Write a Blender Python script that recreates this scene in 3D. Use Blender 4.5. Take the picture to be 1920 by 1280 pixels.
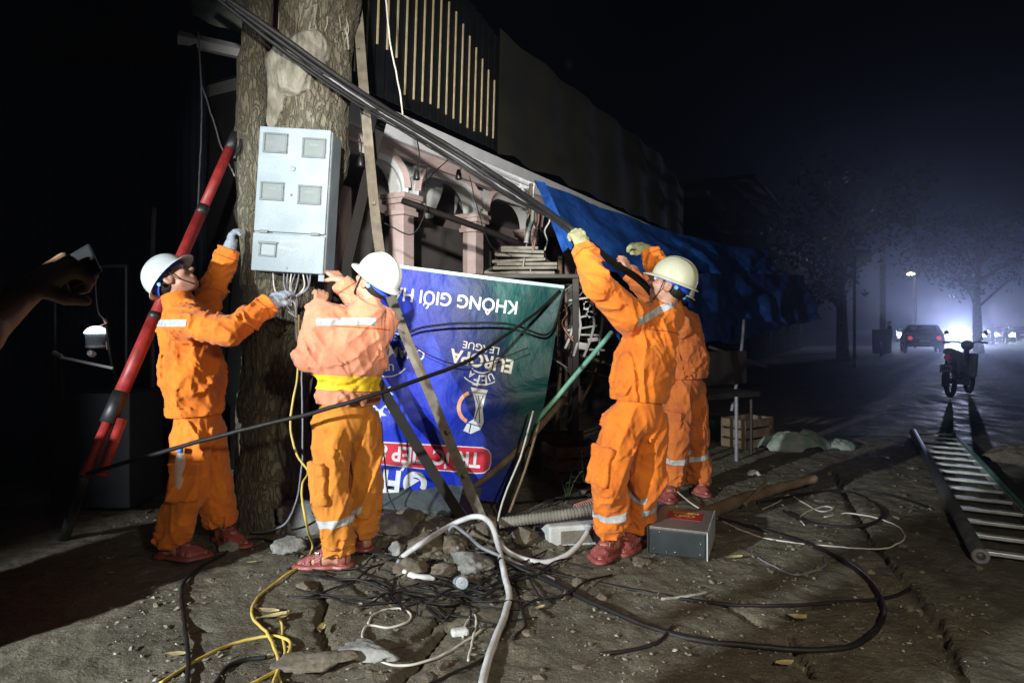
import bpy, bmesh, math, random
import numpy as np
from mathutils import Vector, Matrix

for _o in list(bpy.data.objects):
    bpy.data.objects.remove(_o)
SC = bpy.context.scene
COL = SC.collection
R = math.radians

# ------------------------------------------------------------------ camera
F, H, CX, CY = 1251.0, 1.30, 960.0, 615.0       # focal length in photo pixels, eye height, principal column, horizon row
cam = bpy.data.cameras.new('camera')
cam.sensor_width = 36.0
cam.lens = 36.0 * F / 1920.0
cam.shift_y = -(640.0 - CY) / 1920.0
cam.clip_start = 0.05
cam.clip_end = 600
camo = bpy.data.objects.new('camera', cam)
camo.location = (0, 0, H)
camo.rotation_euler = (R(90), 0, 0)
COL.objects.link(camo)
SC.camera = camo

# ------------------------------------------------------------------ night sky
W = bpy.data.worlds.new('World')
SC.world = W
W.use_nodes = True
W.node_tree.nodes['Background'].inputs[0].default_value = (0.35, 0.45, 0.9, 1)
W.node_tree.nodes['Background'].inputs[1].default_value = 0.0012

SC.view_settings.view_transform = 'Standard'
SC.view_settings.look = 'None'
SC.view_settings.gamma = 1
SC.view_settings.exposure = 0
SC.view_settings.use_curve_mapping = False
SC.render.engine = 'CYCLES'
SC.cycles.use_denoising = True
SC.cycles.max_bounces = 4
SC.cycles.diffuse_bounces = 2
SC.cycles.glossy_bounces = 2
SC.cycles.volume_bounces = 0
SC.cycles.transparent_max_bounces = 8
SC.cycles.sample_clamp_indirect = 3
SC.cycles.use_adaptive_sampling = False

# ------------------------------------------------------------------ unseen spot lamps: torchlight from the left, added porch fill and side fill
def spot(name, loc, aim, power, color, size, blend, radius):
    l = bpy.data.lights.new(name, 'SPOT')
    l.energy = power
    l.color = color
    l.spot_size = R(size)
    l.spot_blend = blend
    l.shadow_soft_size = radius
    o = bpy.data.objects.new(name, l)
    o.location = loc
    o.rotation_euler = (Vector(aim) - Vector(loc)).to_track_quat('-Z', 'Y').to_euler()
    COL.objects.link(o)
    return o

KEY_LOC, KEY_AIM = (-4.4, -1.1, 2.05), (0.55, 3.9, 0.75)
FILL_LOC, FILL_AIM = (-0.28, -0.2, 2.1), (-0.55, 6.4, 2.6)
SIDE_LOC, SIDE_AIM = (1.25, -0.7, 2.2), (0.75, 4.0, 0.35)
spot('key_lamp', KEY_LOC, KEY_AIM, 3000, (0.90, 0.97, 1.0), 62, 0.65, 0.06)
spot('fill_lamp', FILL_LOC, FILL_AIM, 2500, (1.0, 0.96, 0.90), 44, 1.0, 0.05)
spot('side_lamp', SIDE_LOC, SIDE_AIM, 430, (1.0, 0.90, 0.72), 70, 0.8, 0.10)  # added warm flood that lifts the shadows on ground and people

# ------------------------------------------------------------------ helpers
def P(px, py, Y):
    return np.array([(px - CX) / F * Y, Y, H - (py - CY) / F * Y])

def unit(v):
    v = np.asarray(v, float)
    return v / (np.linalg.norm(v) + 1e-12)

ORG = {}

def tag(o, label, cat, group=None, kind=None):
    if label: o['label'] = label
    if cat: o['category'] = cat
    if group: o['group'] = group
    if kind: o['kind'] = kind
    return o

def thing(name, label, cat, loc, group=None, kind=None):
    o = bpy.data.objects.new(name, None)
    o.empty_display_size = 0.1
    o.location = loc
    COL.objects.link(o)
    ORG[o] = np.array(loc, float)
    return tag(o, label, cat, group, kind)

def mobj(name, V, Fc, m, parent=None, smooth=True):
    V = np.asarray(V, float).reshape(-1, 3)
    me = bpy.data.meshes.new(name)
    if parent is not None:
        org = ORG[parent]
    else:
        org = np.array([V[:, 0].mean(), V[:, 1].mean(), V[:, 2].min()])
    me.from_pydata((V - org).tolist(), [], Fc if isinstance(Fc, list) else Fc.tolist())
    me.update()
    if smooth:
        me.polygons.foreach_set('use_smooth', [True] * len(me.polygons))
    if isinstance(m, (list, tuple)):
        for q in m: me.materials.append(q)
    elif m is not None:
        me.materials.append(m)
    o = bpy.data.objects.new(name, me)
    COL.objects.link(o)
    if parent is not None:
        o.parent = parent
    else:
        o.location = org
    ORG[o] = org
    return o

# ---- materials
def mat(name, c1, c2=None, scale=6.0, rough=0.7, metal=0.0, bump=0.0, bscale=60.0, rvar=0.12, stretch=(1, 1, 1), spec=0.5,
        sheen=0.0, fine=0.12):
    m = bpy.data.materials.new(name)
    m.use_nodes = True
    nt = m.node_tree
    N, L = nt.nodes, nt.links
    b = N['Principled BSDF']
    if c2 is None:
        c2 = tuple(x * 0.72 for x in c1)
    tc = N.new('ShaderNodeTexCoord')
    mp = N.new('ShaderNodeMapping')
    mp.inputs['Scale'].default_value = stretch
    L.new(tc.outputs['Object'], mp.inputs['Vector'])
    n1 = N.new('ShaderNodeTexNoise')
    n1.inputs['Scale'].default_value = scale
    n1.inputs['Detail'].default_value = 6
    L.new(mp.outputs[0], n1.inputs['Vector'])
    cr = N.new('ShaderNodeValToRGB')
    cr.color_ramp.elements[0].position = 0.32
    cr.color_ramp.elements[1].position = 0.68
    cr.color_ramp.elements[0].color = (*c2, 1)
    cr.color_ramp.elements[1].color = (*c1, 1)
    L.new(n1.outputs['Fac'], cr.inputs['Fac'])
    n2 = N.new('ShaderNodeTexNoise')
    n2.inputs['Scale'].default_value = bscale
    n2.inputs['Detail'].default_value = 5
    L.new(mp.outputs[0], n2.inputs['Vector'])
    mx = N.new('ShaderNodeMixRGB')
    mx.blend_type = 'OVERLAY'
    mx.inputs[0].default_value = fine
    L.new(cr.outputs[0], mx.inputs[1])
    L.new(n2.outputs['Fac'], mx.inputs[2])
    L.new(mx.outputs[0], b.inputs['Base Color'])
    mr = N.new('ShaderNodeMapRange')
    mr.inputs['To Min'].default_value = max(0.03, rough - rvar)
    mr.inputs['To Max'].default_value = min(1, rough + rvar)
    L.new(n1.outputs['Fac'], mr.inputs['Value'])
    L.new(mr.outputs[0], b.inputs['Roughness'])
    b.inputs['Metallic'].default_value = metal
    b.inputs['Specular IOR Level'].default_value = spec
    if sheen:
        b.inputs['Sheen Weight'].default_value = sheen
    if bump:
        bp = N.new('ShaderNodeBump')
        bp.inputs['Strength'].default_value = min(1, bump)
        bp.inputs['Distance'].default_value = 0.01
        L.new(n2.outputs['Fac'], bp.inputs['Height'])
        L.new(bp.outputs[0], b.inputs['Normal'])
    return m

def cloth(name, c1, c2, crease=0.85, sheen=0.12, rough=0.86):
    m = mat(name, c1, c2, 7, rough, bump=0.2, bscale=420, sheen=sheen, fine=0.14)
    nt = m.node_tree; N, L = nt.nodes, nt.links
    old = [n for n in N if n.type == 'BUMP'][0]
    tc = [n for n in N if n.type == 'TEX_COORD'][0]
    n = N.new('ShaderNodeTexNoise')
    n.noise_type = 'RIDGED_MULTIFRACTAL'
    n.inputs['Scale'].default_value = 10.0
    n.inputs['Detail'].default_value = 3.5
    n.inputs['Distortion'].default_value = 0.5
    L.new(tc.outputs['Object'], n.inputs['Vector'])
    # grime: darker smudges worn into the cloth
    pb = N['Principled BSDF']
    src = pb.inputs['Base Color'].links[0].from_socket
    g_ = N.new('ShaderNodeTexNoise')
    g_.inputs['Scale'].default_value = 4.5
    g_.inputs['Detail'].default_value = 8
    g_.inputs['Roughness'].default_value = 0.7
    L.new(tc.outputs['Object'], g_.inputs['Vector'])
    gr = N.new('ShaderNodeValToRGB')
    gr.color_ramp.elements[0].position = 0.34
    gr.color_ramp.elements[0].color = (0.52, 0.46, 0.42, 1)
    gr.color_ramp.elements[1].position = 0.52
    gr.color_ramp.elements[1].color = (1, 1, 1, 1)
    L.new(g_.outputs['Fac'], gr.inputs[0])
    mg = N.new('ShaderNodeMixRGB')
    mg.blend_type = 'MULTIPLY'
    mg.inputs[0].default_value = 0.6
    L.new(src, mg.inputs[1])
    L.new(gr.outputs[0], mg.inputs[2])
    L.new(mg.outputs[0], pb.inputs['Base Color'])
    b = N.new('ShaderNodeBump')
    b.inputs['Strength'].default_value = crease
    b.inputs['Distance'].default_value = 0.010
    L.new(n.outputs['Fac'], b.inputs['Height'])
    L.new(b.outputs[0], old.inputs['Normal'])
    return m

def emis(name, c, s):
    m = bpy.data.materials.new(name)
    m.use_nodes = True
    b = m.node_tree.nodes['Principled BSDF']
    b.inputs['Base Color'].default_value = (*[min(1, x) for x in c], 1)
    b.inputs['Emission Color'].default_value = (*c, 1)
    b.inputs['Emission Strength'].default_value = s
    m.cycles.emission_sampling = 'NONE'
    return m

def glass(name, c=(0.9, 0.95, 1), rough=0.05, alpha=0.35):
    m = bpy.data.materials.new(name)
    m.use_nodes = True
    b = m.node_tree.nodes['Principled BSDF']
    b.inputs['Base Color'].default_value = (*c, 1)
    b.inputs['Roughness'].default_value = rough
    b.inputs['Alpha'].default_value = alpha
    return m

# ---- noise on arrays
_rng = np.random.RandomState(7)
_TAB = _rng.rand(65536).astype(np.float32)
def vn2(x, y, s=0):
    xi = np.floor(x).astype(np.int64); yi = np.floor(y).astype(np.int64)
    fx = x - xi; fy = y - yi
    fx = fx * fx * (3 - 2 * fx); fy = fy * fy * (3 - 2 * fy)
    def h(a, b):
        return _TAB[(a * 374761 + b * 668265 + s * 9176) & 65535]
    return (h(xi, yi) * (1 - fx) + h(xi + 1, yi) * fx) * (1 - fy) + (h(xi, yi + 1) * (1 - fx) + h(xi + 1, yi + 1) * fx) * fy
def fbm2(x, y, s=0, o=4):
    r = 0; a = 0.5
    for i in range(o):
        r = r + a * (vn2(x, y, s + i) - 0.5); x = x * 2.03 + 5.1; y = y * 2.03 + 1.7; a *= 0.5
    return r
def vn3(p, s=0):
    i = np.floor(p).astype(np.int64); f = p - i
    f = f * f * (3 - 2 * f)
    def h(a, b, c):
        return _TAB[((i[:, 0] + a) * 374761 + (i[:, 1] + b) * 668265 + (i[:, 2] + c) * 912271 + s * 9176) & 65535]
    x, y, z = f[:, 0], f[:, 1], f[:, 2]
    return (((h(0, 0, 0) * (1 - x) + h(1, 0, 0) * x) * (1 - y) + (h(0, 1, 0) * (1 - x) + h(1, 1, 0) * x) * y) * (1 - z)
            + ((h(0, 0, 1) * (1 - x) + h(1, 0, 1) * x) * (1 - y) + (h(0, 1, 1) * (1 - x) + h(1, 1, 1) * x) * y) * z)

# ---- implicit surfaces -> meshes (surface nets), for bodies, clothes, trees
def cap(p, a, b, ra, rb, side=None, k=1.0):
    a = np.asarray(a, np.float32); b = np.asarray(b, np.float32)
    ba = b - a
    q = p - a
    t = np.clip((q @ ba) / (ba @ ba + 1e-9), 0, 1)
    q = q - t[:, None] * ba
    l2 = np.einsum('ij,ij->i', q, q)
    if side is not None:
        s = np.asarray(side, np.float32)
        qs = q @ s
        l2 = l2 - qs * qs * (1 - 1 / (k * k))
    return np.sqrt(np.maximum(l2, 0)) - (ra + (rb - ra) * t)

def ell(p, c, r, M=None):
    q = p - np.asarray(c, np.float32)
    if M is not None: q = q @ np.asarray(M, np.float32)
    r = np.asarray(r, np.float32)
    q = q / r; k0 = np.sqrt(np.einsum('ij,ij->i', q, q)); q = q / r; k1 = np.sqrt(np.einsum('ij,ij->i', q, q))
    return k0 * (k0 - 1) / (k1 + 1e-6)

def rbox(p, c, hs, M, rad):
    q = np.abs((p - np.asarray(c, np.float32)) @ np.asarray(M, np.float32)) - np.asarray(hs, np.float32) + rad
    return np.sqrt((np.maximum(q, 0) ** 2).sum(1)) + np.minimum(q.max(1), 0) - rad

def smin(a, b, k):
    h = np.clip(0.5 + 0.5 * (b - a) / k, 0, 1)
    return b * (1 - h) + a * h - k * h * (1 - h)
def smax(a, b, k):
    return -smin(-a, -b, k)

def folds(p, along, lam, amp, seed=0):
    """cloth creases: narrow ridges whose lines run along a direction"""
    al = np.asarray(unit(along), np.float32)
    q = p - 0.76 * (p @ al)[:, None] * al
    f = 1.0 / lam
    w = vn3(q * f * 0.55 + seed * 3.7, seed) * 2.6
    n = vn3(q * f * .8 + w[:, None] * 0.6 + seed * 11.3, seed + 5)
    n2 = vn3(q * f * 1.7 + w[:, None] * .8 + seed * 5.1, seed + 9)
    r = 1 - np.abs(2 * n - 1); r2 = 1 - np.abs(2 * n2 - 1)
    return amp * (1.25 * r ** 3 - 0.40 + (.55 * r2 ** 3 - .15) * (.3 + w * .4))

def local(p, fn, lo, hi, pad=.08):
    """evaluate a costly field only near its own box; farther away the distance to the box does"""
    lo = np.asarray(lo, np.float32) - pad; hi = np.asarray(hi, np.float32) + pad
    q = np.maximum(np.maximum(lo - p, p - hi), 0)
    d = np.sqrt(np.einsum('ij,ij->i', q, q)) + pad
    m = ~q.any(1)
    if m.any(): d[m] = fn(p[m])
    return d.astype(np.float32)

def near_only(e, lim, f):
    """add a relief to a field only where the field is close to its surface"""
    m = np.abs(e) < lim
    if m.any(): e = e.copy(); e[m] -= f(m)
    return e

def sdf_mesh(fn, lo, hi, h, newton=1):
    lo = np.asarray(lo, float); hi = np.asarray(hi, float)
    n = np.maximum(((hi - lo) / (4 * h)).astype(int) + 2, 3) * 4 + 1
    cx = [lo[i] + np.arange(0, n[i], 4) * h for i in range(3)]
    g = np.stack(np.meshgrid(*cx, indexing='ij'), -1).reshape(-1, 3).astype(np.float32)
    dc = fn(g).reshape([len(c) for c in cx])
    near = np.abs(dc) < 4 * h * 1.9
    pad = np.zeros_like(near)
    pad[:] = near
    for ax in range(3):
        s1 = [slice(None)] * 3; s2 = [slice(None)] * 3
        s1[ax] = slice(1, None); s2[ax] = slice(None, -1)
        q = pad.copy(); q[tuple(s1)] |= pad[tuple(s2)]; q[tuple(s2)] |= pad[tuple(s1)]; pad = q
    up = np.repeat(np.repeat(np.repeat(pad, 4, 0), 4, 1), 4, 2)[:n[0], :n[1], :n[2]]
    D = np.repeat(np.repeat(np.repeat(np.where(dc < 0, -1, 1), 4, 0), 4, 1), 4, 2)[:n[0], :n[1], :n[2]].astype(np.float32)
    idx = np.argwhere(up)
    D[up] = fn((lo + idx * h).astype(np.float32))
    D[[0, -1]] = np.maximum(D[[0, -1]], h); D[:, [0, -1]] = np.maximum(D[:, [0, -1]], h); D[:, :, [0, -1]] = np.maximum(D[:, :, [0, -1]], h)
    S = D < 0
    cnt = np.zeros(np.array(n) - 1, np.int8)
    for a in (0, 1):
        for b in (0, 1):
            for c in (0, 1):
                cnt += S[a:n[0] - 1 + a, b:n[1] - 1 + b, c:n[2] - 1 + c]
    act = (cnt > 0) & (cnt < 8)
    ci = np.argwhere(act)
    cid = -np.ones(act.shape, np.int64)
    cid[act] = np.arange(len(ci))
    acc = np.zeros((len(ci), 3)); num = np.zeros(len(ci))
    cor = [(a, b, c) for a in (0, 1) for b in (0, 1) for c in (0, 1)]
    for i, A in enumerate(cor):
        for B in cor[i + 1:]:
            if sum(abs(x - y) for x, y in zip(A, B)) != 1: continue
            da = D[ci[:, 0] + A[0], ci[:, 1] + A[1], ci[:, 2] + A[2]]
            db = D[ci[:, 0] + B[0], ci[:, 1] + B[1], ci[:, 2] + B[2]]
            m = (da < 0) != (db < 0)
            t = np.where(m, da / np.where(m, da - db, 1), 0)
            pt = np.array(A) + t[:, None] * (np.array(B) - np.array(A))
            acc[m] += pt[m]; num[m] += 1
    V = lo + (ci + acc / np.maximum(num, 1)[:, None]) * h
    Q = []
    for ax in range(3):
        o1, o2 = (ax + 1) % 3, (ax + 2) % 3
        s1 = [slice(1, -1)] * 3; s2 = [slice(1, -1)] * 3
        s1[ax] = slice(0, -1); s2[ax] = slice(1, None)
        a = S[tuple(s1)]; b = S[tuple(s2)]
        e = np.argwhere(a != b)
        off = np.array([1, 1, 1]); off[ax] = 0
        e = e + off
        ins = S[e[:, 0], e[:, 1], e[:, 2]]
        e1 = np.zeros(3, int); e1[o1] = 1
        e2 = np.zeros(3, int); e2[o2] = 1
        def g_(q): return cid[q[:, 0], q[:, 1], q[:, 2]]
        quad = np.stack([g_(e - e1 - e2), g_(e - e2), g_(e), g_(e - e1)], 1)
        quad[~ins] = quad[~ins][:, ::-1]
        Q.append(quad)
    Q = np.concatenate(Q)
    Q = Q[(Q >= 0).all(1)]
    e = h * 0.35
    for _ in range(newton):
        p = V.astype(np.float32)
        d = fn(p)
        gr = np.stack([fn(p + np.array(v, np.float32) * e) - d for v in ((1, 0, 0), (0, 1, 0), (0, 0, 1))], 1) / e
        st = -d[:, None] * gr / ((gr * gr).sum(1) + 0.05)[:, None]
        ln = np.linalg.norm(st, axis=1)
        st *= np.minimum(1, 0.5 * h / (ln + 1e-9))[:, None]
        V = V + st
    return V, Q

def bounds(pts, r):
    a = np.array(pts, float).reshape(-1, 3)
    return a.min(0) - r, a.max(0) + r

# ---- swept tubes
def spline(pts, n=8, closed=False):
    p = np.array(pts, float)
    if len(p) < 3:
        return np.array([p[0] + (p[-1] - p[0]) * t for t in np.linspace(0, 1, n + 1)])
    out = []
    q = np.vstack([2 * p[0] - p[1], p, 2 * p[-1] - p[-2]])
    for i in range(1, len(q) - 2):
        a, b, c, d = q[i - 1], q[i], q[i + 1], q[i + 2]
        for t in np.linspace(0, 1, n, endpoint=False):
            out.append(0.5 * (2 * b + (c - a) * t + (2 * a - 5 * b + 4 * c - d) * t * t + (3 * b - a - 3 * c + d) * t ** 3))
    out.append(p[-1])
    return np.array(out)

def sweep(path, prof, radii=None, up0=(0, 0, 1), close_prof=True, caps=True):
    """sweep a profile (list of (x, y)) along a path"""
    path = np.asarray(path, float)
    prof = np.asarray(prof, float)
    n, k = len(path), len(prof)
    T = np.gradient(path, axis=0)
    T = T / (np.linalg.norm(T, axis=1)[:, None] + 1e-9)
    u = np.array(up0, float)
    if abs(u @ T[0]) > 0.95: u = np.array([0, 1.0, 0])
    V = []
    for i in range(n):
        u = unit(u - T[i] * (u @ T[i]))
        s = np.cross(T[i], u)
        r = 1 if radii is None else radii[i]
        V.append(path[i] + r * (prof[:, :1] * s + prof[:, 1:] * u))
    V = np.concatenate(V)
    Fc = []
    for i in range(n - 1):
        for j in range(k if close_prof else k - 1):
            j2 = (j + 1) % k
            Fc.append([i * k + j, i * k + j2, (i + 1) * k + j2, (i + 1) * k + j])
    if caps and close_prof:
        Fc.append(list(range(k))[::-1]); Fc.append(list(range((n - 1) * k, n * k)))
    return V, Fc

def circ(r, k=8):
    return [(r * math.cos(2 * math.pi * i / k), r * math.sin(2 * math.pi * i / k)) for i in range(k)]

def tube(pts, r, n=8, k=8, radii=None):
    path = spline(pts, n)
    rr = None
    if radii is not None:
        rr = np.interp(np.linspace(0, 1, len(path)), np.linspace(0, 1, len(radii)), radii)
        return sweep(path, circ(1, k), rr)
    return sweep(path, circ(r, k))

class MB:
    def __init__(s): s.V = []; s.F = []
    def add(s, V, Fc):
        o = len(s.V)
        s.V.extend([tuple(v) for v in V])
        s.F.extend([[o + i for i in f] for f in (Fc if isinstance(Fc, list) else Fc.tolist())])
        return s
    def box(s, c, size, M=None, bev=0.0):
        hx, hy, hz = [q / 2 for q in size]
        c = np.array(c, float)
        if bev <= 0:
            v = np.array([[x, y, z] for x in (-hx, hx) for y in (-hy, hy) for z in (-hz, hz)])
            f = [[0, 1, 3, 2], [4, 6, 7, 5], [0, 4, 5, 1], [2, 3, 7, 6], [0, 2, 6, 4], [1, 5, 7, 3]]
        else:
            b = min(bev, hx * .9, hy * .9, hz * .9)
            bm = bmesh.new()
            bmesh.ops.create_cube(bm, size=1)
            for vv in bm.verts: vv.co = Vector((vv.co.x * 2 * hx, vv.co.y * 2 * hy, vv.co.z * 2 * hz))
            bmesh.ops.bevel(bm, geom=bm.edges[:], offset=b, segments=2, affect='EDGES', profile=0.5)
            bm.verts.index_update()
            v = np.array([vv.co[:] for vv in bm.verts]); f = [[q.index for q in ff.verts] for ff in bm.faces]
            bm.free()
        if M is not None: v = v @ np.asarray(M, float).T
        return s.add(v + c, f)
    def tube(s, pts, r, n=6, k=8, radii=None):
        return s.add(*tube(pts, r, n, k, radii))
    def build(s, name, m, parent=None, smooth=False):
        return mobj(name, s.V, s.F, m, parent, smooth)

def rotm(ax, deg):
    return np.array(Matrix.Rotation(R(deg), 3, ax))
def frame(f, u):
    """columns: forward, side (left), up"""
    f = unit(f); u = unit(np.asarray(u) - f * (np.asarray(u) @ f)); s = np.cross(u, f)
    return np.stack([f, s, u], 1)

def lathe(prof, c, axis=(0, 0, 1), k=20, caps=False):
    ax = unit(axis)
    t = np.array([1, 0, 0]) if abs(ax[0]) < .9 else np.array([0, 1, 0])
    x = unit(np.cross(ax, t)); y = np.cross(ax, x)
    V = []; Fc = []
    for r, z in prof:
        for i in range(k):
            a = 2 * math.pi * i / k
            V.append(np.array(c) + ax * z + r * (x * math.cos(a) + y * math.sin(a)))
    for j in range(len(prof) - 1):
        for i in range(k):
            i2 = (i + 1) % k
            Fc.append([j * k + i, j * k + i2, (j + 1) * k + i2, (j + 1) * k + i])
    if caps:
        Fc.append(list(range(k))[::-1]); Fc.append(list(range((len(prof) - 1) * k, len(prof) * k)))
    return V, Fc
def torus(c, axis, Rr, r, k=28, q=8):
    ax = unit(axis); t = np.array([1, 0, 0]) if abs(ax[0]) < .9 else np.array([0, 1, 0])
    x = unit(np.cross(ax, t)); y = np.cross(ax, x)
    V = []; Fc = []
    for i in range(k):
        a = 2 * math.pi * i / k; d = x * math.cos(a) + y * math.sin(a)
        for j in range(q):
            b = 2 * math.pi * j / q
            V.append(np.array(c) + d * (Rr + r * math.cos(b)) + ax * r * math.sin(b))
    for i in range(k):
        for j in range(q):
            Fc.append([i * q + j, ((i + 1) % k) * q + j, ((i + 1) % k) * q + (j + 1) % q, i * q + (j + 1) % q])
    return V, Fc

def band(V, Q, planes, off, name, m, parent, thick=0.0):
    """a strip cut out of a garment's surface: everything on the inner side of each plane (point, inward normal), lifted by off"""
    bm = bmesh.new()
    keep = np.ones(len(V), bool)
    for p, n in planes:
        keep &= ((V - np.asarray(p)) @ np.asarray(n)) > -0.04
    vi = {}
    for q in Q:
        if keep[q].any():
            f = []
            for i in q:
                if i not in vi: vi[i] = bm.verts.new(V[i])
                f.append(vi[i])
            try: bm.faces.new(f)
            except ValueError: pass
    for p, n in planes:
        bmesh.ops.bisect_plane(bm, geom=bm.verts[:] + bm.edges[:] + bm.faces[:], plane_co=Vector(p), plane_no=Vector(n), clear_inner=True)
    bm.normal_update()
    nn = [(v, v.normal.copy()) for v in bm.verts]
    for v, q in nn: v.co += q * off
    bm.verts.index_update()
    VV = [v.co[:] for v in bm.verts]; FF = [[v.index for v in f.verts] for f in bm.faces]
    bm.free()
    if not VV: return None
    return mobj(name, VV, FF, m, parent)

# ---- lettering (flat print laid on a surface given by a mapping)
def text_mesh(txt, bold=0.0, space=1.0):
    cu = bpy.data.curves.new('t', 'FONT')
    cu.body = txt
    cu.size = 1
    cu.offset = bold
    cu.space_character = space
    cu.resolution_u = 4
    o = bpy.data.objects.new('t', cu)
    COL.objects.link(o)
    bpy.context.view_layer.update()
    dg = bpy.context.evaluated_depsgraph_get()
    e = o.evaluated_get(dg)
    me = e.to_mesh()
    V = np.array([v.co[:] for v in me.vertices]).reshape(-1, 3)
    Fc = [list(p.vertices) for p in me.polygons]
    e.to_mesh_clear()
    bpy.data.objects.remove(o)
    bpy.data.curves.remove(cu)
    return V, Fc
def refine(V2, Fc, step):
    bm = bmesh.new()
    vs = [bm.verts.new((v[0], v[1], 0)) for v in V2]
    for f in Fc:
        try: bm.faces.new([vs[i] for i in f])
        except ValueError: pass
    bmesh.ops.triangulate(bm, faces=bm.faces[:])
    x0, x1 = V2[:, 0].min(), V2[:, 0].max(); y0, y1 = V2[:, 1].min(), V2[:, 1].max()
    for ax, a, b in ((0, x0, x1), (1, y0, y1)):
        for t in np.arange(a + step, b, step):
            no = Vector((1, 0, 0)) if ax == 0 else Vector((0, 1, 0))
            bmesh.ops.bisect_plane(bm, geom=bm.verts[:] + bm.edges[:] + bm.faces[:], plane_co=no * t, plane_no=no)
    bm.verts.index_update()
    V = np.array([v.co[:2] for v in bm.verts]); FF = [[v.index for v in f.verts] for f in bm.faces]
    bm.free()
    return V, FF

# ------------------------------------------------------------------ materials
M = {}
M['orange'] = cloth('orange_cloth', (0.8, 0.205, 0.01), (0.68, 0.155, 0.008))
M['orange2'] = cloth('orange_cloth_trousers', (0.82, 0.23, 0.014), (0.68, 0.17, 0.012))
M['faded'] = cloth('faded_orange_cloth', (0.66, 0.265, 0.155), (0.58, 0.205, 0.105))
M['amber'] = cloth('amber_cloth', (0.68, 0.25, 0.022), (0.55, 0.18, 0.016))
M['rust'] = cloth('rust_orange_cloth', (0.58, 0.15, 0.02), (0.44, 0.1, 0.015))
M['stripe'] = mat('reflective_tape', (0.52, 0.54, 0.55), (0.36, 0.38, 0.40), 40, 0.35, spec=0.8)
M['skin'] = mat('skin', (0.50, 0.27, 0.18), (0.40, 0.19, 0.12), 30, 0.5, bump=0.06, bscale=300)
M['skin_dark'] = mat('skin_tanned', (0.34, 0.20, 0.12), (0.26, 0.14, 0.08), 25, 0.55, bump=0.06, bscale=300)
M['hair'] = mat('hair', (0.012, 0.010, 0.009), None, 90, 0.5, bump=0.5, bscale=240, stretch=(1, 1, .25))
M['helmet'] = mat('white_helmet_plastic', (0.60, 0.63, 0.62), (0.50, 0.53, 0.53), 9, 0.33, fine=0.1)
M['helmet_cream'] = mat('cream_helmet_plastic', (0.62, 0.62, 0.46), (0.52, 0.53, 0.37), 9, 0.35, fine=0.1)
M['blue_strap'] = mat('blue_helmet_band', (0.02, 0.09, 0.65), (0.015, 0.06, 0.45), 30, 0.5)
M['badge'] = mat('pale_blue_badge', (0.14, 0.45, 0.75), (0.1, 0.35, 0.6), 40, 0.4)
M['glove'] = mat('grey_knit_glove', (0.36, 0.40, 0.46), (0.26, 0.30, 0.36), 60, 0.95, bump=0.6, bscale=500)
M['glove_k'] = mat('khaki_knit_glove', (0.36, 0.36, 0.19), (0.25, 0.26, 0.13), 50, 0.95, bump=0.6, bscale=500)
M['sandal'] = mat('red_brown_sandal', (0.30, 0.075, 0.065), (0.20, 0.05, 0.045), 30, 0.45)
M['sole'] = mat('sandal_sole', (0.13, 0.06, 0.05), None, 30, 0.7)
M['buckle'] = mat('buckle_metal', (0.6, 0.58, 0.5), None, 30, 0.3, metal=0.9)
M['belt'] = mat('yellow_webbing', (0.85, 0.58, 0.02), (0.75, 0.48, 0.015), 20, 0.75, bump=0.3, bscale=300)
M['black'] = mat('black_rubber', (0.018, 0.018, 0.019), (0.010, 0.010, 0.011), 20, 0.45, fine=0.3)
M['cable'] = mat('black_cable_sheath', (0.009, 0.009, 0.009), (0.016, 0.015, 0.014), 30, 0.55, fine=0.3, spec=0.25)
M['grey_cable'] = mat('grey_cable_sheath', (0.22, 0.22, 0.24), (0.14, 0.14, 0.16), 20, 0.5)
M['pale_cable'] = mat('pale_cable_sheath', (0.55, 0.53, 0.47), (0.38, 0.36, 0.31), 18, 0.5)
M['yellow_cable'] = mat('yellow_cable_sheath', (0.62, 0.47, 0.10), (0.46, 0.34, 0.08), 12, 0.5)
M['white_pipe'] = mat('white_conduit', (0.62, 0.63, 0.64), (0.36, 0.35, 0.33), 9, 0.45)
M['steel'] = mat('galvanised_steel', (0.17, 0.148, 0.108), (0.085, 0.07, 0.05), 14, 0.55, metal=0.25, bump=0.2, bscale=120)
M['steel_dark'] = mat('dark_steel', (0.016, 0.014, 0.012), (0.009, 0.008, 0.007), 14, 0.7, metal=0.1, spec=.25, bump=0.2, bscale=120)
M['alu'] = mat('aluminium', (0.62, 0.66, 0.66), (0.42, 0.46, 0.47), 14, 0.42, metal=0.35, bump=0.1, bscale=120)
M['alu_dark'] = mat('dull_aluminium', (0.10, 0.11, 0.11), (0.05, 0.055, 0.06), 12, 0.5, metal=0.4)
M['green_paint'] = mat('green_paint', (0.20, 0.46, 0.33), (0.12, 0.30, 0.22), 14, 0.5, fine=.3)
M['red_pole'] = mat('red_fibreglass', (0.34, 0.028, 0.025), (0.20, 0.016, 0.015), 16, 0.5, fine=.25)
M['box'] = mat('pale_grey_polyester', (0.205, 0.245, 0.265), (0.135, 0.172, 0.192), 5, 0.65, bump=0.08, bscale=90, fine=0.2)
M['box_frame'] = mat('window_frame_plastic', (0.085, 0.105, 0.105), (0.06, 0.075, 0.075), 20, 0.5)
M['meter'] = mat('meter_face', (0.075, 0.095, 0.085), (0.028, 0.038, 0.036), 9, 0.6)
M['meter_dark'] = mat('meter_face_dark', (0.035, 0.042, 0.048), (0.08, 0.09, 0.09), 18, 0.6)
M['pane'] = glass('clear_polycarbonate', (0.30, 0.35, 0.35), 0.25, 0.18)
M['chalk'] = mat('pale_ink', (0.42, 0.46, 0.48), None, 60, 0.6)
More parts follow.
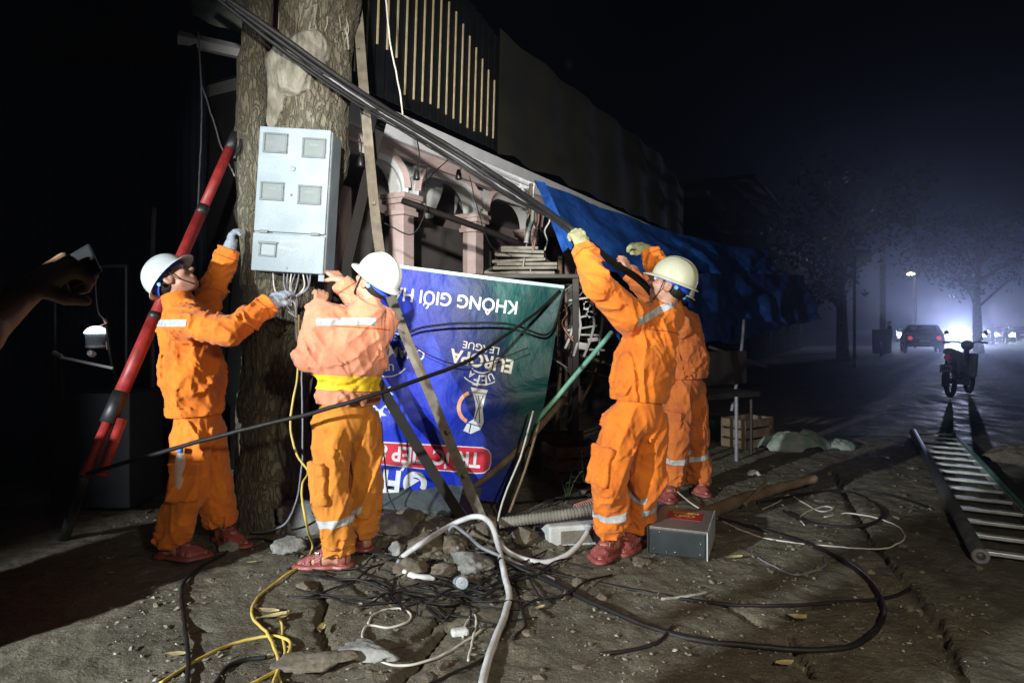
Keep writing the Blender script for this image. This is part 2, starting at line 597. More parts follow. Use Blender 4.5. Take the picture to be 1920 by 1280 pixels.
M['ink'] = mat('dark_ink', (0.10, 0.12, 0.13), None, 60, 0.6)
M['pink'] = mat('pink_plaster', (0.54, 0.42, 0.40), (0.43, 0.33, 0.31), 3, 0.85, bump=0.15, bscale=60, fine=0.2)
M['white_paint'] = mat('white_plaster', (0.70, 0.72, 0.72), (0.55, 0.57, 0.57), 3, 0.8, bump=0.1, bscale=60, fine=0.2)
M['fascia'] = mat('white_fascia', (0.80, 0.82, 0.84), (0.68, 0.70, 0.73), 4, 0.6)
M['grey_wall'] = mat('grey_plaster', (0.16, 0.145, 0.14), (0.11, 0.10, 0.095), 3, 0.9, bump=0.15, bscale=60)
M['dark_wood'] = mat('dark_wood', (0.022, 0.016, 0.013), (0.012, 0.009, 0.007), 8, 0.6, stretch=(1, 1, .2))
M['dark_sheet'] = mat('dark_metal_sheet', (0.010, 0.011, 0.013), (0.006, 0.007, 0.008), 5, 0.6, metal=0.2, spec=.3)
M['batten'] = mat('cream_batten', (0.74, 0.64, 0.40), (0.55, 0.46, 0.28), 10, 0.6)
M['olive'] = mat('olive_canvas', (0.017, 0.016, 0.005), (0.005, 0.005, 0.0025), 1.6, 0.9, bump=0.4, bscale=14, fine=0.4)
M['tarp'] = cloth('blue_tarpaulin', (0.016, 0.085, 0.36), (0.010, 0.050, 0.22), 0.7, 0.0, 0.45)
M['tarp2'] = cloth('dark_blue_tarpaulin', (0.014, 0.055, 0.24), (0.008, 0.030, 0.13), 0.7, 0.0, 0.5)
M['bluesheet'] = mat('blue_corrugated_sheet', (0.018, 0.026, 0.045), (0.010, 0.015, 0.028), 5, 0.5, metal=.1)
M['wood'] = mat('weathered_wood', (0.20, 0.14, 0.085), (0.11, 0.075, 0.045), 9, 0.85, bump=0.5, bscale=50, stretch=(1, 1, 1), fine=.4)
M['far_wall'] = mat('night_dark_plaster', (0.022, 0.021, 0.020), (0.013, 0.012, 0.012), 3, 1.0, rvar=0, spec=0.0)  # wall plaster darkened: the unlit night shade is put into its colour
M['seam'] = mat('seam_thread', (0.40, 0.09, 0.008), None, 30, 0.9)
M['board'] = mat('dusty_boards', (0.22, 0.205, 0.17), (0.11, 0.10, 0.08), 7, 0.85, bump=.3, bscale=60, fine=.3)
M['stone'] = mat('grey_stone', (0.27, 0.265, 0.245), (0.12, 0.12, 0.11), 9, 0.9, bump=0.7, bscale=40, fine=.4)
M['mudstone'] = mat('muddy_stone', (0.17, 0.14, 0.10), (0.085, 0.068, 0.05), 9, 0.9, bump=0.7, bscale=40, fine=.4)
M['foam'] = mat('white_foam', (0.62, 0.65, 0.66), (0.40, 0.40, 0.36), 6, 0.8, bump=.3, bscale=80)
M['rag'] = mat('dirty_rag', (0.46, 0.46, 0.40), (0.24, 0.25, 0.21), 8, 0.9, bump=.4, bscale=80)
M['greenrag'] = mat('green_sacking', (0.16, 0.26, 0.22), (0.38, 0.38, 0.33), 6, 0.9, bump=.4, bscale=80)
M['leaf'] = mat('dry_leaf', (0.42, 0.36, 0.17), (0.26, 0.20, 0.09), 30, 0.8)
M['litter'] = mat('pale_litter', (0.36, 0.33, 0.25), (0.10, 0.085, 0.06), 26, 0.8)
M['foliage'] = mat('foliage', (0.06, 0.085, 0.03), (0.03, 0.045, 0.018), 12, 0.7)
M['psu'] = mat('brushed_grey_case', (0.19, 0.175, 0.165), (0.13, 0.12, 0.115), 14, 0.42, metal=0.3, stretch=(1, 8, 1))
M['psu_front'] = mat('dark_front_panel', (0.018, 0.024, 0.026), (0.012, 0.016, 0.017), 10, 0.45)
M['sticker'] = mat('red_sticker', (0.36, 0.015, 0.03), (0.28, 0.012, 0.025), 30, 0.5)
M['gold'] = mat('gold_print', (0.72, 0.43, 0.06), (0.6, 0.33, 0.04), 30, 0.5)
M['coil'] = mat('pink_spring_hose', (0.55, 0.25, 0.19), None, 20, 0.5)
M['pvc'] = mat('grey_corrugated_hose', (0.22, 0.205, 0.17), (0.12, 0.11, 0.09), 10, 0.8, bump=.4, bscale=60)
M['bottle'] = glass('bottle_plastic', (0.8, 0.88, 0.95), 0.08, 0.38)
M['bluecap'] = mat('blue_cap', (0.03, 0.22, 0.75), None, 30, 0.4)
M['print_white'] = mat('white_print', (0.66, 0.70, 0.72), (0.56, 0.60, 0.63), 20, 0.45)
M['print_cream'] = mat('cream_print', (0.70, 0.68, 0.56), None, 20, 0.45)
M['print_red'] = mat('red_print', (0.60, 0.02, 0.05), (0.5, 0.016, 0.04), 8, 0.45)
M['print_orange'] = mat('orange_print', (0.85, 0.36, 0.20), None, 20, 0.45)
M['print_dark'] = mat('navy_print', (0.012, 0.02, 0.12), None, 20, 0.45)
M['edge'] = mat('banner_hem', (0.42, 0.62, 0.64), (0.32, 0.5, 0.52), 10, 0.5)
M['chrome'] = mat('chrome', (0.5, 0.5, 0.52), None, 20, 0.2, metal=1)
M['bike'] = mat('teal_grey_bike_paint', (0.045, 0.075, 0.085), (0.03, 0.05, 0.06), 12, 0.35)
M['plate'] = mat('number_plate', (0.62, 0.66, 0.62), (0.5, 0.54, 0.5), 30, 0.5)
M['car_dark'] = mat('dark_blue_car_paint', (0.02, 0.028, 0.06), None, 6, 0.3)
M['car_cream'] = mat('cream_car_paint', (0.45, 0.38, 0.25), None, 6, 0.3)
M['car_grey'] = mat('grey_car_paint', (0.12, 0.12, 0.13), None, 6, 0.3)
M['tyre'] = mat('tyre', (0.015, 0.015, 0.015), None, 20, 0.85)
M['dull_pane'] = mat('dusty_dark_glass', (0.015, 0.016, 0.018), None, 5, 0.8, spec=0)
M['window'] = mat('car_glass', (0.02, 0.025, 0.03), None, 5, 0.1)
M['phone'] = mat('phone_case', (0.03, 0.03, 0.032), None, 20, 0.4)

def ground_mat():
    m = bpy.data.materials.new('muddy_ground')
    m.use_nodes = True
    nt = m.node_tree; N, L = nt.nodes, nt.links
    b = N['Principled BSDF']
    tc = N.new('ShaderNodeTexCoord')
    def noise(s, d=8, r=0.6, st=(1, 1, 1), dist=0.0):
        mp = N.new('ShaderNodeMapping'); mp.inputs['Scale'].default_value = st
        L.new(tc.outputs['Object'], mp.inputs[0])
        n = N.new('ShaderNodeTexNoise'); n.inputs['Scale'].default_value = s; n.inputs['Detail'].default_value = d
        n.inputs['Roughness'].default_value = r; n.inputs['Distortion'].default_value = dist
        L.new(mp.outputs[0], n.inputs['Vector']); return n
    def ramp(src, stops):
        c = N.new('ShaderNodeValToRGB')
        while len(c.color_ramp.elements) < len(stops): c.color_ramp.elements.new(0.5)
        for e, (p, col) in zip(c.color_ramp.elements, stops):
            e.position = p; e.color = (*col, 1)
        L.new(src, c.inputs[0]); return c
    n1 = noise(0.9, 9, 0.62, dist=0.4)
    n2 = noise(9, 9, 0.7)
    n3 = noise(70, 6, 0.7)
    n4 = noise(3.2, 8, 0.6, (1.0, 0.45, 1), 0.6)
    base = ramp(n1.outputs['Fac'], [(0.34, (0.060, 0.050, 0.033)), (0.47, (0.150, 0.132, 0.090)), (0.58, (0.115, 0.105, 0.076)), (0.70, (0.24, 0.212, 0.150))])
    mud = ramp(n4.outputs['Fac'], [(0.36, (0.07, 0.054, 0.036)), (0.62, (0.24, 0.22, 0.165))])
    mx = N.new('ShaderNodeMixRGB'); mx.blend_type = 'MIX'; mx.inputs[0].default_value = 0.45
    L.new(base.outputs[0], mx.inputs[1]); L.new(mud.outputs[0], mx.inputs[2])
    ov = N.new('ShaderNodeMixRGB'); ov.blend_type = 'OVERLAY'; ov.inputs[0].default_value = 0.7
    L.new(mx.outputs[0], ov.inputs[1]); L.new(n2.outputs['Fac'], ov.inputs[2])
    ov2 = N.new('ShaderNodeMixRGB'); ov2.blend_type = 'OVERLAY'; ov2.inputs[0].default_value = 0.75
    L.new(ov.outputs[0], ov2.inputs[1]); L.new(n3.outputs['Fac'], ov2.inputs[2])
    L.new(ov2.outputs[0], b.inputs['Base Color'])
    rr = ramp(n4.outputs['Fac'], [(0.40, (0.45,) * 3), (0.60, (0.85,) * 3)])
    L.new(rr.outputs[0], b.inputs['Roughness'])
    b.inputs['Specular IOR Level'].default_value = 0.3
    add = N.new('ShaderNodeMath'); add.operation = 'ADD'
    ml = N.new('ShaderNodeMath'); ml.operation = 'MULTIPLY'; ml.inputs[1].default_value = 0.35
    L.new(n3.outputs['Fac'], ml.inputs[0]); L.new(n2.outputs['Fac'], add.inputs[0]); L.new(ml.outputs[0], add.inputs[1])
    bp = N.new('ShaderNodeBump'); bp.inputs['Strength'].default_value = 1.0; bp.inputs['Distance'].default_value = 0.055
    L.new(add.outputs[0], bp.inputs['Height']); L.new(bp.outputs[0], b.inputs['Normal'])
    return m
M['ground'] = ground_mat()

def bark_mat():
    m = bpy.data.materials.new('bark')
    m.use_nodes = True
    nt = m.node_tree; N, L = nt.nodes, nt.links
    b = N['Principled BSDF']
    tc = N.new('ShaderNodeTexCoord')
    mp = N.new('ShaderNodeMapping'); mp.inputs['Scale'].default_value = (1, 1, 0.30)
    L.new(tc.outputs['Object'], mp.inputs[0])
    nz = N.new('ShaderNodeTexNoise'); nz.inputs['Scale'].default_value = 9; nz.inputs['Detail'].default_value = 6
    L.new(mp.outputs[0], nz.inputs['Vector'])
    dm = N.new('ShaderNodeMixRGB'); dm.inputs[0].default_value = 0.22
    L.new(mp.outputs[0], dm.inputs[1]); L.new(nz.outputs['Color'], dm.inputs[2])
    vo = N.new('ShaderNodeTexVoronoi'); vo.feature = 'DISTANCE_TO_EDGE'; vo.inputs['Scale'].default_value = 30
    L.new(dm.outputs[0], vo.inputs['Vector'])
    n1 = N.new('ShaderNodeTexNoise'); n1.inputs['Scale'].default_value = 3.0; n1.inputs['Detail'].default_value = 9
    L.new(mp.outputs[0], n1.inputs['Vector'])
    c = N.new('ShaderNodeValToRGB')
    e = c.color_ramp.elements
    e[0].position = 0.30; e[0].color = (0.050, 0.040, 0.024, 1)
    e[1].position = 0.70; e[1].color = (0.185, 0.180, 0.135, 1)
    e.new(0.5).color = (0.105, 0.088, 0.054, 1)
    L.new(n1.outputs['Fac'], c.inputs[0])
    cr = N.new('ShaderNodeValToRGB')
    cr.color_ramp.elements[0].position = 0.0; cr.color_ramp.elements[0].color = (0.35, 0.35, 0.35, 1)
    cr.color_ramp.elements[1].position = 0.22; cr.color_ramp.elements[1].color = (1, 1, 1, 1)
    L.new(vo.outputs['Distance'], cr.inputs[0])
    mu = N.new('ShaderNodeMixRGB'); mu.blend_type = 'MULTIPLY'; mu.inputs[0].default_value = 0.45
    L.new(c.outputs[0], mu.inputs[1]); L.new(cr.outputs[0], mu.inputs[2])
    L.new(mu.outputs[0], b.inputs['Base Color'])
    b.inputs['Roughness'].default_value = 0.9
    mr = N.new('ShaderNodeMapRange'); mr.inputs['From Max'].default_value = 0.16
    L.new(vo.outputs['Distance'], mr.inputs[0])
    n5 = N.new('ShaderNodeTexNoise'); n5.inputs['Scale'].default_value = 60; n5.inputs['Detail'].default_value = 6
    L.new(mp.outputs[0], n5.inputs['Vector'])
    ad = N.new('ShaderNodeMath'); ad.operation = 'ADD'
    L.new(mr.outputs[0], ad.inputs[0]); L.new(n5.outputs['Fac'], ad.inputs[1])
    bp = N.new('ShaderNodeBump'); bp.inputs['Strength'].default_value = 1.0; bp.inputs['Distance'].default_value = 0.013
    L.new(ad.outputs[0], bp.inputs['Height']); L.new(bp.outputs[0], b.inputs['Normal'])
    return m
M['bark'] = bark_mat()
M['cutwood'] = mat('scarred_bark', (0.24, 0.225, 0.18), (0.09, 0.083, 0.058), 12, 0.9, bump=0.9, bscale=45, stretch=(1, 1, .5), fine=.5)

def banner_mat():
    m = bpy.data.materials.new('printed_banner')
    m.use_nodes = True
    nt = m.node_tree; N, L = nt.nodes, nt.links
    b = N['Principled BSDF']
    tc = N.new('ShaderNodeTexCoord')
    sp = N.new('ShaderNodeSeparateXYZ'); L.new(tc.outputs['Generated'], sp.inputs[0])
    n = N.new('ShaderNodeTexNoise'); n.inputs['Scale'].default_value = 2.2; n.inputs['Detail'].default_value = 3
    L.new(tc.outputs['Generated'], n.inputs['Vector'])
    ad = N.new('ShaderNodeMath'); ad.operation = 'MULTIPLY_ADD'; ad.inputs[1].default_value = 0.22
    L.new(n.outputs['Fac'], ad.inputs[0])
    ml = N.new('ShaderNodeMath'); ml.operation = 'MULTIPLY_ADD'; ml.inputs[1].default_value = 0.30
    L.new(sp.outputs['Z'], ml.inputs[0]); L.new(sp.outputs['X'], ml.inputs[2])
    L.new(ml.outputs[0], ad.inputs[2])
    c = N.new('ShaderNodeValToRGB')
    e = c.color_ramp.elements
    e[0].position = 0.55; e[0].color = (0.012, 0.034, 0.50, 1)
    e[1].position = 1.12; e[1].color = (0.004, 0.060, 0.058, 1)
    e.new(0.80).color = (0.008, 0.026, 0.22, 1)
    e.new(0.94).color = (0.004, 0.022, 0.050, 1)  # printed fade to teal, its right end darkened further for cast shade
    mr = N.new('ShaderNodeMapRange'); mr.inputs['From Max'].default_value = 1.35
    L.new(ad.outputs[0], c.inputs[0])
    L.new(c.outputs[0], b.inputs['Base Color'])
    b.inputs['Roughness'].default_value = 0.5
    b.inputs['Specular IOR Level'].default_value = 0.3
    n3 = N.new('ShaderNodeTexNoise'); n3.inputs['Scale'].default_value = 9; n3.inputs['Detail'].default_value = 4
    L.new(tc.outputs['Generated'], n3.inputs['Vector'])
    bp = N.new('ShaderNodeBump'); bp.inputs['Strength'].default_value = 0.6; bp.inputs['Distance'].default_value = 0.03
    L.new(n3.outputs['Fac'], bp.inputs['Height']); L.new(bp.outputs[0], b.inputs['Normal'])
    return m
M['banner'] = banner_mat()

# ------------------------------------------------------------------ ground
CRACKS = [
    [(596, 1084), (604, 1108), (612, 1125), (600, 1150), (604, 1178), (612, 1200), (630, 1216), (632, 1232), (600, 1256), (545, 1280), (520, 1300)],
    [(604, 1215), (580, 1228), (552, 1240)],
    [(650, 1230), (690, 1218), (740, 1205), (780, 1190), (812, 1165), (850, 1130), (880, 1110)],
    [(720, 1290), (780, 1240), (815, 1195), (840, 1170)],
    [(1560, 880), (1620, 990), (1690, 1080), (1750, 1160), (1790, 1230), (1830, 1290)],
    [(1330, 1110), (1400, 1150), (1480, 1190), (1520, 1260)],
    [(310, 1195), (340, 1188), (370, 1175), (400, 1180)],
]
CW = [0.016, 0.010, 0.020, 0.020, 0.03, 0.016, 0.008]
def G0(px, py):
    Y = H * F / (py - CY)
    return np.array([(px - CX) / F * Y, Y])
_CR = [np.array([G0(*q) for q in c]) for c in CRACKS]
MOUND = G0(800, 1045)
def gz(x, y):
    x = np.asarray(x, float); y = np.asarray(y, float)
    z = 0.030 * fbm2(x * 0.9, y * 0.9, 3, 3) + 0.026 * fbm2(x * 4, y * 4, 11, 3) - 0.030 * np.abs(fbm2(x * 7 + 2, y * 7, 19, 4)) + 0.018 * fbm2(x * 17, y * 17, 23, 3)
    rough = np.clip((vn2(x * 1.3 + 4, y * 1.3, 41) - 0.35) * 2.2, 0.15, 1)
    z = z + 0.016 * fbm2(x * 36, y * 36, 29, 2) * rough
    d2 = ((x - MOUND[0]) / 0.75) ** 2 + ((y - MOUND[1] - 0.2) / 0.55) ** 2
    z = z + 0.075 * np.exp(-d2 * 1.2) * (0.8 + 1.6 * fbm2(x * 9, y * 9, 51, 3)) + 0.05 * np.exp(-d2) * np.abs(fbm2(x * 14, y * 14, 57, 2))
    return z
def gfull(x, y):
    z = gz(x, y)
    wob = 0.022 * fbm2(x * 22, y * 22, 71, 3)
    wob2 = 0.022 * fbm2(x * 22, y * 22, 83, 3)
    xx, yy = x + wob, y + wob2
    for c, w in zip(_CR, CW):
        d = np.full(x.shape, 9.0)
        for a, b in zip(c[:-1], c[1:]):
            ba = b - a
            t = np.clip(((xx - a[0]) * ba[0] + (yy - a[1]) * ba[1]) / (ba @ ba), 0, 1)
            d = np.minimum(d, np.hypot(xx - a[0] - t * ba[0], yy - a[1] - t * ba[1]))
        ww = w * (0.6 + 1.0 * vn2(x * 5, y * 5, 91))
        z = z - 0.055 * np.clip(1 - d / ww, 0, 1) ** 0.6 - 0.008 * np.exp(-(d / 0.06) ** 2)
    return z
def g(px, py, dz=0.0):
    q = G0(px, py)
    for _ in range(2):
        z = float(gz(np.array([q[0]]), np.array([q[1]]))[0])
        Y = (H - z) * F / (py - CY)
        q = np.array([(px - CX) / F * Y, Y])
    return np.array([q[0], q[1], z + dz])

def build_ground():
    x0, x1, y0, y1, h = -3.4, 4.6, 1.7, 8.0, 0.0135
    nx, ny = int((x1 - x0) / h), int((y1 - y0) / h)
    xs = np.linspace(x0, x1, nx); ys = np.linspace(y0, y1, ny)
    X, Y = np.meshgrid(xs, ys)
    Z = gfull(X.ravel(), Y.ravel()).reshape(X.shape)
    e = np.minimum.reduce([X - x0, x1 - X, Y - y0, y1 - Y])
    k = np.clip(e / 0.5, 0, 1); k = k * k * (3 - 2 * k)
    far = gz(X, Y) * 0.35
    Z = far * (1 - k) + Z * k - 0.03 * np.clip(1 - e / 0.05, 0, 1)
    V = np.stack([X, Y, Z], -1).reshape(-1, 3)
    i = np.arange(nx * ny).reshape(ny, nx)
    Q = np.stack([i[:-1, :-1], i[:-1, 1:], i[1:, 1:], i[1:, :-1]], -1).reshape(-1, 4)
    me = bpy.data.meshes.new('ground')
    me.vertices.add(len(V)); me.vertices.foreach_set('co', V.ravel())
    me.loops.add(Q.size); me.loops.foreach_set('vertex_index', Q.ravel().astype(np.int32))
    me.polygons.add(len(Q)); me.polygons.foreach_set('loop_start', np.arange(0, Q.size, 4, dtype=np.int32))
    me.polygons.foreach_set('use_smooth', np.ones(len(Q), bool))
    me.update(calc_edges=True)
    me.materials.append(M['ground'])
    o = bpy.data.objects.new('ground', me)
    COL.objects.link(o)
    tag(o, 'broken muddy grey-brown concrete pavement with cracks in front of the house', None, kind='structure')
    # the street beyond: coarser sheet all the way out, a little lower than the patch it joins
    bx = np.concatenate([np.linspace(-120, -3.3, 40), np.linspace(-2.8, 4.1, 28), np.linspace(4.5, 40, 100), np.linspace(41, 260, 40)])
    by = np.concatenate([np.linspace(-12, 1.8, 12), np.linspace(2.2, 7.5, 18), np.linspace(7.9, 40, 110), np.linspace(41, 320, 60)])
    X, Y = np.meshgrid(bx, by)
    inner = (X > -3.3) & (X < 4.5) & (Y > 1.8) & (Y < 7.9)
    Z = np.where(inner, -0.12, gz(X, Y) * 0.35 - 0.008)
    V = np.stack([X, Y, Z], -1).reshape(-1, 3)
    nx, ny = len(bx), len(by)
    i = np.arange(nx * ny).reshape(ny, nx)
    Q = np.stack([i[:-1, :-1], i[:-1, 1:], i[1:, 1:], i[1:, :-1]], -1).reshape(-1, 4)
    mobj('road', V, Q, M['ground'])['kind'] = 'structure'
build_ground()

# ------------------------------------------------------------------ street tree with two stems
def build_tree():
    t = thing('street_tree', 'thick rough-barked forked street tree carrying the meter box', 'tree', (*P(515, 640, 4.5)[:2], 0))
    Y = 4.5
    J = [(P(508, 1020, Y), .30), (P(512, 940, Y), .245), (P(514, 760, Y), .225), (P(520, 600, Y), .235), (P(545, 440, Y + .05), .28),
         (P(578, 300, Y + .05), .255), (P(588, 160, Y), .235), (P(600, 20, Y), .235), (P(612, -120, Y), .2), (P(640, -330, Y + .1), .16)]
    S = [(P(500, 520, Y), .17), (P(474, 400, Y), .115), (P(470, 260, Y), .105), (P(478, 120, Y), .10), (P(486, -30, Y), .10), (P(480, -260, Y), .075)]
    K = [(P(585, 95, Y - .16), .12), (P(560, 150, Y - .17), .11), (P(530, 120, Y - .12), .08), (P(520, 190, Y - .14), .035), (P(513, 235, Y - .15), .025)]
    def fn(p):
        d = np.full(len(p), 9., np.float32)
        for (a, ra), (b, rb) in zip(J[:-1], J[1:]): d = smin(d, cap(p, a, b, ra, rb), .06)
        for a, r in ((P(455, 1030, Y - .12), .07), (P(590, 1035, Y - .05), .08), (P(530, 1045, Y - .22), .07)):
            d = smin(d, cap(p, P(512, 930, Y), a, .14, r), .08)
        q = p * np.array([1, 1, .38], np.float32)
        n = vn3(q * 26, 3); n2 = vn3(q * 60, 5); n3 = vn3(p * 4, 8)
        return d - 0.022 * (1 - np.abs(2 * n - 1)) ** 1 - .010 * n2 - .05 * (n3 - .5) + .02
    def fs(p):
        d = np.full(len(p), 9., np.float32)
        for (a, ra), (b, rb) in zip(S[:-1], S[1:]): d = smin(d, cap(p, a, b, ra, rb), .05)
        q = p * np.array([1, 1, .4], np.float32)
        return d - 0.012 * vn3(q * 30, 13) - .03 * (vn3(p * 5, 18) - .5) + .01
    def fk(p):
        d = np.full(len(p), 9., np.float32)
        for (a, ra), (b, rb) in zip(K[:-1], K[1:]): d = smin(d, cap(p, a, b, ra, rb), .05)
        q = p * np.array([1, 1, .3], np.float32)
        return d - 0.02 * (1 - np.abs(2 * vn3(q * 30, 23) - 1)) - .03 * (vn3(p * 9, 28) - .5)
    lo, hi = bounds([a for a, _ in J], .42)
    mobj('trunk', *sdf_mesh(fn, lo, hi, .014), M['bark'], t)
    lo, hi = bounds([a for a, _ in S], .22)
    mobj('limb', *sdf_mesh(fs, lo, hi, .014), M['bark'], t)
    lo, hi = bounds([a for a, _ in K], .18)
    k = mobj('scarred_burl', *sdf_mesh(fk, lo, hi, .012), M['cutwood'], t)
    k['label'] = 'pale scarred stump of a sawn branch'
    rnd = random.Random(5)
    mb = MB()
    for i in range(46):                                    # fibrous aerial roots over the upper trunk
        x = rnd.uniform(540, 650); y0 = rnd.uniform(-90, 20)
        pts = [P(x + rnd.uniform(-5, 5) + j * rnd.uniform(-2, 2), y0 + j * 26, Y - .235 - .02 * rnd.random() + .0028 * abs(x - 590) * .9) for j in range(4)]
        mb.tube(pts, rnd.uniform(.003, .008), 3, 5)
    mb.build('aerial_roots', M['cutwood'], t, True)
build_tree()

# ------------------------------------------------------------------ the house behind: local frame along the street
HR = np.array([-0.372, 7.8, 0.0]); HD = np.array([0.485, 0.8745, 0]); HN = np.array([-0.8745, 0.485, 0])
HM = np.stack([HD, HN, [0, 0, 1]], 1)
def Hp(u, v, w): return HR + HD * u + HN * v + np.array([0, 0, w])
def hbox(mb, u0, u1, v0, v1, w0, w1, bev=0):
    return mb.box(Hp((u0 + u1) / 2, (v0 + v1) / 2, (w0 + w1) / 2), (u1 - u0, v1 - v0, w1 - w0), HM, bev)

def build_house():
    t = thing('pink_house', 'pink plastered house with arched porch behind the banner', 'house', Hp(0, 1, 0))
    hbox(MB(), -2.9, 6.5, .0, 2.4, -.05, .12).build('porch_floor', M['grey_wall'], t)
    w = hbox(MB(), -2.9, 6.5, 2.4, 2.6, .12, 3.4).build('wall', M['pink'], t)
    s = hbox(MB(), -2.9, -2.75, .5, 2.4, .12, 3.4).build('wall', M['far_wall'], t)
    hbox(MB(), -2.9, 6.5, -.02, 2.6, 3.28, 3.38).build('ceiling', M['white_paint'], t)
    f = MB(); hbox(f, -2.9, 6.5, -.14, -.03, 3.06, 3.32); f.build('fascia', M['fascia'], t)
    # column shafts with capitals, arches between them
    cols = [-2.62, -1.32, 0.02, 1.42, 2.9]
    for u in cols:
        c = MB(); hbox(c, u - .09, u + .09, .02, .20, .12, 2.42, .01); co = c.build('column', M['pink'], t)
        k = MB()
        for w0, e, h in ((2.42, .03, .05), (2.47, .015, .06), (2.53, .05, .05), (2.58, .065, .05)):
            hbox(k, u - .09 - e, u + .09 + e, .02 - e, .20 + e, w0, w0 + h, .006)
        k.build('capital', M['pink'], co)
        b = MB(); hbox(b, u - .13, u + .13, -.02, .24, .12, .34, .01); hbox(b, u - .11, u + .11, 0, .22, .34, .40, .01)
        b.build('plinth', M['pink'], co)
    # arch panels: straight beam with rounded corners cut at each column
    def arch(u0, u1):
        r, top, base, n = .34, 3.02, 2.63, 9
        lo = []
        for i in range(n + 1):
            a = math.pi / 2 * i / n
            lo.append((u0 + r - r * math.cos(a), base + (2.92 - base) * math.sin(a)))
        for i in range(n, -1, -1):
            a = math.pi / 2 * i / n
            lo.append((u1 - r + r * math.cos(a), base + (2.92 - base) * math.sin(a)))
        def ring(off, v0, v1, topw, m, name):
            V = []; Fc = []
            pts = [(u, w) for u, w in lo]
            for u, w in pts:
                for v in (v0, v1):
                    V.append(Hp(u, v, w + off)); V.append(Hp(u, v, topw if topw else w + off + .05))
            k = len(pts)
            for i in range(k - 1):
                a = i * 4; b2 = a + 4
                Fc += [[a, b2, b2 + 1, a + 1], [a + 2, a + 3, b2 + 3, b2 + 2], [a, a + 2, b2 + 2, b2], [a + 1, b2 + 1, b2 + 3, a + 3]]
            return mobj(name, V, Fc, m, t, False)
        a = ring(0, .03, .19, 3.05, M['white_paint'], 'arch')
        V = []
        for d, v0, m in ((.045, -.03, 'pink'), (.0, .0, 'white_paint')):
            path = [Hp(u, v0, w + d) for u, w in lo]
            Vv, Ff = sweep(np.array(path), [(-.03, -.03), (.03, -.03), (.03, .03), (-.03, .03)], up0=(0, 0, 1))
            mobj('arch_moulding', Vv, Ff, M[m], t, False)
    for a, b in zip(cols[:-1], cols[1:]): arch(a + .09, b - .09)
    m = MB(); hbox(m, -2.9, 6.5, -.10, -.005, 2.94, 3.055, .01); m.build('cornice', M['pink'], t)
    # back wall: doors and windows of dark wood
    for u, wd, w0, w1 in ((-2.0, .9, .12, 2.2), (-.55, 1.0, .9, 2.15), (1.0, 1.2, .12, 2.3), (2.6, 1.0, .9, 2.1)):
        o = MB(); hbox(o, u - wd / 2, u + wd / 2, 2.34, 2.397, w0, w1)
        d = o.build('door' if w0 < .5 else 'window', M['dark_wood'], t)
        fr = MB()
        for a, b, c, e in ((u - wd / 2 - .06, u - wd / 2, w0, w1), (u + wd / 2, u + wd / 2 + .06, w0, w1), (u - wd / 2 - .06, u + wd / 2 + .06, w1, w1 + .06)):
            hbox(fr, a, b, 2.31, 2.396, c, e)
        fr.build('frame', M['pink'], d)
        for k in (-.25, .25):
            pn = MB(); hbox(pn, u + k * wd - wd * .18, u + k * wd + wd * .18, 2.322, 2.339, w0 + (w1 - w0) * .5, w1 - .08)
            pn.build('pane', M['window'], d)
    # grey inner partition standing in the porch bay
    p = MB(); hbox(p, -2.15, -1.62, .9, 1.0, .12, 2.60); p.build('partition', M['grey_wall'], t)
    p = MB(); hbox(p, -.7, 2.6, 1.4, 1.5, .12, 2.75); p.build('partition', M['grey_wall'], t)
    p = MB(); hbox(p, -2.75, -1.88, .26, .34, .12, 2.62); p.build('partition', M['pink'], t)
    # peeling plaster sheet hanging from the porch ceiling
    for (ua, ub, wa, sd) in ((-.95, .0, 2.75, 3), (.35, 1.15, 2.7, 8)):
        V = []; Fc = []; nu, nv = 26, 12
        for i in range(nu):
            for j in range(nv):
                s = i / (nu - 1); q = j / (nv - 1)
                drop = .42 * q * (0.55 + 1.0 * float(vn2(np.array([s * 5.]), np.array([sd * 1.]), sd)[0]))
                V.append(Hp(ua + (ub - ua) * s, .5 + .15 * q + .03 * math.sin(9 * s + 5 * q), 3.2 - drop))
        for i in range(nu - 1):
            for j in range(nv - 1):
                a = i * nv + j; Fc.append([a, a + nv, a + nv + 1, a + 1])
        mobj('peeling_sheet', V, Fc, M['white_paint'], t)
    # lamp fitting and hanging bulbs
    for u, w, m in ((-2.3, 2.72, 'fascia'),):
        k = MB(); hbox(k, u - .12, u + .12, .3, .42, w, w + .07, .01); k.build('lamp_fitting', M[m], t)
build_house()

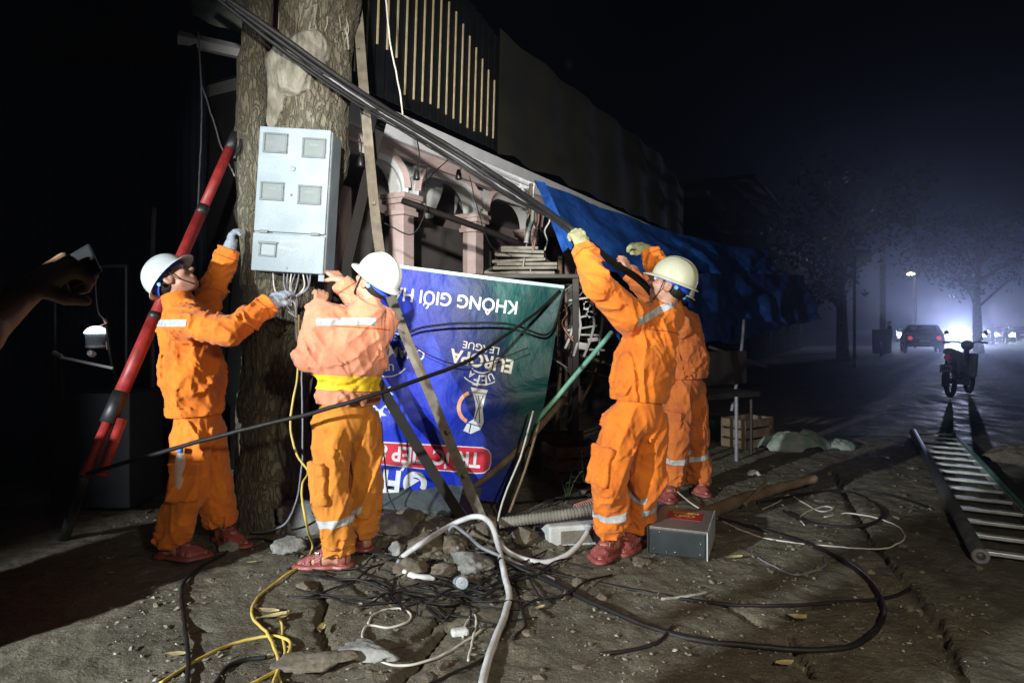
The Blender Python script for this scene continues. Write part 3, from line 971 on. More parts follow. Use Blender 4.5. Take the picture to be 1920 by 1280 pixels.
def build_slats():
    t = thing('slatted_screen', 'dark sheet-metal screen with thin cream battens above the porch', 'screen', Hp(-1.2, -.2, 3.36))
    lean = 0.05
    def sp(u, v, w): return Hp(u + lean * (w - 3.4), v, w)
    rnd = random.Random(2)
    n = 25
    for i in range(n):
        u = -3.3 + i * .135
        top = 5.3 - max(0, (u + 2.4)) * .26
        for (a, b, v, w0, w1, m, nm) in ((.012, .123, -.20, 3.36, top, 'dark_sheet', 'slat'),
                                         (-.008, .008, -.215, 3.45 + rnd.uniform(0, .06) + (0.32 if i in (9, 10, 11) else 0), top - .28 - .9 * max(0, (u + .9)) * .35, 'batten', 'batten')):
            V = [sp(u + x, v + y, z) for x in (a, b) for y in (0, .012) for z in (w0, w1)]
            f = [[0, 1, 3, 2], [4, 6, 7, 5], [0, 4, 5, 1], [2, 3, 7, 6], [0, 2, 6, 4], [1, 5, 7, 3]]
            mobj(nm, V, f, M[m], t, False)
    b = MB(); hbox(b, -3.3, .1, -.18, -.14, 3.40, 3.46); hbox(b, -3.3, .1, -.18, -.14, 4.3, 4.36)
    b.build('rail', M['steel_dark'], t)
    # olive canvas sign running on along the street
    nu, nw = 120, 24
    V = []; Fc = []
    for i in range(nu):
        for j in range(nw):
            u = .02 + 8.4 * i / (nu - 1); w = 3.34 + 1.42 * j / (nw - 1)
            bul = .05 * float(fbm2(np.array([u * 1.6]), np.array([w * 1.1]), 5, 3)[0]) + .03 * math.sin(u * 5 + w)
            ww = w - .25 * (j / (nw - 1)) * max(0, (u - 6.6)) * .5 + (.12 * float(fbm2(np.array([u * 2.3]), np.array([0.]), 15, 3)[0]) if j == 0 else 0)
            V.append(Hp(u, -.22 + bul, ww))
    for i in range(nu - 1):
        for j in range(nw - 1):
            a = i * nw + j; Fc.append([a, a + nw, a + nw + 1, a + 1])
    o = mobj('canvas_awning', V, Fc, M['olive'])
    tag(o, 'long dim olive canvas hanging along the upper front of the house', 'awning')
build_slats()

def sheet(name, corners, m, nu=70, nv=40, amp=.05, lam=.35, seed=1, sag=.1, ragged=.0, parent=None):
    """cloth hung between four corners (tl, tr, br, bl) with folds running down it"""
    tl, tr, br, bl = [np.array(c) for c in corners]
    nrm = unit(np.cross(tr - tl, bl - tl))
    L_ = np.linalg.norm(tr - tl)
    s, q = [k.ravel() for k in np.meshgrid(np.linspace(0, 1, nu), np.linspace(0, 1, nv), indexing='ij')]
    S_, Q_ = s[:, None], q[:, None]
    zz = np.array([0, 0, 1.])
    b_ = bl + (br - bl) * S_
    if ragged: b_ = b_ + zz * (ragged * 2 * fbm2(s * 7., 0 * s + seed, seed, 3))[:, None]
    a = (tl + (tr - tl) * S_) * (1 - Q_) + b_ * Q_
    ph = s * L_ / lam
    f = amp * (.25 + q) * (.45 * np.sin(6.28 * ph * .6 + 11 * vn2(ph * .6, q * 1.5, seed)) + 3.0 * fbm2(ph * .9 + q * .8, q * 1.3, seed + 3, 4) - 2.4 * np.abs(fbm2(ph * 1.1 - q * .9, q * 1.7 + ph * .3, seed + 6, 3)) + .6)
    V = a + nrm * f[:, None] - zz * (sag * np.sin(math.pi * s) * (1 - .4 * q))[:, None]
    Fc = []
    for i in range(nu - 1):
        for j in range(nv - 1):
            a = i * nv + j; Fc.append([a, a + nv, a + nv + 1, a + 1])
    return mobj(name, V, Fc, m, parent)

o = sheet('blue_tarpaulin', (P(1003, 335, 6.4), P(1440, 470, 11.0), P(1470, 520, 10.4), P(1075, 485, 5.9)), M['tarp'], 150, 60, .085, .75, 4, .12, .30)
tag(o, 'large dark blue tarpaulin sagging above the reaching workers', 'tarpaulin')
o = sheet('blue_tarpaulin', (P(1004, 338, 6.35), P(1022, 342, 6.3), P(1075, 462, 5.75), P(1054, 470, 5.8)), M['tarp'], 16, 40, .02, .1, 6, 0, .02)
tag(o, 'narrow bright blue strip of tarpaulin at the end of the steel frame', 'tarpaulin')
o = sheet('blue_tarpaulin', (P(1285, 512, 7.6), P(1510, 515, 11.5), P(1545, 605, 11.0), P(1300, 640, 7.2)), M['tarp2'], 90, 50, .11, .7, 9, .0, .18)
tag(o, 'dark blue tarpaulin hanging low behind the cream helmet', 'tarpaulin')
o = sheet('blue_tarpaulin', (P(1098, 540, 5.9), P(1150, 545, 5.7), P(1165, 640, 5.5), P(1142, 615, 5.6)), M['tarp'], 20, 26, .03, .15, 12, 0, .02)
tag(o, 'small bright blue tarpaulin flap beside the rack of white bars', 'tarpaulin')

# white steel gutter frame that carried the awning
def build_frame():
    t = thing('awning_frame', 'white painted steel frame end holding up the torn awning', 'frame', (*P(1000, 600, 6.3)[:2], 0))
    MB().tube([P(880, 295, 7.2), P(1000, 347, 6.35)], .022, 2, 6).build('top_bar', M['fascia'], t)
    MB().tube([P(905, 318, 7.2), P(985, 350, 6.45)], .014, 2, 6).build('brace', M['fascia'], t)
    MB().tube([P(996, 345, 6.35), P(990, 480, 6.2), P(988, 640, 6.1), P(986, 880, 6.1)], .02, 3, 6).build('post', M['steel'], t)
    MB().tube([P(965, 350, 6.5), P(1000, 352, 6.35)], .012, 2, 6).build('tie_bar', M['fascia'], t)
    for a, b in (((975, 345, 6.5), (990, 378, 6.4)), ((1000, 350, 6.35), (992, 420, 6.3))):
        MB().tube([P(*a), P(*b)], .012, 2, 6).build('brace', M['fascia'], t)
build_frame()

# ------------------------------------------------------------------ dark shop front at the left edge
def build_left():
    t = thing('dark_shophouse', 'unlit shop front in the dark behind the red pole', 'house', (-4.3, 5.7, 0))
    xr = P(374, 0, 5.6)[0]
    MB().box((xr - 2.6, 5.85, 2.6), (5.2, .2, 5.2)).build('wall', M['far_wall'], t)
    for i in range(56):                                     # corrugated metal sheets nailed over the front
        x = xr - .03 - i * .066
        MB().tube([(x, 5.72, 0), (x, 5.72, 3.55)], .034, 2, 6).build('corrugation', M['bluesheet'], t)
    MB().box((xr - 1.0, 5.60, 3.75), (2.1, .3, .16), rotm('Y', 4)).build('beam', M['far_wall'], t)
    MB().tube([P(335, 72, 5.45), P(452, 98, 5.6)], .06, 2, 6).build('lintel', M['fascia'], t)
    MB().box(P(425, 268, 6.9), (.5, .06, .62)).build('wall_panel', M['pink'], t)
    MB().box(P(425, 205, 6.85), (.55, .2, .05)).build('sill', M['white_paint'], t)
    MB().tube([P(290, 390, 5.5), P(286, 470, 5.5), P(286, 880, 5.5)], .018, 2, 6).build('downpipe', M['grey_cable'], t)
    w = sheet('green_awning', (P(352, -60, 4.9), P(520, -40, 5.4), P(520, 60, 5.2), P(362, 28, 4.8)), M['greenrag'], 24, 16, .02, .2, 3)
    tag(w, 'corner of a green awning above the dark shop front', 'awning')
build_left()

# ------------------------------------------------------------------ people
def hand_prims(w, d, n, sg, curl=(25, 35, 30), spread=0.0, thumb=0.5, sc=1.0):
    """capsules of a hand: wrist point, finger direction, palm normal, which side the thumb leaves"""
    d = unit(d); n = unit(np.asarray(n) - d * (np.asarray(n) @ d)); l = np.cross(n, d) * sg
    out = []
    for i, ln in enumerate((.072, .080, .074, .058)):
        o = -(i - 1.5) * .0215 * sc
        b = w + d * (.092 - .005 * abs(i - 1)) * sc + l * o
        out.append((w + d * .012 * sc + l * o * .62, b, .0155 * sc, .0128 * sc))
        cur = b; d0 = unit(d + l * o * 3.0 * (1 + spread)); n0 = unit(n - d0 * (n @ d0)); r = .0104 * sc * (.88 if i == 3 else 1)
        A = 0.0
        for k, fr in enumerate((.45, .30, .25)):
            A += R(curl[k] + 4 * (i - 1))
            nx_ = cur + (d0 * math.cos(A) + n0 * math.sin(A)) * ln * fr * sc
            out.append((cur, nx_, r * (1 - .07 * k), r * (.93 - .08 * k)))
            cur = nx_
    tb = w + d * .026 * sc + l * .026 * sc
    t1 = tb + unit(d * .62 + l * .62 + n * thumb) * .044 * sc
    t2 = t1 + unit(d * .85 + l * .18 + n * (thumb + .1)) * .032 * sc
    out += [(w + d * .015 * sc + l * .012 * sc, tb, .016 * sc, .0150 * sc), (tb, t1, .0145 * sc, .0118 * sc), (t1, t2, .0118 * sc, .0092 * sc)]
    return out

def prims_sdf(p, prims, k):
    d = np.full(len(p), 9., np.float32)
    for a, b, ra, rb in prims:
        d = smin(d, cap(p, a, b, ra, rb), k)
    return d

def foot_prims(ank, f):
    """ankle point and forward direction on the ground"""
    f = unit(f); s = np.array([-f[1], f[0], 0]); z = np.array([0, 0, 1.])
    g0 = ank - z * ank[2] + z * FLOOR[0]
    P_ = lambda a, b, c: g0 + f * a + s * b + z * c
    pr = [(ank, P_(-.02, 0, .05), .038, .036), (P_(-.035, 0, .034), P_(.06, 0, .052), .034, .036), (P_(.0, 0, .07), P_(.10, 0, .045), .034, .030),
          (P_(.06, .018, .036), P_(.145, .026, .026), .03, .026), (P_(.06, -.018, .034), P_(.135, -.028, .024), .028, .022)]
    toes = []
    for i in range(5):
        b = .034 - i * .0165
        ln = (.055, .05, .045, .038, .03)[i]
        r = .0125 if i == 0 else .0092
        a0 = P_(.145 - .010 * i * .8, b * .95, .020); a1 = P_(.145 - .010 * i * .8 + ln, b * 1.02, .014)
        toes.append((a0, a1, r * 1.1, r))
    return pr, toes, g0, f, s
FLOOR = [0.0]

def head_sdf(p, c, Mh):
    q = (p - np.asarray(c, np.float32)) @ np.asarray(Mh, np.float32)
    d = ell(q, (-.012, 0, .04), (.098, .076, .086))
    d = smin(d, ell(q, (.026, 0, -.025), (.066, .060, .088)), .04)
    d = smin(d, cap(q, (.055, 0, -.092), (.02, .045, -.06), .024, .022), .03)
    d = smin(d, cap(q, (.055, 0, -.092), (.02, -.045, -.06), .024, .022), .03)
    d = smin(d, cap(q, (.084, .028, .028), (.084, -.028, .028), .012, .012), .018)
    for s in (-1, 1):
        d = smax(d, -(np.linalg.norm(q - np.array([.100, .033 * s, .012], np.float32), axis=1) - .019), .012)
        d = smin(d, ell(q, (.062, .046 * s, -.022), (.026, .020, .018)), .02)           # cheekbone
        e = ell(q, (-.012, .079 * s, -.004), (.027, .012, .036), rotm('Z', -18 * s))
        e = smax(e, -ell(q, (-.004, .092 * s, -.002), (.014, .010, .022)), .006)
        d = smin(d, e, .008)
    d = smin(d, cap(q, (.090, 0, .018), (.112, 0, -.024), .010, .015), .012)
    for s in (-1, 1):
        d = smin(d, np.linalg.norm(q - np.array([.098, .012 * s, -.030], np.float32), axis=1) - .010, .008)
    d = smin(d, cap(q, (.088, .018, -.054), (.088, -.018, -.054), .009, .009), .01)
    d = smin(d, cap(q, (.086, .015, -.068), (.086, -.015, -.068), .010, .010), .01)
    d = smax(d, -cap(q, (.099, .022, -.061), (.099, -.022, -.061), .0035, .0035), .004)
    return d

def helmet(parent, c, Mh, m, sc=1.0, tilt=0):
    """safety helmet in the head's frame: shell with ridge and brim, liner band, nape strap, badge"""
    c = np.asarray(c); Mh = Mh @ rotm('Y', -tilt)
    a, b, hh = .132 * sc, .112 * sc, .122 * sc
    base = np.array([-.008, 0, .048])
    nt, npz = 64, 22
    V = []; Fc = []
    def loc(v): return c + Mh @ (base + np.asarray(v))
    rings = []
    for j in range(npz):
        ph = math.pi / 2 * (1 - j / (npz - 1)) if j else math.pi / 2 * .999
        r = []
        for i in range(nt):
            th = 2 * math.pi * i / nt
            cs, sn = math.cos(th), math.sin(th)
            rr = math.cos(ph) ** .88; zz = math.sin(ph)
            x, y, z = a * rr * cs, b * rr * sn, hh * zz
            rid = .007 * math.exp(-(y / .013) ** 2) * min(1, zz * 2.2) + .0035 * (math.exp(-((abs(y) - .045) / .009) ** 2)) * min(1, zz * 2)
            r.append((x * (1 + rid * 2), y * (1 + rid * 2), z + rid))
        rings.append(r)
    def brim(k, out, dz):
        r = []
        for i in range(nt):
            th = 2 * math.pi * i / nt
            cs, sn = math.cos(th), math.sin(th)
            e = out * (.010 + .040 * max(0, cs) ** 2.2 + .012 * max(0, -cs) ** 3)
            r.append((a * cs + e * cs, b * sn + e * sn * .9, dz - .010 * out * max(0, cs) ** 2 - .004 * out))
        return r
    rings.append([(x * 1.004, y * 1.004, -.012) for x, y, z in rings[-1]])
    rings.append(brim(0, .55, -.013)); rings.append(brim(0, 1.0, -.017)); rings.append(brim(0, 1.02, -.021)); rings.append(brim(0, .4, -.019))
    rings.append([(x * .95, y * .94, -.016) for x, y, z in rings[npz - 1]])
    for j in range(npz - 1, 0, -3):
        rings.append([(x * .95, y * .94, z * .95) for x, y, z in rings[j]])
    for r in rings:
        for q in r: V.append(loc(q))
    for j in range(len(rings) - 1):
        for i in range(nt):
            i2 = (i + 1) % nt
            Fc.append([j * nt + i, (j + 1) * nt + i, (j + 1) * nt + i2, j * nt + i2])
    h = mobj('helmet', V, Fc, m, parent)
    # inner band and nape strap
    V = []; Fc = []
    for i in range(nt):
        th = 2 * math.pi * i / nt
        cs, sn = math.cos(th), math.sin(th)
        low = -.030 - .032 * max(0, -cs) ** 1.5
        V += [loc((a * .86 * cs, b * .86 * sn, -.002)), loc((a * .86 * cs, b * .86 * sn, low))]
    for i in range(nt):
        j = (i + 1) % nt
        Fc.append([i * 2, i * 2 + 1, j * 2 + 1, j * 2])
    mobj('head_band', V, Fc, M['blue_strap'], h)
    for s in (-1, 1):
        V, Fc = sweep(spline([loc((.03, s * b * .82, -.004)), loc((.028, s * .086, -.08)), loc((.05, s * .05, -.148)), loc((.055, 0, -.16))], 6), [(-.007, -.001), (.007, -.001), (.007, .001), (-.007, .001)])
        mobj('chin_strap', V, Fc, M['black'], h)
        k = loc((-.052, s * b * .80, -.045)); nn = Mh @ unit((-.4, s * 1.0, 0))
        V, Fc = lathe([(.0001, .008), (.011, .008), (.013, .004), (.013, 0)], k + nn * .010, nn, 6)
        mobj('strap_buckle', V, Fc, M['badge'], h, False)
    return h

def worker(name, label, J, cloth, trous, hel, skin='skin', glove=None, bare=True, base=None, seed=1, h=.0085, belt=None, collar_up=.05, stripes=True,
           pocket=None, legtape='LR', pthick=.017, cat='person', puff=1.0, sleeve_fold=.016, hemdrop=.0, group=None, trouser_r=1.0, sandals=True):
    """J: joints. torso side vector 'side', head centre 'head' with 'face' and 'crown' directions"""
    base = np.array([*((J['ankL'] + J['ankR']) / 2)[:2], 0])
    t = thing(name, label, cat, base, group)
    sd = unit(J['side'])
    Mh = frame(J['face'], J['crown'])
    chest, waist, hem = J['chest'], J['waist'], J['hem']
    up = unit(chest - waist)
    upz = unit(up * .35 + np.array([0, 0, .65]))
    nb = J['neck']
    feet = {}
    for S in 'LR':
        FLOOR[0] = J['floor' + S]
        feet[S] = foot_prims(J['ank' + S], J['toe' + S])
    # ---------------- body, one continuous skin
    hb = unit(J['head'] - nb)
    def body(p):
        d = local(p, lambda q: head_sdf(q, J['head'], Mh), J['head'] - .13, J['head'] + .13)
        d = smin(d, cap(p, nb - hb * .03, J['head'] - Mh[:, 0] * .02 - Mh[:, 2] * .03, .056, .052), .03)
        b = cap(p, chest, waist, .105, .10, sd, 1.3)
        b = smin(b, cap(p, waist, J['pelvis'], .10, .105, sd, 1.2), .05)
        b = smin(b, cap(p, nb - hb * .04, chest, .05, .08), .05)
        for S in 'LR':
            b = smin(b, cap(p, J['sh' + S], J['el' + S], .048, .04), .04)
            b = smin(b, cap(p, J['el' + S], J['wr' + S], .04, .027), .02)
            b = smin(b, cap(p, J['sh' + S], chest, .05, .07), .04)
            b = smin(b, cap(p, J['hip' + S], J['kn' + S], .08, .055), .04)
            b = smin(b, cap(p, J['kn' + S], J['ank' + S], .055, .037), .03)
            pr, toes = feet[S][:2]
            fb = bounds([q[0] for q in pr + toes] + [q[1] for q in pr + toes], .04)
            b = smin(b, local(p, lambda q: smin(prims_sdf(q, pr, .02), prims_sdf(q, toes, .004), .008), *fb), .02)
        d = smin(d, b, .03)
        for S in 'LR':
            hp = J.get('hand' + S)
            if hp is not None:
                d = smin(d, local(p, lambda q: prims_sdf(q, hp, .007), *bounds([q[1] for q in hp] + [hp[0][0]], .03)), .014)
        return d
    allp = [v for k, v in J.items() if isinstance(v, np.ndarray) and v.shape == (3,) and k[:2] in ('he', 'ne', 'ch', 'wa', 'pe', 'sh', 'el', 'wr', 'hi', 'kn', 'an')]
    allp += [feet[S][2] + feet[S][3] * .2 for S in 'LR']
    for S in 'LR':
        if J.get('hand' + S) is not None: allp += [q[1] for q in J['hand' + S]]
    lo, hi = bounds(allp, .17)
    lo[2] = min(J['floorL'], J['floorR']) - .02
    bd = mobj('body', *sdf_mesh(body, lo, hi, .008), M[skin], t)
    for s in (-1, 1):
        e = J['head'] + Mh @ np.array([.0835, .033 * s, .012])
        mobj('eye', *lathe([(.0001, -.011)] + [(.011 * math.sin(math.pi * k / 7), -.011 * math.cos(math.pi * k / 7)) for k in range(1, 7)] + [(.0001, .011)], e, Mh[:, 0], 12), M['print_white'], t)
    # hair below the helmet
    def hair(p):
        q = (p - np.asarray(J['head'], np.float32)) @ Mh.astype(np.float32)
        d = ell(q, (-.016, 0, .038), (.101, .080, .090))
        d = smin(d, ell(q, (-.045, 0, -.012), (.054, .064, .05)), .03)
        d = np.maximum(d, (q[:, 0] - .052 + .35 * np.maximum(0, .03 - q[:, 2])))
        d = np.maximum(d, -.055 - q[:, 2])
        return d - .003 * vn3(p * 90, 3)
    mobj('hair', *sdf_mesh(hair, J['head'] - .15, J['head'] + .15, .0075), M['hair'], t)
    if hel: helmet(t, J['head'], Mh, M[hel], tilt=J.get('tilt', 0))
    # ---------------- jacket
    neckd = unit(nb - chest)
    def torso_(p):
        d = cap(p, chest, waist, .128, .138 * puff, sd, 1.36)
        d = smin(d, cap(p, waist + up * .06, hem + up * .045, .146 * puff, .138 * puff, sd, 1.27), .05)
        d = smin(d, cap(p, J['shL'], J['shR'], .074, .074), .07)
        d = smin(d, cap(p, chest + up * .05, nb, .10, .072), .05)
        return d
    def jacket(p):
        d = torso_(p)
        d = near_only(d, .09, lambda m: folds(p[m], up + .55 * sd, .075, .016, seed) + folds(p[m], up - .8 * sd, .05, .009, seed + 31))
        if belt:
            tz = (p - np.asarray(hem + upz * belt[1], np.float32)) @ upz.astype(np.float32)
            d = d + .026 * np.exp(-(tz / .045) ** 2)
        d = smax(d, (p - np.asarray(hem, np.float32)) @ (-upz).astype(np.float32), .006)
        for i, S in enumerate('LR'):
            sh, el_, wr = J['sh' + S], J['el' + S], J['wr' + S]
            ax1, ax2 = unit(el_ - sh), unit(wr - el_)
            e = cap(p, sh, el_, .082, .072)
            e2 = cap(p, el_, wr + ax2 * .05, .070, .056)
            e = smin(e, e2, .035)
            perp = unit(np.cross(ax1, (0.3, .2, 1)))
            e = near_only(e, .09, lambda m: folds(p[m], perp + .55 * ax1, .062, sleeve_fold, seed + 7 + i) + folds(p[m], perp * .4 + ax2, .05, .006, seed + 17 + i))
            cut = (p - np.asarray(wr, np.float32)) @ ax2.astype(np.float32)
            e = smax(e, cut, .008)
            cuff = np.maximum(cap(p, wr - ax2 * .05, wr, .050, .048), np.maximum(cut, -cut - .05))
            e = smin(e, cuff, .012)
            d = smin(d, e, .055)
        # standing collar
        c1 = cap(p, nb - neckd * .05, nb + neckd * .08, .085, .080)
        col = np.maximum(np.maximum(c1, -(c1 + .012)), np.maximum((p - np.asarray(nb + neckd * collar_up, np.float32)) @ neckd.astype(np.float32), -((p - np.asarray(nb - neckd * .04, np.float32)) @ neckd.astype(np.float32))))
        d = smin(d, col, .014)
        return d
    jp = [chest, waist, hem, nb] + [J[k + S] for k in ('sh', 'el', 'wr') for S in 'LR']
    lo, hi = bounds(jp, .24)
    lo[2] = hem[2] - .06
    JV, JQ = sdf_mesh(jacket, lo, hi, h)
    jk = mobj('jacket', JV, JQ, M[cloth], t)
    # waistband seam and button
    wb = band(JV, JQ, [(hem + upz * .002, upz), (hem + upz * .055, -upz)], .004, 'waistband', M[cloth], jk)
    # stitched seams: yoke across the back, shoulder and cuff seams
    sm = M['seam']
    yk = chest + upz * .045
    fw = np.cross(upz, sd)
    band(JV, JQ, [(yk - upz * .003, upz), (yk + upz * .003, -upz), (yk + sd * .155, -sd), (yk - sd * .155, sd), (yk + fw * .19, -fw), (yk - fw * .19, fw)], .0022, 'seam', sm, jk)
    for S in 'LR':
        sh, el_, wr = J['sh' + S], J['el' + S], J['wr' + S]
        a1, a2 = unit(el_ - sh), unit(wr - el_)
        for pt, ax_, cen in ((wr - a2 * .055, a2, wr),):
            pr_ = [(pt - ax_ * .003, ax_), (pt + ax_ * .003, -ax_)]
            for v_ in ((1, 0, 0), (-1, 0, 0), (0, 1, 0), (0, -1, 0), (0, 0, 1), (0, 0, -1)):
                pr_.append((cen + np.array(v_) * .105, -np.array(v_, float)))
            band(JV, JQ, pr_, .0022, 'seam', sm, jk)
    # ---------------- trousers
    pel = J['pelvis']
    def trousers(p):
        d = cap(p, hem + up * .06, pel, .112, .114, sd, 1.2)
        for i, S in enumerate('LR'):
            hp_, kn, an = J['hip' + S], J['kn' + S], J['ank' + S]
            ax = unit(an - kn); ax0 = unit(kn - hp_)
            e = cap(p, hp_, kn, .104 * trouser_r, .090 * trouser_r)
            e = smin(e, cap(p, kn, an + ax * .08, .092 * trouser_r, .080 * trouser_r), .04)
            hz = J['hem' + S]
            tt = (p - np.asarray(an, np.float32)) @ (-ax).astype(np.float32)          # height above the ankle along the shin
            stack = np.clip(1 - tt / .26, 0, 1)
            e = near_only(e, .09, lambda m: folds(p[m], ax0 + .35 * sd, .085, .017, seed + 40 + i) + folds(p[m], sd + .2 * ax, .045, .018, seed + 50 + i) * stack[m] + folds(p[m], ax, .05, .006, seed + 60 + i))
            e = smax(e, hz - tt, .006)
            d = smin(d, e, .05) if i == 0 else smin(d, e, .035)
        d = near_only(d, .07, lambda m: folds(p[m], up + .5 * sd, .07, .006, seed + 70))
        return smax(d, (p - np.asarray(hem + up * .05, np.float32)) @ up.astype(np.float32), .006)
    tp = [hem, pel] + [J[k + S] for k in ('hip', 'kn', 'ank') for S in 'LR']
    lo, hi = bounds(tp, .2)
    TV, TQ = sdf_mesh(trousers, lo, hi, h)
    tr = mobj('trousers', TV, TQ, M[trous], t)
    for S in 'LR':
        kn, an = J['kn' + S], J['ank' + S]; ax = unit(kn - an)
        if S in legtape:
            o_ = unit(J['kn' + ('R' if S == 'L' else 'L')] - kn)
            mid = an + ax * J.get('stripe' + S, .22)
            oth = J['ank' + ('R' if S == 'L' else 'L')]
            side_n = unit((an - oth) * np.array([1, 1, 0]))
            band(TV, TQ, [(mid - ax * .02, ax), (mid + ax * .02, -ax), (an - side_n * .5 * np.linalg.norm((an - oth)[:2]), side_n)], .003, 'reflective_stripe', M['stripe'], tr)
    for S, out in (pocket or {}).items():
        hp_, kn = J['hip' + S], J['kn' + S]; ax = unit(kn - hp_)
        out = unit(np.asarray(out) - ax * (np.asarray(out) @ ax))
        Mp = np.stack([out, np.cross(ax, out), ax], 1)
        c = hp_ + (kn - hp_) * .80 + out * .084 * trouser_r
        def pk(p):
            d = rbox(p, c, (pthick, .078, .098), Mp, .016)
            d = smin(d, rbox(p, c - ax * .078 + out * .006, (pthick, .082, .028), Mp, .010), .006)
            return d - folds(p, ax + .4 * Mp[:, 1], .05, .012, seed + 80)
        mobj('pocket', *sdf_mesh(pk, c - .17, c + .17, .0075), M[trous], tr)
    # ---------------- reflective tape across the shoulders
    if stripes and 'tape' in J:
        pt, nrm, wd, lim = J['tape']
        nrm = unit(nrm)
        pl = [(pt - nrm * wd, nrm), (pt + nrm * wd, -nrm)] + [(np.asarray(a), unit(b)) for a, b in lim]
        band(JV, JQ, pl, .003, 'reflective_stripe', M['stripe'], jk)
    if belt:
        bz = hem + upz * belt[1]
        band(JV, JQ, [(bz - upz * .042, upz), (bz + upz * .042, -upz)], .009, 'belt', M[belt[0]], t)
    # ---------------- gloves
    for S in 'LR':
        if glove and J.get('hand' + S) is not None and S in J.get('gloves', 'LR'):
            hp_ = J['hand' + S]; wr = J['wr' + S]; ax2 = unit(wr - J['el' + S])
            def gl(p):
                d = prims_sdf(p, hp_, .008) - .0035
                cf = cap(p, wr - ax2 * .02, wr + ax2 * .03, .040, .036)
                cf = np.maximum(cf, -((p - np.asarray(wr - ax2 * .015, np.float32)) @ ax2.astype(np.float32)))
                d = smin(d, cf, .018)
                return d - .0035 * (vn3(p * 70, 5) - .5) - .002 * vn3(p * 160, 6)
            lo, hi = bounds([q[1] for q in hp_] + [wr], .06)
            mobj('glove', *sdf_mesh(gl, lo, hi, .005), M[glove], t)
    # ---------------- sandals
    if sandals:
        for S in 'LR':
            pr, toes, g0, f, s = feet[S]
            def inner(p):
                return smin(prims_sdf(p, pr, .02), prims_sdf(p, toes, .02), .02)
            def shoe(p):
                q = p - np.asarray(g0, np.float32)
                x = q @ f.astype(np.float32); z = q[:, 2]
                d0 = inner(p)
                up_ = np.maximum(d0 - .007, -(d0 - .001))
                strap = np.minimum(np.abs(x - .165) - .035, np.minimum(np.abs(x - .095) - .020, np.abs(x + .035) - .022))
                strap = np.minimum(strap, np.abs(z - .085 + .25 * x) - .010)
                up_ = np.maximum(up_, np.maximum(strap, z - .105))
                sole = np.maximum(d0 - .010 - np.clip(.03 - z, 0, .03) * .8, z - .016)
                sole = np.maximum(sole, -z - .004)
                return np.minimum(up_, sole)
            sa = mobj('sandal', *sdf_mesh(shoe, g0 + np.minimum(f * .25, -f * .12) - np.array([.1, .1, .02]), g0 + np.maximum(f * .25, -f * .12) + np.array([.1, .1, .14]), .0055, 1), M['sandal'], t)
            bk = MB(); bk.box(g0 + f * .10 + s * .045 * (1 if S == 'L' else -1) + np.array([0, 0, .072]), (.022, .006, .018), np.stack([f, s, [0, 0, 1]], 1), .002)
            bk.build('buckle', M['buckle'], sa)
    return t, dict(J=JV, JQ=JQ, jk=jk, tr=tr, feet=feet)

fl = lambda v: float(gz(np.array([v[0]]), np.array([v[1]]))[0]) + .012
Z = np.array([0, 0, 1.])

# ---- worker in bright orange by the tree, looking up at the meter box
def w1():
    J = dict(side=(.12, 1, 0), head=P(326, 525, 3.86), face=(.66, .22, .74), crown=(-.74, .0, .62), neck=P(334, 565, 3.87),
             chest=P(352, 618, 3.87), waist=P(366, 715, 3.87), hem=P(371, 776, 3.87), pelvis=P(372, 800, 3.87),
             shR=P(347, 603, 3.70), elR=P(432, 620, 3.56), wrR=P(507, 572, 3.72),
             shL=P(372, 598, 4.03), elL=P(402, 540, 4.20), wrL=P(430, 466, 4.20),
             hipR=P(362, 812, 3.78), knR=P(352, 925, 3.74), ankR=P(318, 1022, 3.80),
             hipL=P(388, 812, 3.97), knL=P(403, 915, 4.02), ankL=P(420, 1002, 4.05),
             toeR=(1, -.15, 0), toeL=(.75, -.65, 0), hemR=.0, hemL=.02, tilt=6, stripeR=.2)
    for S in 'LR': J['floor' + S] = fl(J['ank' + S]); J['ank' + S][2] = J['floor' + S] + .085
    J['handR'] = hand_prims(J['wrR'], P(545, 532, 3.86) - J['wrR'], (.2, .8, -.4), 1, (15, 25, 20), thumb=.4)
    J['handL'] = hand_prims(J['wrL'], P(437, 415, 4.24) - J['wrL'], (.7, .5, 0), -1, (30, 40, 30))
    J['tape'] = (P(335, 606, 3.7), Z + np.array([.0, 0, 0]), .0185, [(P(371, 600, 3.7), (-1, 0, 0)), (P(310, 600, 3.85), (0, -1, 0))])
    t, d = worker('person', 'worker in bright orange uniform and white helmet reaching up beside the tree', J, 'orange', 'orange2', 'helmet', 'skin', 'glove',
                  seed=3, pocket={'R': (.15, -1, 0)}, puff=1.0, trouser_r=1.0, legtape='', pthick=.03)
    # bottle sticking out of the thigh pocket
    c = J['hipR'] + (J['knR'] - J['hipR']) * .80 + np.array([.0, -.098, .075])
    b = thing('water_bottle', 'small clear water bottle with blue cap in a trouser pocket', 'bottle', c - Z * .1)
    ax = unit((.05, -.08, 1))
    mobj('bottle_body', *lathe([(.001, -.10), (.028, -.10), (.031, -.08), (.031, .02), (.030, .05), (.024, .082), (.013, .105), (.012, .118)], c, ax, 18), M['bottle'], b)
    mobj('cap', *lathe([(.0145, .108), (.0150, .112), (.0150, .130), (.013, .133), (.001, .133)], c, ax, 16), M['bluecap'], b)
w1()

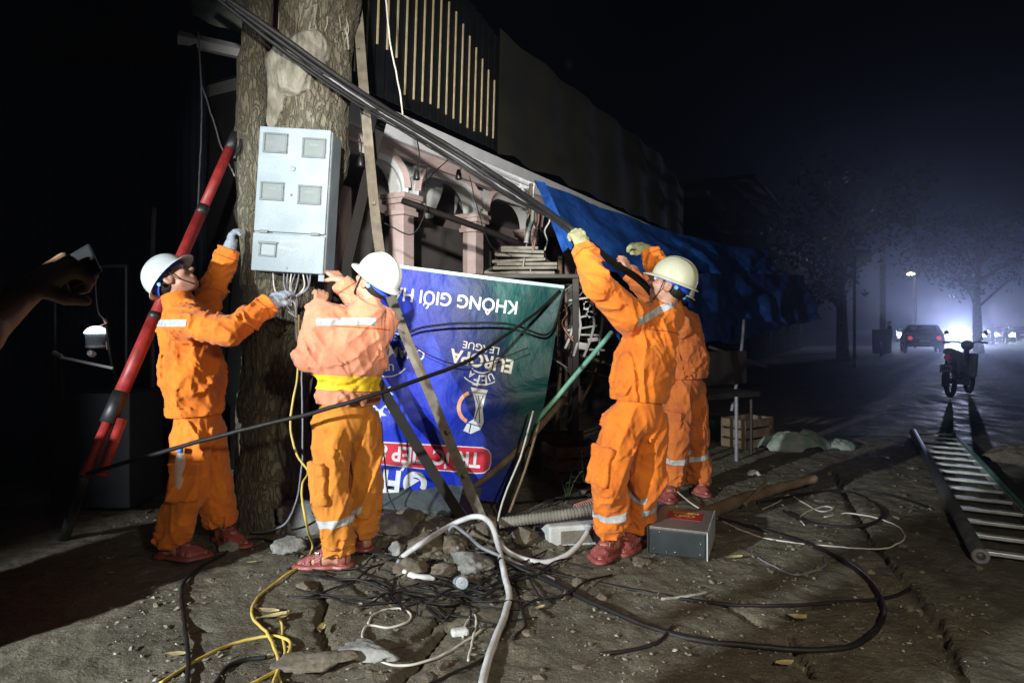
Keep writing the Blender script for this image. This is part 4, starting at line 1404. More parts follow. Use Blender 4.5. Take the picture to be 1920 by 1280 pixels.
# ---- worker in faded orange with the yellow belt, seen from behind
def w2():
    J = dict(side=(-.68, -.73, 0), head=P(702, 530, 3.64), face=(-.62, .45, .52), crown=(.50, -.22, .84), neck=P(690, 582, 3.62),
             chest=P(668, 630, 3.64), waist=P(655, 700, 3.62), hem=P(652, 757, 3.62), pelvis=P(652, 785, 3.62),
             shL=P(606, 600, 3.56), elL=P(580, 668, 3.56), wrL=P(598, 572, 3.80),
             shR=P(712, 602, 3.78), elR=P(690, 600, 4.02), wrR=P(640, 526, 3.98),
             hipL=P(624, 800, 3.58), knL=P(622, 930, 3.57), ankL=P(634, 1045, 3.60),
             hipR=P(682, 800, 3.70), knR=P(686, 905, 3.76), ankR=P(676, 1022, 3.80),
             toeL=(-1, .12, 0), toeR=(-.8, .5, 0), hemL=-.015, hemR=.0, stripeL=.175, stripeR=.2)
    for S in 'LR': J['floor' + S] = fl(J['ank' + S]); J['ank' + S][2] = J['floor' + S] + .085
    J['handL'] = hand_prims(J['wrL'], P(606, 535, 3.9) - J['wrL'], (-.5, .8, 0), 1, (25, 35, 25))
    J['handR'] = hand_prims(J['wrR'], P(612, 500, 4.05) - J['wrR'], (-.6, .5, 0), -1, (20, 30, 25))
    J['tape'] = (P(640, 603, 3.5), unit(Z + np.array([-.02, 0, 0])), .0185, [(P(596, 600, 3.5), (1, .1, 0)), (P(700, 600, 3.5), (-1, 0, 0)), (P(640, 600, 3.66), (0, -1, 0))])
    J['gloves'] = ''
    t, d = worker('person', 'worker in faded pink-orange jacket and yellow belt with his back turned', J, 'faded', 'amber', 'helmet', 'skin', None,
                  seed=12, belt=('belt', .118), pocket={'L': (-.75, -.65, 0)}, puff=.93, trouser_r=.93, legtape='L')
w2()

# ---- worker stretching both arms up to the cable at the right
def w3():
    J = dict(side=(-.70, -.70, .05), head=P(1256, 536, 3.84), face=(-.78, .42, .36), crown=(.33, -.12, .92), neck=P(1243, 588, 3.84),
             chest=P(1220, 636, 3.84), waist=P(1203, 705, 3.80), hem=P(1198, 752, 3.78), pelvis=P(1196, 780, 3.78),
             shL=P(1178, 592, 3.70), elL=P(1124, 535, 3.62), wrL=P(1094, 464, 3.74),
             shR=P(1250, 592, 4.00), elR=P(1252, 520, 4.16), wrR=P(1216, 474, 4.28),
             hipL=P(1166, 795, 3.74), knL=P(1141, 900, 3.70), ankL=P(1148, 1005, 3.86),
             hipR=P(1222, 795, 3.86), knR=P(1213, 900, 3.88), ankR=P(1190, 1000, 4.0),
             toeL=(-.62, -.8, 0), toeR=(-.45, -.55, 0), hemL=.045, hemR=.03, stripeL=.19, stripeR=.19)
    for S in 'LR': J['floor' + S] = fl(J['ank' + S]); J['ank' + S][2] = J['floor' + S] + .09
    J['handL'] = hand_prims(J['wrL'], P(1078, 428, 3.78) - J['wrL'], (-.3, .8, -.2), 1, (35, 50, 40))
    J['handR'] = hand_prims(J['wrR'], P(1183, 450, 4.34) - J['wrR'], (-.3, .6, -.7), -1, (35, 45, 35))
    J['tape'] = (P(1228, 588, 3.66), unit((-.42, .0, .9)), .02, [(P(1196, 575, 3.6), (1, 0, 0)), (P(1290, 600, 3.7), (-1, 0, 0)), (P(1240, 600, 3.84), (0, -1, .2))])
    worker('person', 'worker in bright orange with cream helmet stretching both arms to the cable', J, 'orange', 'orange', 'helmet_cream', 'skin', 'glove_k',
           seed=22, pocket={'L': (-.85, -.55, 0)}, puff=.98, sleeve_fold=.018)
w3()

# ---- the man behind him
def w4():
    J = dict(side=(-.35, -1, 0), head=P(1264, 556, 5.20), face=(-.93, .1, .35), crown=(.3, 0, .95), neck=P(1272, 592, 5.2),
             chest=P(1284, 625, 5.2), waist=P(1287, 680, 5.2), hem=P(1288, 708, 5.2), pelvis=P(1286, 725, 5.2),
             shL=P(1272, 610, 5.04), elL=P(1222, 560, 5.0), wrL=P(1180, 512, 5.05),
             shR=P(1290, 605, 5.37), elR=P(1240, 570, 5.4), wrR=P(1200, 520, 5.4),
             hipL=P(1272, 735, 5.12), knL=P(1266, 815, 5.08), ankL=P(1262, 890, 5.15),
             hipR=P(1296, 735, 5.28), knR=P(1301, 815, 5.26), ankR=P(1312, 880, 5.35),
             toeL=(-.5, -.85, 0), toeR=(-.2, -1, 0), hemL=.03, hemR=-.02)
    for S in 'LR': J['floor' + S] = fl(J['ank' + S]); J['ank' + S][2] = J['floor' + S] + .085
    J['handL'] = hand_prims(J['wrL'], P(1168, 478, 5.06) - J['wrL'], (-.6, .5, 0), 1, (20, 25, 20))
    J['handR'] = hand_prims(J['wrR'], P(1180, 490, 5.4) - J['wrR'], (-.6, .5, 0), -1, (20, 25, 20))
    J['gloves'] = ''
    worker('person', 'worker in rust orange half hidden behind the man with the cream helmet', J, 'rust', 'rust', 'helmet_cream', 'skin', None,
           seed=33, pocket={'L': (-.6, -.8, 0)}, h=.010, trouser_r=1.05)
w4()

# ---- bystander at the left whose bare forearm holds up a phone
def bystander():
    wr = P(46, 546, 1.36); el_ = np.array([-.985, 1.10, 1.215]); sh = np.array([-1.25, .99, 1.42])
    t = thing('person', 'bystander at the left edge whose bare arm holds up a phone', 'person', (-1.44, .85, 0))
    hdir = unit(P(110, 508, 1.38) - wr); hn = unit((.55, .8, -.45))
    hd = hand_prims(wr, hdir, hn, 1, (70, 88, 55), thumb=.75, sc=1.12)
    chest = np.array([-1.47, .94, 1.375]); pel = np.array([-1.44, .87, 1.0]); hdp = np.array([-1.47, .98, 1.76])
    Mh = frame((.3, 1, 0), (0, 0, 1))
    FLOOR[0] = 0.0
    fL, fR = foot_prims(np.array([-1.34, .82, .09]), (.2, 1, 0)), foot_prims(np.array([-1.56, .84, .09]), (-.1, 1, 0))
    sd = unit((1, -.25, 0))
    def body(p):
        d = local(p, lambda q: head_sdf(q, hdp, Mh), hdp - .13, hdp + .13)
        d = smin(d, cap(p, chest + Z * .14, hdp - Z * .04, .055, .052), .03)
        d = smin(d, cap(p, chest, pel, .10, .10, sd, 1.3), .04)
        d = smin(d, cap(p, chest + Z * .08, sh, .07, .055), .04)
        d = smin(d, cap(p, sh, el_, .055, .045), .03)
        d = smin(d, cap(p, el_, el_ + (wr - el_) * .45, .046, .047), .02)
        d = smin(d, cap(p, el_ + (wr - el_) * .45, wr, .047, .031), .02)
        sl = chest + Z * .08 - sd * .19
        d = smin(d, cap(p, sl, sl + np.array([-.04, .02, -.28]), .055, .043), .04)
        d = smin(d, cap(p, sl + np.array([-.04, .02, -.28]), sl + np.array([.0, .12, -.5]), .043, .03), .02)
        for a, f_ in ((np.array([-1.34, .84, .48]), fL), (np.array([-1.55, .86, .48]), fR)):
            d = smin(d, cap(p, pel + (a - pel) * np.array([.8, 1, 0]), a, .08, .055), .03)
            d = smin(d, cap(p, a, f_[2] + Z * .09, .055, .038), .02)
            d = smin(d, local(p, lambda q: prims_sdf(q, f_[0] + f_[1], .015), *bounds([q[1] for q in f_[0] + f_[1]], .09)), .02)
        d = smin(d, local(p, lambda q: prims_sdf(q, hd, .006), *bounds([q[1] for q in hd] + [wr], .03)), .014)
        return d
    lo, hi = bounds([hdp, wr, sh, chest, pel, fL[2], fR[2], P(140, 500, 1.45), chest - sd * .3], .16)
    lo[2] = -.01; hi[0] = max(hi[0], -.7)
    mobj('body', *sdf_mesh(body, lo, hi, .0075), M['skin_dark'], t)
    def shirt(p):
        d = cap(p, chest + Z * .02, pel + Z * .02, .135, .135, sd, 1.32)
        d = smin(d, cap(p, chest + Z * .08, sh, .09, .075), .04)
        s2 = cap(p, sh, sh + (el_ - sh) * .6, .078, .07)
        d = smin(d, s2, .04)
        d = d - folds(p, Z, .08, .012, 4)
        return np.maximum(d, pel[2] - .03 - p[:, 2])
    lo, hi = bounds([chest + sd * .1, chest - sd * .15, pel, sh, el_], .2)
    mobj('shirt', *sdf_mesh(shirt, lo, hi, .012), M['black'], t)
    def pants(p):
        d = cap(p, pel + Z * .02, pel - Z * .05, .12, .12, sd, 1.25)
        for a, f_ in ((np.array([-1.34, .84, .48]), fL), (np.array([-1.55, .86, .48]), fR)):
            d = smin(d, cap(p, pel + (a - pel) * np.array([.8, 1, .1]), a, .1, .08), .04)
            d = smin(d, cap(p, a, f_[2] + Z * .1, .08, .065), .04)
        return np.maximum(d - folds(p, Z, .08, .01, 8), .07 - p[:, 2])
    mobj('trousers', *sdf_mesh(pants, np.array([-1.8, .6, 0.02]), np.array([-1.15, 1.15, 1.1]), .012), M['dark_sheet'], t)
    def hair(p):
        q = (p - hdp.astype(np.float32)) @ Mh.astype(np.float32)
        d = ell(q, (-.016, 0, .045), (.106, .086, .094))
        return np.maximum(d, np.minimum(q[:, 0] - .05, .055 - q[:, 2]))
    mobj('hair', *sdf_mesh(hair, hdp - .16, hdp + .17, .01), M['hair'], t)
    # phone in the fist
    hn = unit(hn - hdir * (hn @ hdir)); hl = np.cross(hn, hdir)
    c = wr + hdir * .106 + hn * .026 - hl * .028
    ph = thing('mobile_phone', 'dark mobile phone gripped in the fist at the left edge', 'phone', c)
    Mp = np.stack([hl, hdir, hn], 1)
    MB().box(c, (.145, .070, .009), Mp, .004).build('case', M['phone'], ph)
    MB().box(c + Mp @ np.array([.0, 0, .0065]), (.133, .062, .002), Mp).build('screen', M['window'], ph)
bystander()

# ------------------------------------------------------------------ meter box on the tree
def build_meter_box():
    roll = 3.4
    c0 = P(547, 376, 3.98)
    Mb = rotm('Y', roll)
    t = thing('electric_meter_box', 'pale grey electric meter box with small windows fixed to the tree', 'meter box', c0 - np.array([0, 0, .43]))
    X = lambda a, y, z: c0 + Mb @ np.array([a, y, z])
    Wd, Ht, Dp = .425, .86, .21
    k = MB(); k.box(X(0, .105 + .012, 0), (Wd + .012, Dp, Ht), Mb, .012); k.build('case', M['box'], t)
    # upper cover and lower door, slightly proud, with a gap between
    k = MB(); k.box(X(0, .0, .118), (Wd, .022, Ht - .236), Mb, .006); up_ = k.build('cover', M['box'], t)
    k = MB(); k.box(X(0, -.002, -.316), (Wd + .004, .024, .226), Mb, .006); dn = k.build('lower_door', M['box'], t)
    def win(a, z, w, h, dark, par, rot=0):
        Mw = Mb @ rotm('Y', rot)
        f = MB()
        for dx, dz, sx, sz in ((0, h / 2, w + .012, .011), (0, -h / 2, w + .012, .011), (-w / 2, 0, .011, h - .011), (w / 2, 0, .011, h - .011)):
            f.box(X(a, -.016, z) + Mw @ np.array([dx, 0, dz]), (sx, .014, sz), Mw, .002)
        wo = f.build('window_frame', M['box_frame'], par)
        MB().box(X(a, -.0115, z), (w - .002, .003, h - .002), Mw).build('meter', M['meter_dark' if dark else 'meter'], par)
        if not dark:
            MB().box(X(a, -.0135, z + h * .17), (w * .4, .002, h * .12), Mw).build('dial', M['ink'], par)
        MB().box(X(a, -.0185, z), (w - .012, .002, h - .012), Mw).build('pane', M['pane'], par)
    win(-.112, .332, .132, .108, True, up_); win(.118, .316, .128, .108, False, up_)
    win(-.116, .046, .128, .100, False, up_); win(.108, .036, .126, .104, False, up_)
    win(-.120, -.302, .092, .074, True, dn, 2)
    MB().box(X(-.120, -.022, -.262), (.112, .014, .014), Mb, .003).build('window_hood', M['box_frame'], dn)
    for a in (-.15, .155):
        MB().box(X(a, -.018, -.196), (.05, .012, .018), Mb, .003).build('hinge', M['box_frame'], up_)
    mobj('knob', *lathe([(.016, 0), (.016, .006), (.011, .010), (.0001, .011)], X(.0, -.010, .185), Mb @ np.array([0, -1, 0]), 14), M['box'], up_)
    mobj('knob', *lathe([(.007, 0), (.007, .004), (.0001, .005)], X(.0, -.010, .03), Mb @ np.array([0, -1, 0]), 10), M['ink'], up_)
    MB().box(X(0, -.016, -.405), (.004, .003, .014), Mb).build('keyhole', M['ink'], dn)
    MB().box(X(.205, -.004, -.452), (.035, .012, .04), Mb, .003).build('lug', M['box'], t)
    # handwriting on the lower door
    for txt, z, L_ in (('COMPAI', -.252, .125), ('MAPBAN', -.300, .115)):
        V, Fc = text_mesh(txt, -.012)
        s = L_ / V[:, 0].max()
        rnd = random.Random(3)
        pts = [X(-.05 + v[0] * s + .10 * v[1] * s, -.0168, z + v[1] * s * .85 + .004 * math.sin(v[0] * 2)) for v in V]
        mobj('handwriting', pts, Fc, M['chalk'], dn, False)
    # cable tails leaving the bottom
    rnd = random.Random(9)
    for i in range(9):
        x0 = 525 + i * 7.2
        pts = [P(x0, 512, 4.03), P(x0 - 3 + rnd.uniform(-6, 6), 540, 3.97 + rnd.uniform(-.03, .03)), P(548 + rnd.uniform(-12, 16), 566 + rnd.uniform(-6, 6), 3.93), P(556 + rnd.uniform(-3, 3), 596, 3.97), P(556 + rnd.uniform(-3, 3), 640, 4.0)]
        if i == 0: pts = [P(512, 512, 4.03), P(516, 545, 3.92), P(535, 578, 3.9), P(556, 596, 3.95)]
        mobj('cable_tail', *tube(pts, .0045, 8, 6), M['grey_cable' if i % 3 else 'pale_cable'], t)
build_meter_box()

def cable(pts, r, m, label, name='cable', group=None, n=10, k=8, cat='cable'):
    path = spline(pts, n)
    CN[0] += 1
    q = path * 9 + CN[0] * 3.1
    wob = np.stack([vn3(q, 61), vn3(q, 62), vn3(q, 63)], 1) - .5 + .5 * (np.stack([vn3(q * 3.3, 64), vn3(q * 3.3, 65), vn3(q * 3.3, 66)], 1) - .5)
    e_ = np.minimum(np.arange(len(path)), np.arange(len(path))[::-1])[:, None]
    path = path + wob * (.009 if r < .008 else .006 if r < .014 else .004) * np.clip(e_ / 4, 0, 1)
    path[:, 2] = np.maximum(path[:, 2], -.03)
    rr = r * (1 + .05 * (vn3(path * 14 + CN[0], 67) - .5) * 2)
    o = mobj(name, *sweep(path, circ(1, k), rr), M[m])
    return tag(o, label, cat, group)
CN = [0]
def gcable(pix, r, m, label, name='cable', group=None, lift=(), k=8, cat='cable'):
    pts = []
    for i, q in enumerate(pix):
        dz = q[2] if len(q) > 2 else 0
        if dz:                                             # a raised point keeps the row of the photograph at its own depth
            Y = q[3] if len(q) > 3 else None
            pts.append(P(q[0], q[1], Y) if Y else g(q[0], q[1] + dz * F / 4.0, dz))
        else:
            pts.append(g(q[0], q[1], r * .9))
    return cable(pts, r, m, label, name, group, 10, k, cat)

# overhead bundle dragged down towards the workers
rnd = random.Random(4)
OH = [(380, -30, 3.9), (520, 72, 4.05), (650, 165, 4.25), (760, 232, 4.5), (860, 292, 4.7), (950, 350, 4.55), (1030, 402, 4.05), (1086, 442, 3.80), (1150, 492, 4.1), (1200, 525, 4.45), (1250, 580, 4.8)]
lab = ['thick black overhead cable, uppermost of the sagging bundle', 'black overhead cable in the middle of the sagging bundle', 'black overhead cable along the underside of the sagging bundle',
       'thin grey overhead wire twisted round the sagging bundle', 'slack black overhead wire drooping a little below the bundle']
for i in range(5):
    off = [(0, -7), (3, 2), (-3, 9), (0, 4), (0, 15)][i]
    pts = [P(x + off[0], y + off[1] * (1.2 if 400 < x < 1000 else .35) + rnd.uniform(-2, 2), Y + rnd.uniform(-.02, .02)) for x, y, Y in OH[:(11 if i < 3 else 8)]]
    cable(pts, [.017, .014, .012, .006, .007][i], ['cable', 'cable', 'cable', 'grey_cable', 'cable'][i], lab[i], 'overhead_cable', 'overhead cables')
# hanging ends under the bundle
for a, b, l in (((782, 262, 5.0), (781, 325, 5.0), 'black hanging wire with a lamp holder left of the porch column'), ((859, 305, 5.2), (860, 325, 5.2), 'short black hanging wire with a lamp holder under the bundle'),
                ((668, 240, 4.8), (676, 300, 4.8), 'thin black wire dangling beside the steel post')):
    t = thing('hanging_lamp_holder', l, 'lamp holder', P(*b))
    mobj('wire', *tube([P(*a), (P(*a) + P(*b)) / 2 + np.array([.02, 0, 0]), P(*b)], .005, 6, 6), M['cable'], t)
    q = P(*b)
    mobj('holder', *lathe([(.008, .03), (.016, .02), (.022, -.01), (.026, -.045), (.022, -.05), (.0001, -.05)], q, (0, 0, 1), 12), M['black'], t)
cable([P(800, 310, 5.0), P(798, 360, 5.1), P(795, 405, 5.1), P(770, 440, 5.1), P(720, 418, 5.0)], .005, 'cable', 'thin black wire looping down in front of the porch column')
cable([P(845, 296, 4.75), P(812, 325, 4.9), P(800, 345, 5.0)], .004, 'cable', 'thin black wire slanting from the bundle to the porch column')
cable([P(880, 330, 4.8), P(898, 400, 5.0), P(920, 460, 5.2), P(960, 480, 5.6)], .004, 'cable', 'thin black wire drooping in front of the second porch column')
cable([P(720, -30, 4.6), P(730, 70, 4.6), P(745, 150, 4.6), P(755, 215, 4.55)], .006, 'pale_cable', 'pale thin wire crossing the slatted screen')
cable([P(372, 60, 4.9), P(378, 190, 4.9), P(376, 280, 4.9), P(370, 400, 5.0)], .006, 'grey_cable', 'grey wire hanging straight down left of the tree')
cable([P(378, 160, 4.9), P(400, 225, 4.9), P(415, 275, 4.8), P(440, 330, 4.5)], .006, 'grey_cable', 'grey wire slanting down to the tip of the red pole')
# fallen dark tube inside the porch
cable([P(754, 376, 5.4), P(900, 428, 5.7), P(985, 462, 6.0)], .028, 'steel_dark', 'dark steel tube slanting across the porch front', 'steel_tube', cat='tube', n=4)

# taut rope from the foot of the red pole to the banner
cable([P(163, 888, 3.50), P(300, 848, 3.42), P(430, 812, 3.36), P(600, 770, 3.34), P(720, 734, 3.38), P(870, 680, 3.75), P(905, 658, 4.1), P(1000, 590, 4.72), P(1050, 545, 4.9)], .011, 'cable',
      'taut black cable crossing in front of the two left workers', 'pulled_cable')
cable([P(745, 632, 4.62), P(800, 613, 4.6), P(880, 605, 4.6), P(960, 608, 4.68), P(1030, 625, 4.8), P(1058, 545, 4.92)], .008, 'cable', 'black cable bowed across the upper half of the banner')
cable([P(770, 643, 4.6), P(812, 668, 4.6), P(860, 682, 4.58), P(925, 676, 4.6), P(990, 652, 4.65)], .004, 'cable', 'thin black wire drooping over the middle of the banner')
cable([P(715, 790, 4.5), P(722, 860, 4.5), P(728, 920, 4.48), P(745, 965, 4.42)], .005, 'cable', 'thin black wire hanging at the left edge of the banner')

# yellow and grey cables from the meter box to the ground
cable([P(560, 590, 3.95), P(558, 700, 3.96), P(545, 790, 3.9), P(556, 850, 3.86), P(578, 884, 3.78), P(566, 912, 3.7), P(574, 980, 3.62), g(586, 1030, .01), g(560, 1065, .01), g(512, 1098, .01), g(478, 1130, .01), g(474, 1160, .01), g(500, 1190, .01),
       g(518, 1230, .01), g(520, 1265, .01), g(505, 1300, .01)], .0068, 'yellow_cable', 'yellow cable running down from the meter box across the pavement')
gcable([(300, 1284), (360, 1246), (430, 1212), (500, 1196), (535, 1200), (545, 1215), (528, 1250), (495, 1272), (460, 1290)], .0068, 'yellow_cable', 'yellow cable curling in loops at the lower left of the pavement')
gcable([(525, 1156), (528, 1190), (533, 1225), (520, 1262), (530, 1290)], .0055, 'yellow_cable', 'short yellow cable end lying by the dry leaf')
cable([P(565, 600, 3.97), P(566, 740, 3.95), P(565, 880, 3.9), P(548, 960, 3.95), P(520, 990, 4.0), g(470, 1005, .02)], .006, 'grey_cable', 'grey cable hanging beside the yellow one along the tree')
gcable([(350, 1290), (352, 1240), (346, 1180), (340, 1130), (345, 1095), (370, 1070), (420, 1040), (470, 1014), (520, 1020), (560, 1045)], .009, 'cable', 'thick black cable lying on the ground at the feet of the left worker')
gcable([(400, 1290), (425, 1255), (460, 1240), (500, 1235)], .009, 'cable', 'short bend of black cable at the bottom left of the pavement')
# white conduit loops in the middle
gcable([(815, 1088), (780, 1086), (752, 1072), (752, 1052), (790, 1022, .10), (845, 985, .20, 3.95), (890, 968, .26, 3.92), (918, 980, .24, 3.84), (934, 1020, .14, 3.72), (946, 1080, .04), (954, 1120), (946, 1160), (930, 1200), (914, 1250), (902, 1300)], .0165, 'white_pipe',
       'thick white conduit rising in a hoop and running down to the bottom edge', 'conduit', cat='conduit')
gcable([(934, 1006, .12, 3.9), (946, 1030, .06), (975, 1050), (1020, 1058), (1060, 1046), (1090, 1015, .05), (1108, 985, .12, 3.98)], .0155, 'white_pipe', 'white conduit bent in a shallow loop beside the white block', 'conduit', cat='conduit')
gcable([(860, 1030, .05), (840, 1008, .12, 3.85), (850, 985, .2, 3.9), (880, 1005, .15, 3.8), (905, 1030, .08), (1000, 1072), (1040, 1090)], .010, 'grey_cable', 'grey cable looping through the white conduit hoop')
# big black loops on the right
gcable([(935, 1050, .06), (1000, 1080), (1100, 1128), (1200, 1172), (1300, 1202), (1430, 1218), (1560, 1222), (1625, 1200), (1656, 1160), (1648, 1120), (1615, 1078), (1560, 1042), (1490, 1014), (1400, 988), (1350, 975)], .0125, 'cable', 'thick black cable sweeping in a wide loop over the right pavement')
gcable([(950, 1058, .05), (1060, 1082), (1180, 1106), (1300, 1128), (1420, 1138), (1520, 1136), (1620, 1128), (1680, 1120), (1706, 1106)], .0085, 'cable', 'black cable lying nearly straight to the right with a frayed end')
gcable([(1420, 945), (1500, 930), (1580, 922), (1640, 945), (1655, 968), (1630, 985), (1570, 990), (1510, 980), (1470, 960)], .011, 'cable', 'black cable coil lying beyond the branch')
gcable([(1600, 918), (1660, 928), (1720, 945), (1745, 955)], .009, 'cable', 'black cable end running towards the ladder')
gcable([(1236, 918), (1262, 914, .06), (1290, 935, .05), (1330, 966), (1390, 994), (1450, 1012), (1540, 1024), (1620, 1030), (1670, 1026), (1696, 1008), (1680, 986), (1640, 972), (1590, 963), (1545, 970)], .0052, 'pale_cable', 'thin pale cable trailing from behind the power unit in a long curve')
gcable([(1508, 985), (1500, 972), (1515, 960), (1545, 950), (1562, 955), (1540, 960), (1515, 948), (1478, 928), (1460, 942), (1430, 955)], .005, 'pale_cable', 'pale wire tangle beside the fallen branch')
gcable([(1545, 1045), (1546, 1060), (1525, 1072), (1490, 1078), (1450, 1062), (1420, 1045)], .005, 'grey_cable', 'thin grey wire curve inside the wide black loop')
gcable([(690, 1170), (705, 1150), (740, 1142), (768, 1152), (764, 1168), (730, 1178), (690, 1174), (680, 1196), (696, 1230), (745, 1248), (800, 1240), (860, 1212), (905, 1180)], .0055, 'pale_cable', 'pale cord knotted in a loop on the cracked slab')
gcable([(868, 1196), (872, 1172), (886, 1152), (893, 1168), (886, 1205), (878, 1240)], .005, 'pale_cable', 'short pale cord end by the small white plug')
gcable([(775, 1300), (850, 1262), (905, 1236), (945, 1190), (960, 1150), (955, 1110)], .006, 'cable', 'thin black wire beside the lower end of the white conduit')
gcable([(965, 1080), (975, 1130), (985, 1175), (962, 1200)], .007, 'cable', 'short black wire curling right of the white conduit')
gcable([(1125, 1228), (1180, 1222), (1235, 1205), (1262, 1175)], .008, 'black', 'thin dark twig-like wire at the lower middle right')
gcable([(1240, 1125), (1290, 1120), (1325, 1112)], .007, 'rag', 'pale frayed rag strip lying on the black cable', cat='rag', name='rag_strip')
# tangle of thin black wires around the foot of the posts
rnd = random.Random(17)
for i in range(46):
    x, y = (rnd.uniform(640, 900), rnd.uniform(1045, 1130)) if i < 22 else (rnd.uniform(820, 1060), rnd.uniform(1040, 1150))
    a = rnd.uniform(-.5, .5); L_ = rnd.uniform(90, 240)
    pts = []
    for j in range(6):
        s = j / 5 - .5
        pts.append((x + L_ * s + rnd.uniform(-14, 14), y + L_ * s * a * .5 + 26 * math.sin(3 * s + i) + rnd.uniform(-8, 8), .0 if j in (0, 5) else rnd.choice([0, .012, .03])))
    pts = [(p[0], max(1012, p[1]), p[2]) for p in pts]
    gcable(pts, rnd.choice([.0035, .0045, .006]), 'cable', 'thin black wire in the tangle under the steel posts', group='tangle of thin black wires under the posts')
for i, (a, b, c) in enumerate((((740, 1085), (735, 1120), (760, 1150)), ((800, 1140), (830, 1165), (850, 1150)), ((700, 1110), (740, 1135), (800, 1130)))):
    gcable([a, b, c], .006, 'cable', ['short bent black wire left in the tangle', 'short hooked black wire below the bottle', 'short black wire lying across the slab edge'][i])

# ------------------------------------------------------------------ telescopic red pole
def build_red_pole():
    a, b = P(438, 262, 4.42), P(158, 892, 3.55)
    t = thing('red_pole', 'red telescopic insulated pole leaning behind the left worker', 'pole', b)
    L_ = lambda s: a + (b - a) * s
    for s0, s1, r in ((.03, .245, .031), (.25, .575, .035), (.583, .80, .038), (.86, 1.0, .029)):
        MB().tube([L_(s0), L_(s1)], r, 2, 16).build('tube_section', M['red_pole'], t, True)
    for s0, s1, r in ((.235, .262, .037), (.571, .588, .040), (.79, .87, .044)):
        MB().tube([L_(s0), L_(s1)], r, 2, 16).build('collar', M['black'], t, True)
    MB().tube([L_(-.02), L_(.035)], .033, 2, 12).build('head_clamp', M['black'], t, True)
    mobj('hook', *tube([L_(-.02), L_(-.02) + np.array([.03, 0, .03]), L_(.03) + np.array([.07, 0, .02]), L_(.07) + np.array([.06, 0, 0])], .012, 6, 8), M['black'], t)
    MB().tube([L_(.86) + np.array([.07, 0, 0]), L_(1.0) + np.array([.09, .0, .0])], .026, 2, 12).build('rail', M['red_pole'], t, True)
    MB().tube([L_(1.0), g(120, 1010, 0)], .03, 2, 10).build('foot', M['black'], t, True)
build_red_pole()

# ------------------------------------------------------------------ bent steel posts
def angle_post(name, pts, wd, m, label, bolts=(), up0=(0, -1, 0), n=6):
    t = thing(name, label, 'post', pts[-1])
    th = .006
    prof = [(-wd / 2, 0), (wd / 2, 0), (wd / 2, -wd * .8), (wd / 2 - th, -wd * .8), (wd / 2 - th, -th), (-wd / 2, -th)]
    V, Fc = sweep(spline(pts, n), prof[::-1], up0=up0)
    mobj('angle_bar', V, Fc, M[m], t, False)
    for q, r in bolts:
        mobj('bolt', *lathe([(r, 0), (r, .012), (r * .5, .013), (r * .5, .022), (.0001, .022)], np.array(q) - np.array([0, .0, 0]), (0, -1, 0), 6), M['steel'], t, False)
    return t
angle_post('steel_post', [P(664, -70, 4.62), P(686, 215, 4.58), P(712, 470, 4.48), P(745, 590, 4.44), P(820, 772, 4.40), P(915, 1000, 4.36)], .066, 'steel', 'tall bent angle-iron post passing behind the white helmet down to the tangle',
           [(P(700, 380, 4.50), .018), (P(672, 90, 4.58), .010), (P(872, 890, 4.34), .016), (P(841, 808, 4.36), .02)])
angle_post('steel_post', [P(716, 225, 4.95), P(684, 350, 4.9), P(651, 490, 4.85), P(600, 690, 4.85), P(560, 960, 4.85)], .075, 'steel_dark', 'dark leaning post beside the meter box in front of the pink wall', up0=(0, -1, 0))
angle_post('steel_post', [P(688, 676, 4.56), P(724, 742, 4.54), P(790, 850, 4.50), P(882, 996, 4.44)], .07, 'steel_dark', 'lower dark strut slanting from the belt to the tangle')
angle_post('steel_post', [P(1000, 790, 4.95), P(975, 860, 4.8), P(952, 935, 4.65), P(945, 1010, 4.35)], .05, 'steel_dark', 'thin upright strut at the right edge of the banner')

# green painted pole and the sticks around it
cable([P(1148, 622, 5.0), P(1072, 712, 4.96), P(1000, 795, 4.9)], .019, 'green_paint', 'pale green painted pole slanting up to the blue flap', 'green_pole', cat='pole', n=4)
o = mobj('branch', *tube([P(1060, 745, 5.05), P(1020, 790, 4.95), P(975, 840, 4.85), P(905, 900, 4.75), P(870, 920, 4.7)], 0, 6, 8, [.022, .026, .028, .022, .016]), M['wood'])
tag(o, 'brown bare branch lying against the right edge of the banner', 'branch')
cable([P(1000, 770, 4.7), P(975, 860, 4.6), P(942, 940, 4.5), P(930, 1000, 4.35)], .007, 'pale_cable', 'thin pale stick standing before the banner corner', 'stick', cat='stick', n=3)
cable([P(1012, 790, 4.75), P(985, 880, 4.6), P(955, 960, 4.5)], .009, 'wood', 'brown stick beside the pale stick at the banner corner', 'stick', cat='stick', n=3)

# ------------------------------------------------------------------ the banner, hung upside down
def Yb(x, y):
    x = np.asarray(x, float); y = np.asarray(y, float)
    s = (x - 690) / 370.; q = (y - 490) / 440.
    f = 4.72 + .24 * s - .05 * q
    f = f + .022 * np.sin(9 * s + 3.2 * q) * q + .06 * fbm2(s * 3 + q * 1.2, q * 2 - s, 7, 3) - .03 * np.abs(fbm2(s * 4 - q * 2.4, q * 3 + s, 17, 3))
    f = f - .03 * np.exp(-((q - .72 + .18 * s) / .05) ** 2) * (.4 + s)            # a long crease above the red band
    f = f + .022 * np.exp(-((q - .10 - .9 * (1 - s)) / .07) ** 2) * s
    f = f - .02 * np.sin(14 * q + 6 * s) * np.clip(s - .62, 0, 1) * 1.6
    return f
def rightx(y):
    return np.interp(y, [488, 537, 600, 680, 760, 830, 880, 945], [1058, 1058, 1046, 1034, 1020, 990, 962, 940])
def ytop(s): return 490 + 47 * s
def ybot(s): return 903 + 40 * s
